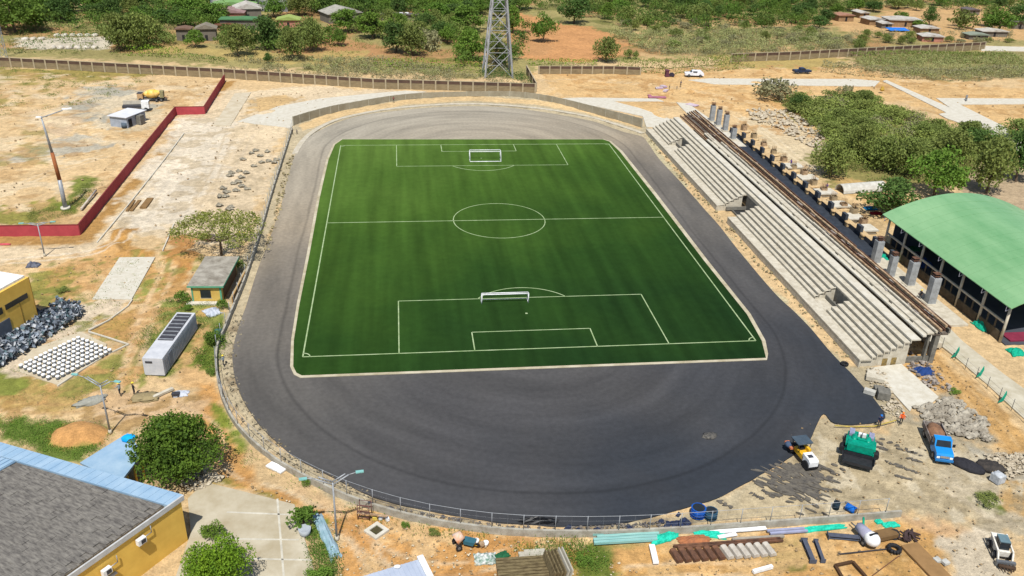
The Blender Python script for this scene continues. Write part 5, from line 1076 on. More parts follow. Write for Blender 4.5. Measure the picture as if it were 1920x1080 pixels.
# ------------------------------------------------------------------ far buildings
def hut(u, v, w_, d_, h_, rc, wc, label, rz=0, pitch=.6, cat='shack', name='shack'):
    t_ = thing(name, label, cat, G(u, v), rz); MB().b2(-w_/2, w_/2, 0, d_, -.2, h_).build('wall', wc, t_)
    b = MB(); b.xprof([(-w_/2-.5, h_), (w_/2+.5, h_+.02), (w_/2+.5, h_+.2), (0, h_+pitch+.2), (-w_/2-.5, h_+.2)], -.6, d_+.6); b.build('roof', rc, t_)
    MB().b2(-.5, .5, -.06, -.01, 0, min(2, h_-.3)).build('doorway', BLACK, t_); return t_
WR = mat('white_roof', D(226, 222, 212), col2=D(180, 172, 160), scale=.5); MUD = mat('mud_wall', (.30, .19, .10), col2=(.2, .12, .06), scale=.8); GRW = mat('grey_wall', D(140, 132, 120), scale=.4)
GRR = mat('green_farm_roof', D(150, 190, 120), col2=D(124, 168, 100), scale=.3); PNK = mat('salmon_wall', D(214, 150, 128), scale=1)
hut(1620, 34, 5, 7, 2.4, WR, MUD, 'small white roofed shack, leftmost of the far shacks', .1)
hut(1643, 47, 8, 7, 2.4, WR, MUD, 'white roofed shack between the leftmost shack and the brown hut', .15)
hut(1662, 53, 5, 5, 2, WR, GRW, 'low pale roofed shack next to the blue tarpaulin', 0)
hut(1697, 50, 16, 9, 2.8, WR, MUD, 'long white roofed shack with orange mud wall above the blue tarpaulin', -.1)
hut(1742, 63, 9, 6, 2.2, WR, MUD, 'white roofed shack on the clearing, upper of two on the right', 0)
hut(1748, 78, 9, 6, 2, WR, PNK, 'white roofed shack just above the long far wall', -.15)
hut(1864, 69, 12, 6, 2.2, WR, GRW, 'long white roofed shack near the right edge', -.05)
hut(1834, 74, 9, 5, 1.8, mat('grey_green_roof', D(160, 170, 150), scale=1), GRW, 'grey green roofed shack left of the long right white shack', 0)
hut(1586, 40, 8, 6, 2.6, mat('pinkish_roof', D(190, 140, 115), scale=1), MUD, 'pinkish brown hut among the trees left of the shacks', .1)
hut(1912, 54, 7, 6, 3, mat('dark_roof', D(120, 110, 110), scale=1), GRW, 'dark hut at the far right edge among trees', .1)
hut(1825, 28, 7, 6, 2.4, mat('dark_roof', (0, 0, 0)), GRW, 'small grey hut beside the far right sandy clearing', .1)
hut(1425, 12, 7, 8, 3.2, mat('slate_blue_roof', D(150, 165, 185), scale=1), GRW, 'blue grey roofed hut in the trees at the top right', .1, 1)
o = MB().box((0, 0, .8), (9.5, 5, .12), 0, (.1, 0)).box((-4, 0, .4), (.12, .12, .8)).box((4, 0, .4), (.12, .12, .8)).box((0, -2, .3), (.12, .12, .6)).box((0, 2, .4), (.12, .12, .8)).build('tarpaulin', mat('azure_tarp', (.01, .16, .6), scale=1), loc=G(1682, 58)); tag(o, 'bright blue tarpaulin spread in front of the long white roofed shack', 'tarpaulin')
hut(468, 20, 34, 14, 6.5, GRR, mat('cream_wall', D(214, 214, 200), col2=D(90, 100, 120), scale=.4), 'large green roofed farm building at the top edge', -.08, 3, 'farm building', 'farm_building')
hut(436, 28, 18, 9, 4, GRR, GRW, 'lower green roofed wing left of the large farm building', -.05, 1.5, 'farm building', 'farm_building')
hut(466, 36, 11, 9, 4.2, WR, GRW, 'small white gabled house in front of the green roofed farm building', .2, 2, 'house', 'house')
hut(455, 56, 17, 6, 3.8, mat('dull_green_roof', D(96, 150, 96), col2=D(84, 132, 88), scale=.4), GRW, 'dull green flat roofed shelter between the trees', 0, .4, 'shelter', 'shelter')
hut(430, 40, 12, 6, 3.4, mat('pink_grey_roof', D(184, 150, 148), scale=.5), PNK, 'pinkish roofed outbuilding with salmon wall', 0, 1.6, 'outbuilding', 'outbuilding')
hut(541, 52, 9, 6, 3, mat('lime_roof', D(180, 200, 110), scale=1), PNK, 'lime roofed kiosk with a salmon base between two trees', 0, 1.2, 'kiosk', 'kiosk')
hut(648, 42, 15, 10, 3.6, mat('ash_roof', D(196, 192, 180), col2=D(160, 156, 146), scale=.5), GRW, 'grey sloping roofed house between trees left of the wood', .45, 2.2, 'house', 'house')
hut(345, 76, 5, 5, 4, mat('brown_roof', D(140, 110, 90), scale=1), GRW, 'ruined grey stone hut without a clear roof, left half', 0, .5, 'ruin', 'ruin')
hut(388, 76, 7, 5, 4.2, mat('stone_roof', D(160, 150, 132), scale=1), GRW, 'grey stone barn with brown roof edge right of the ruined hut', .1, 1.5, 'barn', 'barn')
hut(428, 58, 10, 3, 2, mat('rust_brown_roof', D(130, 85, 60), scale=1), MUD, 'long rusty roofed lean to beside the stone barn', 0, .5, 'lean to', 'lean_to')
hut(750, 38, 16, 4, 2.2, mat('dark_roof', (0, 0, 0)), GRW, 'dark long shed in the wood left of the pylon top', 0, .3, 'shed', 'shed')
for i, (u, v) in enumerate([(752, 30), (763, 30)]): tag(MB().box((0, 0, 1.6), (1.8, 4, 1.4)).box((0, 0, 2.5), (1.5, 2, .6)).box((0, 0, .5), (1.6, 3.8, .9)).build('white_vehicle', WHITE, loc=G(u, v+6)), ('left' if i == 0 else 'right')+' of two tiny white vehicles parked by the dark shed in the wood', 'vehicle')
for (u1, v1, u2, v2, lb) in [(40, 74, 85, 74, 'upper left white seed bed'), (90, 90, 185, 90, 'lower long white seed bed beside the dark hedge'), (100, 67, 185, 67, 'upper right white seed bed between two hedges')]:
    a, c = G(u1, v1), G(u2, v2); b = MB()
    n = int((c-a).length/2.4)
    for k in range(n): p = a.lerp(c, (k+.5)/n); b.blob((p.x, p.y, .1), (1.3, 1.7, .8), 8, 5, jit=.15, seed=k)
    tag(b.build('seed_bed', mat('white_sacks', D(232, 226, 214), col2=D(200, 186, 160), scale=1)), lb+' behind the far wall', 'seed bed')
# ------------------------------------------------------------------ vehicles and machines
def wheels(t_, xs, w_, r, name='wheel', ww=.3):
    for x in xs:
        for s_ in (-1, 1):
            o = MB().wheel((x, s_*w_/2, r), r, ww).build(name, BLACK, t_); MB().wheel((x, s_*(w_/2+.02), r), r*.5, ww).build('rim', STEEL, o)
BLUC = mat('truck_blue', (.01, .22, .55), col2=(.01, .18, .48), rough=.35, scale=1)
c, hd, l_ = head(1738, 800, 1772, 880)
TR = thing('dump_truck', 'bright blue truck with its bed full of soil parked beside a black asphalt heap', 'truck', c, hd)
b = MB(); b.xprof([(1.0, .5), (3.4, .5), (3.45, 1.2), (3.3, 1.42), (2.15, 1.6), (1.75, 2.4), (.9, 2.45), (.85, .6)], -1.0, 1.0); b.build('cab', BLUC, TR)
b = MB(); b.add([(2.17, -.88, 1.64), (2.17, .88, 1.64), (1.8, .8, 2.34), (1.8, -.8, 2.34), (2.13, -.88, 1.6), (2.13, .88, 1.6), (1.76, .8, 2.3), (1.76, -.8, 2.3)], [(0, 1, 2, 3), (7, 6, 5, 4), (0, 4, 5, 1), (1, 5, 6, 2), (2, 6, 7, 3), (3, 7, 4, 0)]); b.build('windscreen', GLASS, TR)
for s_ in (-1, 1): MB().b2(1.05, 1.7, s_*1.01-.02, s_*1.01+.02, 1.65, 2.25).build('side_window', GLASS, TR); MB().b2(3.42, 3.5, s_*.75-.18, s_*.75+.18, .8, 1.05).build('headlight', mat('lamp_glass', (.8, .8, .7), rough=.2), TR); MB().b2(1.9, 2.0, s_*1.25-.15, s_*1.25+.15, 1.6, 2.0).build('mirror', BLACK, TR)
MB().b2(3.44, 3.49, -.5, .5, .85, 1.15).build('grille', mat('chrome', (.6, .6, .6), metal=.8, rough=.3), TR); MB().b2(3.45, 3.65, -1.05, 1.05, .45, .7).build('bumper', mat('bumper_blue', (.02, .16, .4), scale=1), TR)
MB().b2(-3.2, 3.2, -.4, .4, .5, .75).build('chassis', BLACK, TR)
b = MB(); b.b2(-3.3, .6, -1.1, 1.1, .85, .98); b.b2(-3.3, .6, -1.15, -1.05, .98, 1.7); b.b2(-3.3, .6, 1.05, 1.15, .98, 1.7); b.b2(.5, .6, -1.05, 1.05, .98, 2.0); b.b2(-3.3, -3.2, -1.05, 1.05, .98, 1.6); b.build('bed', mat('bed_grey', D(175, 170, 165), col2=D(110, 90, 80), scale=1.5), TR)
MB().blob((-1.2, 0, 1.35), (1.9, 1.0, .75), 14, 9, .12, seed=3).build('soil_load', mat('brown_soil', (.25, .13, .07), col2=(.13, .07, .04), scale=1.5, bump=.5), TR)
MB().b2(.62, .8, -.9, .9, 2.05, 2.3).build('roof_rack', GALV, TR); wheels(TR, (2.5, -2.0), 1.9, .48)
# paver
PGR = mat('machine_green', (.0, .27, .17), col2=(.0, .15, .10), rough=.4, scale=1.5)
c, hd, l_ = head(1612, 822, 1604, 888)
PV = thing('asphalt_paver', 'teal green asphalt paver with an open black hopper facing the camera', 'paver', c, hd)
MB().b2(-2.6, 1.2, -1.3, 1.3, .6, 1.75).b2(-2.4, -.4, -1.6, 1.6, 1.1, 1.7).build('body', PGR, PV)
b = MB(); b.b2(-.7, 1.0, -1.75, 1.75, 1.76, 2.1); b.b2(.1, 1.3, -1.5, 1.5, 1.3, 2.25); b.blob((-.6, -.8, 2.1), (.8, .4, .35)); b.blob((-.6, .8, 2.1), (.8, .4, .35)); b.b2(-.2, .05, -.5, .5, 2.1, 2.4); b.build('engine_cover', PGR, PV)
HPB = mat('hopper_black', (.012, .013, .016), col2=(.025, .026, .03), scale=3, rough=.5)
b = MB(); b.b2(1.35, 3.0, -1.7, 1.7, .55, .7)
for s_ in (-1, 1): b.add([(1.35, s_*1.6, .6), (3.0, s_*1.6, .6), (3.0, s_*1.8, 1.2), (1.35, s_*1.8, 1.2), (1.35, s_*1.68, .6), (3.0, s_*1.68, .6), (3.0, s_*1.88, 1.2), (1.35, s_*1.88, 1.2)], [(0, 1, 2, 3), (7, 6, 5, 4), (0, 4, 5, 1), (1, 5, 6, 2), (2, 6, 7, 3), (3, 7, 4, 0)])
b.b2(1.31, 1.36, -1.7, 1.7, .6, 1.2); b.b2(2.98, 3.1, -1.75, 1.75, .5, .9); b.build('hopper', HPB, PV)
for s_ in (-1, 1): MB().xprof([(-2.2, 0), (.8, 0), (1.1, .4), (.8, .8), (-2.2, .8), (-2.5, .4)], s_*1.35-.22, s_*1.35+.22).build('track', BLACK, PV); MB().b2(-2.6, -1.3, s_*1.15-.3, s_*1.15+.3, 1.76, 2.1).build('operator_seat', mat('seat_grey', D(170, 174, 205), scale=2), PV); MB().b2(-2.4, 1, s_*1.62-.06, s_*1.62+.06, .9, 1.25).build('side_guard', PGR, PV); MB().tube((-.2, s_*1.9, .9), (.8, s_*1.9, .9), .42, n=10).build('wing_drum', BLACK, PV)
b = MB(); b.b2(-3.5, -2.7, -1.9, 1.9, .1, .5); b.build('screed', mat('screed_grey', (.2, .2, .18), col2=(.08, .08, .07), scale=2), PV); MB().b2(-1.9, -1.5, -.4, .5, 1.76, 2.2).build('console', WHITE, PV); MB().tube((-1.2, 0, 1.5), (-1.2, 0, 2.6), .07, n=6).build('exhaust', STEEL, PV); MB().box((-1.4, .2, 1.56), (.9, 1, .1)).build('walkway_plate', RUST, PV)
# roller
c, hd, l_ = head(1486, 842, 1522, 884)
RL = thing('road_roller', 'yellow road roller with a dark canopy and a white hood at the asphalt edge', 'roller', c, hd)
MB().b2(-1.2, .9, -.6, .6, .7, 1.3).build('body', YELP, RL); MB().b2(-1.0, .4, .35, .7, 1.3, 1.8).build('side_tank', YELP, RL); b = MB(); b.xprof([(.7, .7), (2.3, .7), (2.35, 1.4), (2.1, 1.6), (.7, 1.7)], -.6, .6); b.build('hood', WHITE, RL); MB().b2(1.2, 1.7, -.35, .25, 1.62, 1.72).build('hood_vent', DKST, RL)
for x in (-1.8, 1.7): MB().wheel((x, 0, .62), .62, 1.7 if x < 0 else 1.5).build('drum', BLACK, RL)
MB().b2(-1.6, .1, -1., 1., 2.4, 2.52).build('canopy', mat('canopy_slate', (.06, .085, .11), scale=1, rough=.4), RL)
for x in (-1.45, -.05):
    for s_ in (-1, 1): MB().tube((x, s_*.6, 1.25), (x, s_*.85, 2.4), .05, n=6).build('canopy_post', BLACK, RL)
MB().b2(-.9, -.3, -.3, .3, 1.3, 1.6).build('seat', BLACK, RL); MB().b2(-2.6, -1.1, -1.1, -.5, .9, 1.15).build('scraper_frame', mat('orange_steel', (.55, .18, .08), scale=2), RL); MB().blob((-1.9, -.95, 1.1), (.5, .45, .4)).build('water_tank', mat('slate_tank', (.05, .08, .14), scale=1), RL)
# skid steer loader
c, hd, l_ = head(1858, 1005, 1888, 1072)
SS = thing('skid_steer_loader', 'white skid steer loader with dark glass cab at the lower right edge', 'loader', c, hd)
b = MB(); b.xprof([(-1.5, .4), (.9, .4), (1.0, 1.1), (-.3, 1.2), (-1.5, 1.5)], -.6, .6); b.build('body', mat('loader_white', (.7, .68, .62), col2=(.45, .42, .36), scale=2), SS)
MB().b2(-.6, .7, -.5, .5, 1.1, 2.0).build('cab', GLASS, SS); MB().b2(-.65, .6, -.52, .52, 2.0, 2.1).build('cab_roof', mat('teal_grey', D(120, 150, 160), scale=1), SS)
for s_ in (-1, 1): b = MB(); b.bar((-1.3, s_*.75, 1.6), (1.2, s_*.75, 1.3), .16, .2); b.bar((1.2, s_*.75, 1.3), (1.7, s_*.7, .4), .16, .2); b.build('lift_arm', mat('loader_white', (0, 0, 0)), SS)
wheels(SS, (-.9, .7), 1.5, .42, ww=.34); b = MB(); b.box((1.9, 0, .35), (.35, 1.9, .6)); b.build('attachment_plate', STEEL, SS)
b = MB(); 
for k in range(5): b.bar((2.1, -.7+.35*k, .4), (2.8+.2*(k % 2), -.6+.3*k, .15), .1, .12)
b.tube((2.3, -.8, .35), (2.5, .8, .35), .2, n=8); b.build('brush_attachment', mat('dark_brown_steel', (.06, .035, .02), scale=2), SS)
# white round-nosed machine among the beams
c, hd, l_ = head(1608, 1000, 1634, 1026)
WM = thing('compressor_trailer', 'white towed machine with a rounded hood and black slot vent among the steel beams', 'machine', c, hd)
b = MB(); b.blob((.9, 0, .95), (.95, .8, .75), 14, 10); b.build('hood', WHITE, WM); MB().box((.95, 0, 1.68), (.22, 1.0, .1)).build('vent_slot', BLACK, WM); MB().tube((-1.2, 0, .9), (.5, 0, .95), .55, .65, n=12).build('body', mat('pale_lilac', D(190, 190, 215), scale=1), WM); wheels(WM, (.6,), 1.5, .35, ww=.2); MB().tube((-1.2, 0, .6), (-2.3, 0, .5), .08, n=6).build('tow_bar', STEEL, WM); MB().tube((-.9, .3, 1.2), (-1.7, .9, 1.5), .12, n=6).build('hose', GREENNET, WM)
# concrete mixer in the orange earth
CM = thing('concrete_mixer', 'small orange concrete mixer with its drum tilted in the orange earth', 'mixer', G(862, 1024), .3)
MB().tube((-.5, 0, 1.1), (.3, 0, 1.5), .65, .45, n=14).build('drum', mat('mixer_orange', (.65, .25, .08), col2=(.5, .45, .4), scale=1.5), CM); wheels(CM, (-.3,), 1.2, .35, ww=.15)
b = MB(); b.bar((-.6, -.5, .2), (-.1, 0, 1.2), .08, .08); b.bar((-.6, .5, .2), (-.1, 0, 1.2), .08, .08); b.bar((.8, 0, .1), (-.1, 0, 1.1), .08, .08); b.build('frame', DKST, CM)
BR = thing('wheelbarrow', 'upturned wheelbarrow with dark wheel right of the concrete mixer', 'wheelbarrow', G(880, 1022), -.4)
b = MB(); b.xprof([(-.5, .3), (.5, .3), (.7, .75), (-.6, .75)], -.4, .4); b.build('tray', mat('tray_teal', (.03, .12, .16), scale=2), BR); MB().wheel((.9, 0, .25), .25, .12).build('wheel', BLACK, BR); b = MB(); b.tube((.9, -.1, .25), (-1.2, -.4, .6), .03, n=5); b.tube((.9, .1, .25), (-1.2, .4, .6), .03, n=5); b.build('handle', YELP, BR)
for i, (u, v) in enumerate([(893, 1018), (904, 1024), (911, 1022)]): tag(MB().tube((0, 0, 0), (0, 0, .45), .24, .3, n=10).tube((0, 0, .451), (0, 0, .46), .25, n=10).build('bucket', WHITE if i != 1 else WOODP, loc=G(u, v)), ('leftmost', 'middle', 'rightmost')[i]+' of three small buckets beside the wheelbarrow', 'bucket', 'buckets by the mixer')
cloth('plastic_sheet', 910, 1048, 2.2, 1.6, .7, mat('mixed_green_sheet', (.02, .12, .06), col2=(.6, .6, .6), scale=2.5), 'heap of dark green and white plastic left of the pallets', 'plastic heap', 21)
cloth('plastic_sheet', 940, 1042, 1.6, .8, .5, mat('deep_green_sheet', (.01, .10, .04), scale=2), 'small dark green plastic heap next to the green and white one', 'plastic heap', 22, .4)
cloth('crumpled_sheet', 612, 1005, 1.2, 7.2, .7, mat('pale_blue_plastic', D(180, 205, 220), col2=D(140, 180, 190), scale=1), 'long crumpled pale blue plastic sheet on the grass strip', 'plastic sheet', 23, .35)
cloth('white_sheet', 398, 585, 2.2, 2.6, .7, mat('white_plastic', D(226, 230, 240), col2=D(180, 190, 205), scale=2), 'white plastic heap below the guard house', 'plastic heap', 24, .6)
# far vehicles
def car(u, v, rz, m_, label, l_=4.6, pick=False, cat='car', name='car'):
    t_ = thing(name, label, cat, G(u, v), rz); b = MB(); w_ = .9
    if pick: pr = [(-l_/2, .45), (l_/2, .45), (l_/2, 1.0), (1.0, 1.1), (.5, 1.75), (-.7, 1.75), (-.8, 1.15), (-l_/2, 1.15)]
    else: pr = [(-l_/2, .4), (l_/2, .4), (l_/2, .95), (1.1, 1.05), (.5, 1.6), (-1.6, 1.6), (-l_/2+.1, 1.05)]
    b.xprof(pr, -w_, w_); b.build('body', m_, t_); MB().b2(-.6, .45, -w_-.01, w_+.01, 1.15, 1.55).build('side_window', GLASS, t_); MB().box((.82, 0, 1.34), (.08, 1.5, .5), 0, (0, -.7)).build('windscreen', GLASS, t_); wheels(t_, (-l_*.3, l_*.3), 1.7, .36, ww=.25); return t_
car(1503, 137, .05, mat('navy_paint', (.015, .03, .07), rough=.3), 'dark blue pickup parked on the sand near the far right', 5.4, True, 'pickup', 'pickup').scale = (1.2, 1.1, 1.1)
car(1301, 143, 3.0, mat('white_car_paint', (.75, .77, .82), rough=.3), 'white car parked by the thorn hedge', 4.8).scale = (1.35, 1.3, 1.25)
MX = thing('concrete_mixer_truck', 'yellow concrete mixer truck behind the white shed in the left field', 'mixer truck', G(287, 189), .02)
MB().b2(-4, 4, -.5, .5, .7, 1.0).build('chassis', DKST, MX); b = MB(); b.tube((-.9, 0, 2.0), (.9, 0, 2.1), 1.15, 1.2, n=16); b.tube((.9, 0, 2.1), (2.2, 0, 2.4), 1.2, .5, n=16, cap=False); b.tube((-2.2, 0, 1.9), (-.9, 0, 2.0), .5, 1.15, n=16); b.build('drum', mat('mixer_yellow', (.75, .42, .03), col2=(.7, .5, .2), scale=.8, rough=.4), MX)
MB().b2(-3.9, -2.4, -1, 1, .8, 2.2).build('cab', mat('sand_cab', D(232, 190, 140), scale=1), MX); MB().b2(-3.95, -2.6, -.95, .95, 2.21, 2.3).build('cab_roof', DKST, MX); MB().b2(2.2, 3.2, -.7, .7, 1, 2.9).build('chute_hopper', mat('hopper_mix', (.35, .3, .12), col2=(.1, .1, .08), scale=3), MX); MB().box((3.6, 0, 1.2), (1.4, .5, .3), 0, (0, .4)).build('chute', mat('sand_cab', (0, 0, 0)), MX)
wheels(MX, (-3.1, 1.2, 2.5), 2.0, .5)
WT = thing('box_truck', 'white truck with open dark bed parked right behind the white shed', 'truck', G(258, 207), .1)
MB().b2(-3.6, 1.2, -1.1, 1.1, .9, 1.5).build('bed', DKST, WT); MB().b2(-3.6, 1.2, .9, 1.15, 1.3, 2.5).build('side_board', mat('cream_board', D(236, 226, 206), scale=1), WT); MB().b2(1.3, 3.2, -1.05, 1.05, .7, 2.6).build('cab', WHITE, WT); MB().b2(3.2, 3.24, -.9, .9, 1.6, 2.3).build('windscreen', GLASS, WT); wheels(WT, (-2.4, 2.4), 2.0, .5)
# ------------------------------------------------------------------ people
def person_mesh(seed=0, pose=0):
    J = {'pel': (0, 0, .95), 'sp': (0, 0, 1.15), 'ch': (0, .01, 1.36), 'nk': (0, 0, 1.5), 'hd': (0, .01, 1.62), 'tp': (0, .01, 1.74)}
    E_ = [('pel', 'sp'), ('sp', 'ch'), ('ch', 'nk'), ('nk', 'hd'), ('hd', 'tp')]; r = {'pel': .15, 'sp': .14, 'ch': .165, 'nk': .06, 'hd': .095, 'tp': .07}
    st_ = .12 if pose else .02
    for s_, n_ in ((-1, 'l'), (1, 'r')):
        J['sh'+n_] = (s_*.2, 0, 1.42); J['el'+n_] = (s_*.27, .05+.1*pose, 1.15); J['wr'+n_] = (s_*.25, .2+.2*pose, .98+.15*pose); J['ha'+n_] = (s_*.24, .27+.22*pose, .93+.15*pose)
        J['hp'+n_] = (s_*.1, 0, .9); J['kn'+n_] = (s_*.12, .04+s_*st_, .5); J['an'+n_] = (s_*.12, -.02+s_*st_*1.6, .08); J['to'+n_] = (s_*.13, .14+s_*st_*1.6, .04)
        E_ += [('ch', 'sh'+n_), ('sh'+n_, 'el'+n_), ('el'+n_, 'wr'+n_), ('wr'+n_, 'ha'+n_), ('pel', 'hp'+n_), ('hp'+n_, 'kn'+n_), ('kn'+n_, 'an'+n_), ('an'+n_, 'to'+n_)]
        r.update({'sh'+n_: .07, 'el'+n_: .05, 'wr'+n_: .033, 'ha'+n_: .04, 'hp'+n_: .1, 'kn'+n_: .07, 'an'+n_: .045, 'to'+n_: .04})
    names = list(J); me = bpy.data.meshes.new('person'); me.from_pydata([J[k] for k in names], [(names.index(a), names.index(c)) for a, c in E_], [])
    o = bpy.data.objects.new('tmp', me); COL.objects.link(o); o.modifiers.new('s', 'SKIN'); sv_ = me.skin_vertices[0].data
    for i, k in enumerate(names): sv_[i].radius = (r[k], r[k]*.85); 
    sv_[0].use_root = True; sb = o.modifiers.new('b', 'SUBSURF'); sb.levels = 1
    dg = bpy.context.evaluated_depsgraph_get(); m2_ = bpy.data.meshes.new_from_object(o.evaluated_get(dg)); bpy.data.objects.remove(o); return m2_
SKIN = mat('skin', (.28, .15, .09), scale=5); TRS = mat('dark_trousers', (.02, .022, .03), scale=4)
BODY = [person_mesh(0, 0), person_mesh(0, 1)]
def person(u, v, rz, shirt, helmet, label, pose=0, s_=1.0, group=None):
    me = BODY[pose].copy(); me.materials.clear(); 
    for m_ in (SKIN, mat('shirt_%s' % shirt[0], shirt[1], scale=4), TRS): me.materials.append(m_)
    for p in me.polygons:
        c = p.center; p.material_index = 2 if c.z < .98 and abs(c.x) < .2 and (c.y < .19 or c.z < .85) else (1 if c.z < 1.47 and (abs(c.x) < .22 or c.z > 1.12) else 0); p.use_smooth = True
    o = bpy.data.objects.new('person', me); COL.objects.link(o); o.location = G(u, v); o.rotation_euler = (0, 0, rz); o.scale = (s_,)*3; tag(o, label, 'person', group)
    if helmet: MB().blob((0, .01, 1.7), (.14, .15, .11), 10, 6).box((0, .1, 1.68), (.2, .16, .03)).build('helmet', mat('helmet_%s' % helmet[0], helmet[1], rough=.3), o)
    else: MB().blob((0, -.01, 1.69), (.1, .11, .1), 10, 6).build('hair', BLACK, o)
    return o
YH_ = ('yellow', (.8, .6, .05)); WH_ = ('white', (.8, .8, .8))
person(226, 741, 1., ('grey', (.25, .3, .32)), YH_, 'person in grey shirt on the dirt track, left of the two below the container', 1, 1.1)
person(252, 740, -1, ('black', (.02, .02, .025)), YH_, 'person in black with a yellow helmet, right of the two below the container', 0, 1.1)
person(1647, 802, 3, ('navy', (.01, .02, .06)), ('blue', (.01, .15, .5)), 'person in dark clothes and blue helmet at the tape on the asphalt corner', 0, 1.15)
person(1688, 796, 2.6, ('orange', (.8, .12, .02)), ('orange', (.8, .2, .03)), 'person in an orange vest right of the asphalt corner', 1, 1.1)
person(1276, 163, 2, ('slate', (.08, .08, .12)), None, 'person standing on the sand left of the white car', 0, 1.2)
person(1269, 168, 2, ('slate', (0, 0, 0)), None, 'person crouched near the standing one on the far sand', 1, .7)
person(1255, 168, 1, ('olive', (.08, .09, .03)), None, 'person in olive beside the pinkish slabs at the far stand end', 0, .9)
person(1482, 313, 2, ('purple', (.08, .04, .25)), None, 'person in purple on the sand behind the grandstand middle', 1, 1.15)
person(1549, 358, 2, ('purple', (0, 0, 0)), None, 'person in purple by the pale slabs behind the grandstand', 0, 1.1)
person(1724, 562, 2, ('black', (0, 0, 0)), YH_, 'person in black with yellow helmet on the slab beside the last column', 0, 1.1)
person(451, 452, 1, ('black', (0, 0, 0)), YH_, 'left of two workers under the umbrella tree by the fence', 1, 1.05)
person(460, 453, 1, ('black', (0, 0, 0)), YH_, 'right of two workers under the umbrella tree by the fence', 1, 1.05)
person(420, 686, 1, ('grey', (0, 0, 0)), YH_, 'worker with yellow helmet on the gravel strip inside the left fence', 1, 1.0)
person(549, 252, 1, ('black', (0, 0, 0)), None, 'left worker sitting at the end of the curved wall', 1, .75)
person(557, 252, -1, ('slate', (0, 0, 0)), None, 'right worker sitting at the end of the curved wall', 1, .75)
person(738, 192, 0, ('maroon', (.2, .05, .05)), None, 'tiny person in front of the curved wall', 0, 1)
# ------------------------------------------------------------------ things on the ground
def heap(name, u, v, rx, ry, h, m_, label, cat, seed=0, rz=0, jit=.2):
    o = MB().blob((0, 0, 0), (rx, ry, h), 20, 12, jit, seed=seed).build(name, m_, loc=G(u, v)); o.rotation_euler = (0, 0, rz); return tag(o, label, cat)
HOT = mat('hot_mix', (.012, .012, .016), col2=(.022, .022, .028), scale=3, bump=.8, bscale=12)
heap('asphalt_heap', 1812, 874, 2.1, 1.0, .8, HOT, 'elongated black asphalt heap right of the blue truck', 'asphalt heap', 1, -.75, .1)
heap('asphalt_heap', 1857, 876, 1.7, 1.2, .6, mat('dusty_mix', (.05, .042, .035), col2=(.02, .018, .018), scale=2, bump=.8), 'brownish dark asphalt heap beside the white bulk bag', 'asphalt heap', 2, -.5, .15)
o = MB().box((0, 0, .5), (1.2, 1.2, 1.0), .3).blob((0, 0, 1.0), (.62, .62, .2)).build('bulk_bag', mat('bag_white', D(226, 230, 234), col2=D(170, 178, 185), scale=2), loc=G(1869, 902)); tag(o, 'grey white bulk bag at the foot of the brownish asphalt heap', 'bag')
heap('gravel_heap', 1330, 818, 1.0, .7, .35, mat('grey_gravel', D(120, 116, 108), col2=D(60, 60, 62), scale=3), 'small grey gravel pile left on the asphalt bend', 'gravel pile', 3, .2)
heap('sand_heap', 272, 745, 1.9, 1.2, .35, mat('grey_sand', D(178, 160, 118), scale=2), 'flat grey sand pile right of the two workers', 'sand pile', 4)
heap('gravel_heap', 172, 752, 2.2, .9, .5, mat('pale_gravel', D(180, 180, 168), scale=3), 'pale gravel ridge beside the double lamp near the yellow hall', 'gravel pile', 5, .6)
MB_ = MB(); MB_.bar(G(287, 745, .15), G(324, 728, .15), .5, .3); tag(MB_.build('concrete_beam', CONC), 'pale concrete beam lying by the flat sand pile', 'beam')
cloth('white_sheet', 340, 738, 1.8, 1.4, .5, mat('white_plastic', (0, 0, 0)), 'small white sheet with dark box above the big green tree', 'plastic sheet', 25)
tag(MB().box((0, 0, .2), (.9, .6, .4)).box((0, 0, .42), (1, .7, .06)).build('crate', DKST, loc=G(330, 742)), 'dark crate beside the small white sheet', 'crate')
o = MB().box((0, 0, .1), (1.0, 2.4, .2), .9).build('white_board', WHITE, loc=G(518, 878)); tag(o, 'white rectangular board lying outside the fence at the lower left', 'board')
# drums and bins
def drum(u, v, m_, label, h=.95, r=.36, group=None, lying=False):
    t_ = thing('drum', label, 'drum', G(u, v), rnd.random()*3, group)
    if lying: t_.rotation_euler = (math.pi/2, 0, .6); t_.location.z = r
    b = MB(); b.tube((0, 0, 0), (0, 0, h), r, n=14); 
    for z in (.05, h*.35, h*.65, h-.03): b.tube((0, 0, z-.02), (0, 0, z+.02), r*1.05, n=14)
    b.build('shell', m_, t_); MB().tube((0, 0, h), (0, 0, h+.02), r*.85, n=14).build('lid', GLASS, t_)
drum(1308, 966, BLUEP, 'left of two big dark blue drums at the lower edge of the asphalt', 1.1, .8); drum(1332, 970, mat('teal_drum', (.02, .07, .12), scale=2), 'right of two big drums at the lower edge of the asphalt, greyish teal', 1.0, .7)
drum(1567, 953, mat('dark_teal', (.01, .03, .05), scale=2), 'small dark drum next to the bright blue bin', .9, .36); drum(1586, 954, mat('bright_blue_bin', (.0, .12, .5), scale=2), 'bright blue bin lying above the perimeter wall', 1.1, .42, lying=True)
for i, (u, v, s_) in enumerate([(1270, 982, 1.4), (1252, 984, 1.1), (1286, 978, 1.2), (1240, 978, .6), (1272, 965, .6), (1180, 990, .9), (1120, 994, .8), (1066, 990, .9), (1085, 994, .6)]):
    cloth('debris_bag', u, v, s_, s_*.6, .5, mat('navy_bag', (.012, .025, .08), col2=(.03, .035, .05), scale=3), ('dark blue rubbish bag on the strip inside the lower perimeter wall'), 'bag', 40+i, i, 'dark bags inside the lower wall')
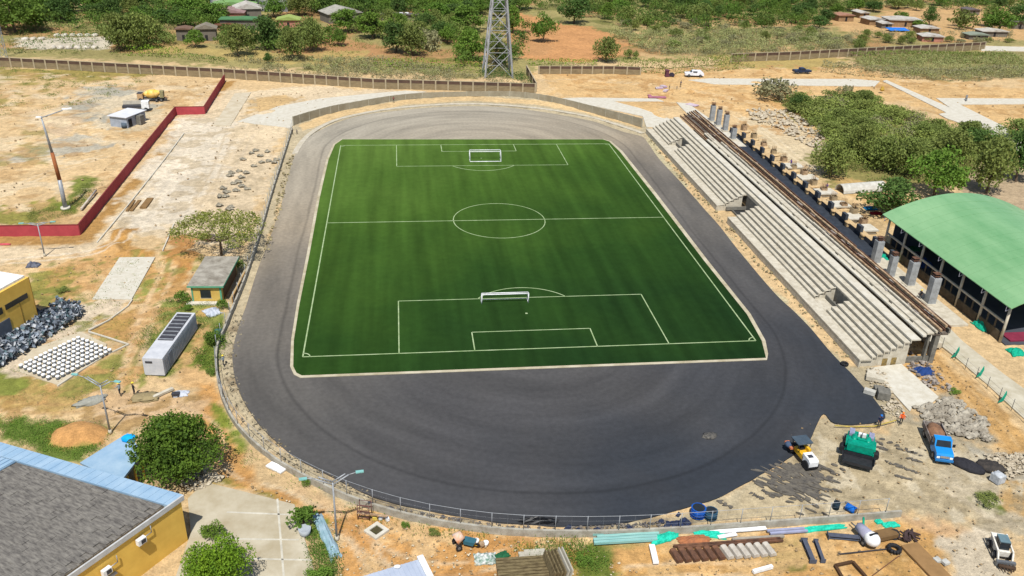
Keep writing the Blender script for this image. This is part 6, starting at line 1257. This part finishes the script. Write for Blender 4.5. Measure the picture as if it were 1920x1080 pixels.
# barrier tape
b = MB(); pts = [G(1565, 798, .25), G(1600, 800, .15), G(1640, 799, .3), G(1680, 788, .5)]
for a, c in zip(pts, pts[1:]): b.bar(a, c, .1, .1)
tag(b.build('barrier_tape', mat('tape_yellow', (.5, .38, .05), col2=(.25, .2, .05), scale=3)), 'yellow barrier tape along the corner of the fresh asphalt', 'tape')
# concrete blocks by the end of the stand
o = MB().box((0, 0, .55), (1.6, 1.6, 1.1), -.4).box((.2, 1.4, .35), (1.4, 1.2, .7), -.3).build('concrete_block', CONCD, loc=G(1655, 745)); tag(o, 'hollow grey concrete block beside the slab at the grandstand end', 'block')
o = MB().box((0, 0, .3), (1.5, .8, .6), -.7).build('concrete_block', mat('white_block', D(222, 220, 210), scale=1), loc=G(1630, 738)); tag(o, 'small white block against the asphalt edge by the grandstand end', 'block')
o = MB().box((0, 0, .3), (2.4, 1.2, .6), -.5).box((.2, 1.4, .25), (1.2, 1.0, .5), -.5).build('concrete_block', CONC, loc=G(1640, 712)); tag(o, 'pale broken block in front of the grandstand end wall', 'block')
TY = MB()
for k in range(14):
    a0, a1 = k*2*math.pi/14, (k+1)*2*math.pi/14; TY.tube((math.cos(a0)*.45, math.sin(a0)*.45, .2), (math.cos(a1)*.45, math.sin(a1)*.45, .2), .17, n=7, cap=False)
tag(TY.build('tyre', BLACK, loc=G(1583, 684)), 'black tyre at the front corner of the grandstand', 'tyre')
tag(dup(bpy.data.objects['tyre'], loc=G(1676, 1032), sc=1.3), 'black and white tyre beside the dark scrap at the lower right', 'tyre')
# rubble
def rubble(name, px, n, r0, r1, m_, label, seed, hh=.0, world=False):
    P = px if world else gp(px); q = random.Random(seed); xs = [p[0] for p in P]; ys = [p[1] for p in P]; b = MB(); k = 0
    while k < n:
        x, y = q.uniform(min(xs), max(xs)), q.uniform(min(ys), max(ys))
        if inpoly(x, y, P): r = r0+(r1*1.25-r0)*q.random()**2.2; b.stone((x, y, r*.2+hh*q.random()), r, q); k += 1
    tag(b.build(name, m_), label, 'rubble', kind='stuff')
STN = mat('broken_stone', D(224, 212, 188), col2=D(170, 154, 128), scale=1.5)
rubble('rubble', [(1715, 765), (1790, 745), (1850, 790), (1860, 830), (1780, 815), (1740, 800)], 1000, .08, .42, mat('grey_rubble', D(206, 198, 180), col2=D(130, 120, 104), scale=.6), 'broken concrete rubble field below the grandstand end', 1, .12)
rubble('rubble', [(1845, 850), (1930, 852), (1930, 885), (1890, 900), (1860, 885)], 500, .08, .25, STN, 'pale broken stone patch at the right edge behind the white bag', 2, .1)
rubble('rubble', [(1620, 690), (1650, 690), (1700, 780), (1670, 790), (1640, 740)], 260, .08, .3, STN, 'grey rubble strip between asphalt and slab at the stand end', 3, .1)
rubble('rubble', [(1700, 660), (1740, 680), (1790, 735), (1740, 730), (1700, 690)], 220, .08, .35, mat('mixed_debris', (.35, .3, .25), col2=(.06, .05, .05), scale=1), 'mixed dark debris beside the blue tarp near the grandstand end', 4, .15)
rubble('rubble', [(1400, 205), (1470, 205), (1560, 250), (1580, 270), (1540, 285), (1460, 245), (1410, 225)], 520, .15, .75, STN, 'pale boulders and rubble at the left rim of the thicket', 5, .1)
rubble('rubble', [(438, 590), (462, 590), (440, 690), (470, 770), (560, 860), (700, 925), (690, 940), (540, 872), (450, 790), (418, 700)], 420, .05, .18, mat('strip_stone', D(180, 168, 140), col2=D(90, 80, 64), scale=1), 'loose stones on the strip between track and fence on the left', 6, 0)
rubble('rubble', [(700, 945), (900, 980), (1040, 992), (1250, 975), (1250, 990), (1040, 1000), (800, 975)], 420, .05, .2, mat('dark_strip_stone', (.2, .17, .13), col2=(.05, .05, .06), scale=1), 'dark stones and scraps on the strip inside the lower wall', 7, 0)
rubble('rubble', [(44.6, 55), (46.1, 55), (46.1, -56), (44.9, -56), (44.5, 0)], 260, .08, .3, mat('front_stone', D(200, 186, 140), col2=D(110, 96, 70), scale=1), 'stones along the foot of the grandstand front wall', 8, 0, True)
rubble('rubble', [(380, 880), (430, 895), (360, 925), (330, 905)], 160, .1, .35, STN, 'pale rocks under the right side of the big green tree', 9, .1)
rubble('rubble', [(538, 300), (552, 290), (530, 380), (505, 470), (495, 470)], 160, .1, .35, mat('front_stone', (0, 0, 0)), 'brown stones between track and wall at the upper left bend', 10, 0)
RK = [(470, 288), (486, 293), (455, 300), (475, 312), (490, 305), (502, 303), (433, 325), (447, 322), (460, 325), (430, 330), (452, 333), (436, 345), (445, 342), (452, 350), (462, 355), (417, 354), (424, 361), (442, 358), (411, 369), (421, 369), (410, 386), (431, 389), (428, 393), (513, 305), (517, 300), (500, 285), (478, 283)]
q = random.Random(8)
for i, (u, v) in enumerate(RK):
    b = MB(); b.stone((0, 0, .15), .75, q); b.stone((.6, .2, .1), .45, q); o = b.build('rock', mat('grey_rock', D(190, 182, 160), col2=D(120, 112, 98), scale=1.5), loc=G(u, v)); tag(o, 'grey broken concrete chunk on the pale ground between road and track', 'rock', 'scattered chunks left of the track')
for i, (u1, v1, u2, v2) in enumerate([(238, 396, 252, 376), (246, 395, 262, 376), (268, 390, 282, 372)]):
    tag(MB().bar(G(u1, v1, .02), G(u2, v2, .02), (.5, .7, 1.3)[i], .3).build('trench_board', mat('brown_board', (.22, .13, .05), col2=(.14, .08, .03), scale=2)), ('leftmost narrow', 'middle', 'rightmost wide')[i]+' of three brown boards lying on the pale road', 'board', 'brown boards on the pale road')
# heap of grey seat shells and rows of round bases
q = random.Random(6); P = gp([(0, 625), (40, 600), (90, 585), (110, 565), (150, 575), (158, 590), (130, 610), (95, 630), (70, 650), (30, 672), (0, 690), (-40, 700), (-40, 640)]); b = MB(); b.cur = 0
xs = [p[0] for p in P]; ys = [p[1] for p in P]; k = 0
while k < 1000:
    x, y = q.uniform(min(xs), max(xs)), q.uniform(min(ys), max(ys))
    if not inpoly(x, y, P): continue
    b.cur = q.choice([0, 0, 1, 2, 2, 3]); Mx = Matrix.Rotation(q.random()*6.3, 3, 'Z') @ Matrix.Rotation(q.gauss(0, .8), 3, 'X') @ Matrix.Rotation(q.gauss(0, .8), 3, 'Y'); o_ = Vector((x, y, q.uniform(.15, .95)))
    w2 = q.uniform(.2, .32); pr_ = [(-.3, .32), (-.2, .05), (0, 0), (.22, .02), (.34, .1)]; vs = [o_+Mx @ Vector((px_, sy_*w2, pz_)) for sy_ in (-1, 1) for px_, pz_ in pr_]+[o_+Mx @ Vector((px_, sy_*w2*.92, pz_-.05)) for sy_ in (-1, 1) for px_, pz_ in pr_]
    b.add(vs, [(i, i+1, 6+i, 5+i) for i in range(4)]+[(11+i, 10+i, 15+i, 16+i) for i in range(4)]+[(i+1, i, 10+i, 11+i) for i in range(4)]+[(5+i, 6+i, 16+i, 15+i) for i in range(4)]); k += 1
tag(b.build('seat_shell_heap', [mat('shell_grey', D(170, 182, 196), scale=3), mat('shell_teal', D(110, 136, 144), scale=3), mat('shell_dark', D(90, 98, 110), scale=3), mat('shell_light', D(215, 220, 226), scale=3)]), 'jumbled heap of grey and bluish hollow shells beside the yellow block', 'heap', kind='stuff')
b = MB(); b.tube((0, 0, 0), (0, 0, .42), .24, .27, n=12); src = MB().tube((0, 0, .42), (0, 0, .6), .27, .25, n=12).build('white_pot', mat('base_white', (.78, .78, .77), col2=(.62, .63, .64), scale=3)); b.build('lower_body', mat('pot_shade', (.11, .12, .13), scale=3), src); tag(src, 'white round hollow pot in the ordered rows below the grey heap', 'pot', 'rows of white round pots')  # shadow side of the white pot painted as a dark lower body
A0, A1, A2 = G(40, 690), G(148, 638), G(100, 716); n = 0
KIDS[src.name] = list(src.children)
for i in range(13):
    for j in range(8):
        if i > 11 and j < 0: continue
        p = A0.lerp(A1, i/12)+(A2-A0)*(j/7); p = p+Vector((q.uniform(-.06, .06), q.uniform(-.06, .06), 0))
        if n == 0: src.location = p
        elif not (i < 1 and j > 6): dup(src, loc=p)
        n += 1
# lower works yard: sheets, beams, posts
def stack(name, u1, v1, u2, v2, n, w_, gap, m_, label, cat, h=.18, lay=1, part='sheet'):
    a, c = G(u1, v1), G(u2, v2); d = (c-a).normalized(); s_ = Vector((-d.y, d.x, 0)); t_ = thing(name, label, cat, a, math.atan2(d.y, d.x)); L_ = (c-a).length; q = random.Random(int(u1))
    for k in range(n):
        for l in range(lay): MB().box((L_/2+q.uniform(-.3, .3), -(k*gap), .1+h/2+l*(h+.01)+q.uniform(0, .02)), (L_*q.uniform(.92, 1), w_, h), q.uniform(-.01, .01)).build(part, m_, t_)
    return t_
stack('sheet_stack', 1112, 1005, 1232, 999, 4, .34, .42, TURQ, 'stack of pale turquoise sheets against the lower perimeter wall', 'sheet stack', .3)
stack('white_board_stack', 1330, 1000, 1440, 992, 1, .5, .6, WHITE, 'long white board right of the turquoise netting, upper one', 'board', .12)
stack('white_board', 1342, 1010, 1378, 1004, 1, .45, .5, WHITE, 'short white board below the long one', 'board', .12)
stack('pipe_bundle', 1440, 998, 1510, 993, 2, .28, .4, mat('lilac_pipe', D(180, 185, 215), scale=1), 'lilac grey pipes at the right end of the white boards', 'pipes', .2)
stack('beam_row', 1265, 1026, 1470, 1012, 2, .22, .3, RUST, 'long rusty beams resting on the row of steel sections', 'beams', .22)
stack('beam_row', 1365, 1014, 1468, 1008, 1, .3, .4, mat('grey_beam', D(186, 176, 160), scale=1), 'long grey beam lying above the rusty beams', 'beam', .2)
cloth('green_netting', 1245, 1008, 3.4, 1.2, .6, mat('aqua_net', (.02, .5, .36), col2=(.0, .3, .2), scale=3), 'crumpled aqua netting at the right end of the turquoise sheets', 'netting', 51, .3)
cloth('green_netting', 1330, 1002, 3.2, 1.0, .5, mat('aqua_net', (0, 0, 0)), 'aqua netting draped over the orange planks', 'netting', 52, -.2)
cloth('green_netting', 1545, 990, 4.6, .7, .5, mat('aqua_net', (0, 0, 0)), 'long rolled aqua netting right of the lilac pipes', 'netting', 53, .05)
cloth('green_netting', 1670, 984, 1.8, .8, .5, mat('aqua_net', (0, 0, 0)), 'aqua netting scrap near the end of the perimeter wall', 'netting', 54, .1)
cloth('green_netting', 1648, 978, .8, .6, .4, mat('aqua_net', (0, 0, 0)), 'tiny aqua netting scrap at the end of the perimeter wall', 'netting', 55, .1)
cloth('orange_planks', 1300, 1012, 3.6, 1.3, .5, mat('orange_plank', (.35, .13, .05), col2=(.2, .08, .04), scale=2), 'rusty orange planks between the two aqua nets', 'planks', 56, .05)
WSEC = mat('white_section', D(226, 218, 204), col2=D(190, 180, 165), scale=1.5)
for i in range(12):
    u = 1268+i*15.8; v = 1044-i*1.1
    m_ = RUST if i < 6 else WSEC
    c = G(u, v); o = MB().xprof([(-.38, 0), (.38, 0), (.3, .34), (.1, .42), (-.1, .42), (-.3, .34)], -.9, .9).build('steel_section', m_, loc=c); o.rotation_euler = (0, 0, .18)
    tag(o, 'rusty steel section standing in the left half of the section row' if i < 6 else 'pale steel section in the right half of the section row', 'steel section', 'rusty sections in the row' if i < 6 else 'pale sections in the row')
tag(MB().bar(G(1222, 1022, .2), G(1230, 1056, .2), .6, .25).build('white_post', WHITE), 'white post lying on the sand below the turquoise sheets', 'post')
tag(MB().bar(G(1412, 1072, .25), G(1448, 1062, .25), .35, .35).build('white_post', WHITE), 'white and grey bar lying at the bottom edge right of centre', 'bar')
def ibeam(u1, v1, u2, v2, label, w_=.5):
    a, c = G(u1, v1, .06), G(u2, v2, .06); up = Vector((0, 0, 1)); b = MB(); b.bar(a, c, w_, .05); b.bar(a+up*.3, c+up*.3, w_, .05); b.bar(a+up*.15, c+up*.15, .06, .25); d = (c-a).normalized(); b.box(a+up*.16, (.1, w_*1.5, .5), math.atan2(d.y, d.x)); b.box(c+up*.16, (.1, w_*1.5, .5), math.atan2(d.y, d.x)); tag(b.build('steel_beam', mat('beam_slate', (.07, .08, .11), scale=2)), label, 'steel beam')
ibeam(1507, 1014, 1524, 1055, 'left of the two upright lying dark steel beams', .5); ibeam(1529, 1016, 1543, 1054, 'right, narrower one of the two upright lying dark steel beams', .35)
ibeam(1552, 1006, 1610, 1011, 'dark steel beam lying left of the white round nosed machine', .6)
tag(MB().bar(G(1572, 1039, .1), G(1666, 1029, .1), .1, .1).build('steel_rod', DKST), 'thin long rod on the sand below the white machine', 'rod')
tag(MB().bar(G(1636, 1079, .1), G(1686, 1042, .1), .08, .08).build('steel_rod', RUST), 'thin rusty rod pointing at the brown boards', 'rod')
F_ = [G(1566, 1060, .15), G(1599, 1053, .15), G(1640, 1100, .15), G(1596, 1110, .15)]; b = MB()
for a, c in zip(F_, F_[1:]+F_[:1]): b.bar(a, c, .3, .2)
tag(b.build('wooden_frame', mat('dark_timber', (.07, .035, .015), scale=2)), 'dark brown timber frame lying at the bottom edge', 'frame')
BRN = mat('brown_ply', (.26, .15, .06), col2=(.2, .115, .045), scale=.7)
a, c = G(1704, 1022), G(1780, 1100); o = MB().bar((a.x, a.y, .12), (c.x, c.y, .12), 2.1, .2).build('plywood', BRN); tag(o, 'large brown plywood strip at the bottom right', 'plywood')
tag(MB().bar(G(1633, 1008, .4), G(1678, 998, .4), 1.2, .5).build('brown_box', mat('box_brown', (.17, .10, .04), scale=1)), 'brown open box behind the white round nosed machine', 'box')
for (u, v, s_) in ((1753, 1046, 'left'), (1768, 1050, 'right')): tag(MB().bar(G(u, v, .2), G(u+9, v+8, .2), .7, .3).build('pale_board', mat('white_block', (0, 0, 0))), s_+' of two pale boards beside the brown plywood', 'board')
b = MB(); q = random.Random(12)
for k in range(16): p = G(1706+q.uniform(-12, 12), 1005+q.uniform(-8, 8), .3); d = Vector((q.gauss(0, 1), q.gauss(0, 1), q.gauss(0, .3))).normalized()*q.uniform(.4, .9); b.bar(p-d, p+d, .18, .12)
tag(b.build('scrap_pile', mat('dark_scrap', (.05, .03, .03), scale=2)), 'dark scrap metal pile at the end of the perimeter wall', 'scrap')
tag(MB().tube(G(1677, 1002, .0), G(1677, 1002, .35), .6, n=14).tube(G(1677, 1002, .35), G(1677, 1002, .38), .35, n=14).build('cable_drum', BLACK), 'black round drum with pale centre left of the scrap pile', 'drum')
# pallets and formwork panels at the bottom
PL = thing('pallet_stack', 'weathered timber panels stacked flat at the bottom centre', 'panel stack', G(985, 1078), .0)
b_ = mat('weathered_timber', D(150, 134, 96), col2=D(92, 78, 52), scale=1.2, stretch=(1, 4, 1))
for k in range(9): MB().b2(-2.9, 2.2, -2.6+.0*k, 1.4, .05+.1*k, .13+.1*k).build('panel', b_, PL) if k == 8 else None
for k in range(10): MB().b2(-2.9, 2.2, -2.6+k*.42, -2.3+k*.42, .95, 1.08).build('slat', b_, PL)
P2_ = thing('panel_stack', 'upright leaning stack of ribbed timber panels right of the flat panels', 'panel stack', G(1042, 1078), .15)
for k in range(6): MB().box((-.9+k*.36, 0, 1.0), (.14, 3.4, 2.0), 0, (0, .25)).build('panel', b_ if k < 4 else mat('pale_panel', D(214, 208, 190), scale=1), P2_)
tag(MB().box((0, 0, .15), (3.0, 1.4, .3)).box((.2, .5, .33), (2.2, .8, .06)).build('plaster_slab', mat('pale_panel', (0, 0, 0)), loc=G(1000, 1046)), 'pale plaster covered slab above the flat timber panels', 'slab')
# square pit, gate frame, pipe
t_ = thing('inspection_pit', 'square concrete manhole pit with a dark opening in the orange earth', 'manhole', G(706, 996), .75); b = MB()
for s_ in (-1, 1): b.box((s_*.75, 0, .05), (.4, 1.9, .3)); b.box((0, s_*.75, .05), (1.1, .4, .298))
b.build('rim', CONCL, t_); MB().box((0, 0, .02), (1.1, 1.1, .1)).build('opening', mat('pit_dark', (.06, .05, .02), scale=2), t_)
t_ = thing('scaffold_frame', 'rusty scaffold frame with a pale board leaning by the track fence', 'scaffold', G(686, 975), -.25); b = MB()
for x in (-.9, .4): b.tube((x, 0, 0), (x, 0, 2.0), .05, n=5); b.tube((x, .9, 0), (x, .9, 2.0), .05, n=5)
for z in (.3, 1.2, 1.9): b.tube((-.9, 0, z), (.4, 0, z), .04, n=5); b.tube((-.9, .9, z), (.4, .9, z), .04, n=5)
b.tube((-.9, 0, .3), (.4, 0, 1.2), .04, n=5); b.tube((.4, 0, .3), (-.9, 0, 1.2), .04, n=5); b.build('frame', mat('rusty_tube', (.15, .07, .06), scale=3), t_); MB().box((.7, .1, .8), (3.4, .3, .08)).build('board', WOODP, t_)
for i, (u, v) in enumerate([(703, 974), (715, 973), (726, 975)]): tag(MB().box((0, 0, .18), (.5, .35, .36), i).blob((0, 0, .36), (.24, .18, .08)).build('cement_bag', WHITE if i != 0 else mat('yellow_bag', (.6, .45, .08)), loc=G(u, v)), ('yellow cement bag, leftmost', 'white cement bag, middle', 'white cement bag, rightmost')[i]+' of three below the scaffold board', 'bag', 'cement bags')
# half pipe and wooden props near the thicket
a, c = G(1575, 352, .9), G(1655, 346, .9); b = MB(); n = 9; d = (c-a); L_ = d.length; hp = []
for i in range(n): t0 = math.pi*i/(n-1); hp.append((math.cos(t0)*1.7, math.sin(t0)*1.7-.9))
vs = [(0, y, z+.9) for y, z in hp]+[(L_, y, z+.9) for y, z in hp]+[(0, y*.9, (z+.9)*.9) for y, z in hp]+[(L_, y*.9, (z+.9)*.9) for y, z in hp]
b.add(vs, [(i, i+1, n+i+1, n+i) for i in range(n-1)]+[(2*n+i+1, 2*n+i, 3*n+i, 3*n+i+1) for i in range(n-1)]+[(i, 2*n+i, 2*n+i+1, i+1) for i in range(n-1)]+[(n+i, n+i+1, 3*n+i+1, 3*n+i) for i in range(n-1)])
o = b.build('half_pipe', mat('half_pipe_white', D(228, 226, 216), col2=D(196, 192, 180), scale=1), loc=(a.x, a.y, 0)); o.rotation_euler = (0, 0, math.atan2(d.y, d.x)); tag(o, 'white half round shelter lying at the edge of the thicket', 'shelter')
for i, (u, v) in enumerate([(1218, 180), (1232, 183)]):
    tag(MB().box((0, 0, .15), (5.5 if i else 1.0, 1.6, .3), -.05).build('pink_slab', mat('mauve_tile', D(200, 130, 150), scale=1), loc=G(u, v)), ('short mauve piece', 'long mauve slab')[i]+' at the end of the concrete path by the far stand end', 'slab')
o = MB().box((0, 0, .1), (3.4, 2.4, .2), -.9).build('pink_slab', mat('mauve_tile2', D(206, 170, 200), col2=D(230, 225, 220), scale=.6), loc=G(1298, 197)); tag(o, 'lilac tinted patch on the slab at the far end of the grandstand', 'slab')
for i, (u, v) in enumerate([(1236, 166), (1248, 171), (1244, 163)]): tag(MB().box((0, 0, .2), (2.4, 1.2, .4), i).box((.1, 0, .45), (1.6, .9, .1), i).build('pallet', mat('mauve_tile2', (0, 0, 0)), loc=G(u, v)), ('left', 'right', 'upper')[i]+' of three small lilac stacks on the far sand', 'stack', 'lilac stacks')
tag(MB().box((0, 0, 1), (1.0, 1.6, 2)).box((0, 0, 2.1), (1.4, 1.8, .15)).box((0, -.5, .3), (1.4, .8, .6)).build('portable_toilet', mat('maroon_dark', (.12, .04, .06), scale=1), loc=G(1250, 143)), 'maroon box with a person sized shape by the thorn hedge', 'booth')
tag(MB().box((0, 0, .5), (1.8, 1.0, .7)).box((0, 0, 1), (1.0, .8, .4)).box((.5, 0, .1), (.4, 1.1, .4)).build('motorbike_cart', mat('dark_cart', (.04, .03, .05), scale=1), loc=G(1259, 143)), 'small dark cart right of the maroon box by the thorn hedge', 'cart')
tag(MB().tube(G(1434+220, 168), G(1434+220, 168)+Vector((0, 0, 1)), .5, n=8).blob(G(1654, 168, 1.1), (.8, .7, .5)).build('ochre_sack', mat('ochre_sack', (.4, .25, .04), scale=2)), 'ochre sack standing at the start of the concrete strip on the far right', 'sack')
tag(MB().tube(G(1811, 188), G(1811, 188)+Vector((0, 0, 1.7)), .35, .3, n=8).blob(G(1811, 188, 1.9), .35).build('bollard', mat('grey_bollard', D(150, 150, 150), scale=1)), 'grey bollard beside the pale road at the far right', 'bollard')
cloth('grey_heap', 62, 498, 2.0, 1.4, 1.1, mat('bluegrey_heap', D(130, 135, 150), col2=D(70, 75, 95), scale=2), 'blue grey heap behind the corner of the yellow block', 'heap', 61)
cloth('pink_sheet', 6, 458, 2.2, .5, .2, mat('pink_strip', D(226, 100, 110), scale=2), 'pink strip lying under the red wall at the left edge', 'sheet', 62)

PB1 = mat('pebble_light', D(240, 226, 196), col2=D(190, 168, 130), scale=1); PB2 = mat('pebble_dark', D(196, 168, 126), col2=D(140, 118, 86), scale=1)
rubble('loose_stones', [(380, 800), (430, 900), (640, 980), (1100, 1020), (1240, 1095), (620, 1095), (600, 960), (420, 880)], 247, .05, .16, PB2, 'small dark clods on the orange earth south of the track', 31)
rubble('loose_stones', [(380, 800), (430, 900), (640, 980), (1100, 1020), (1240, 1095), (620, 1095), (600, 960), (420, 880)], 250, .05, .16, PB1, 'small pale clods on the orange earth south of the track', 32)
rubble('loose_stones', [(1200, 1035), (1700, 985), (1900, 1000), (1900, 1090), (1200, 1090)], 247, .05, .16, PB2, 'small dark clods around the steel beams', 33)
rubble('loose_stones', [(1480, 800), (1700, 770), (1920, 860), (1920, 1000), (1690, 960), (1500, 970)], 247, .04, .15, PB2, 'grit and small stones on the pale yard', 34)
rubble('loose_stones', [(1700, 640), (1745, 640), (1920, 830), (1920, 900), (1790, 760)], 200, .05, .16, PB2, 'small stones on the sandy lane right of the grandstand', 35)
rubble('loose_stones', [(60, 480), (420, 480), (400, 700), (380, 860), (220, 800), (60, 760)], 330, .05, .18, PB2, 'small clods around the container and guard house', 36)
rubble('loose_stones', [(-20, 140), (420, 150), (340, 215), (150, 430), (-20, 420)], 247, .08, .28, PB2, 'clods scattered over the left field', 37)
rubble('loose_stones', [(440, 180), (640, 160), (560, 230), (500, 400), (380, 440), (220, 440)], 192, .08, .25, PB2, 'small stones on the pale ground left of the track', 38)
rubble('loose_stones', [(1010, 130), (1600, 120), (1920, 160), (1920, 260), (1500, 185), (1540, 260), (1420, 240), (1250, 190)], 247, .1, .34, PB2, 'clods on the sand behind the far bend', 39)
ground_cover([(0, 495), (330, 480), (330, 720), (60, 770), (0, 720)], 500, .16, LF[1], 'thin weeds between the left buildings', 41, .07, sc=1.6, thr=.66)
ground_cover([(-20, 125), (330, 140), (200, 190), (-20, 220)], 500, .3, LF[1], 'dry tufts at the top of the left field', 42, .12, sc=3, thr=.6)
ground_cover([(420, 700), (440, 830), (700, 965), (1000, 1010), (1000, 1030), (640, 985), (400, 860)], 420, .16, LF[0], 'weeds along the outside of the perimeter wall', 43, .08, sc=1.4, thr=.62)
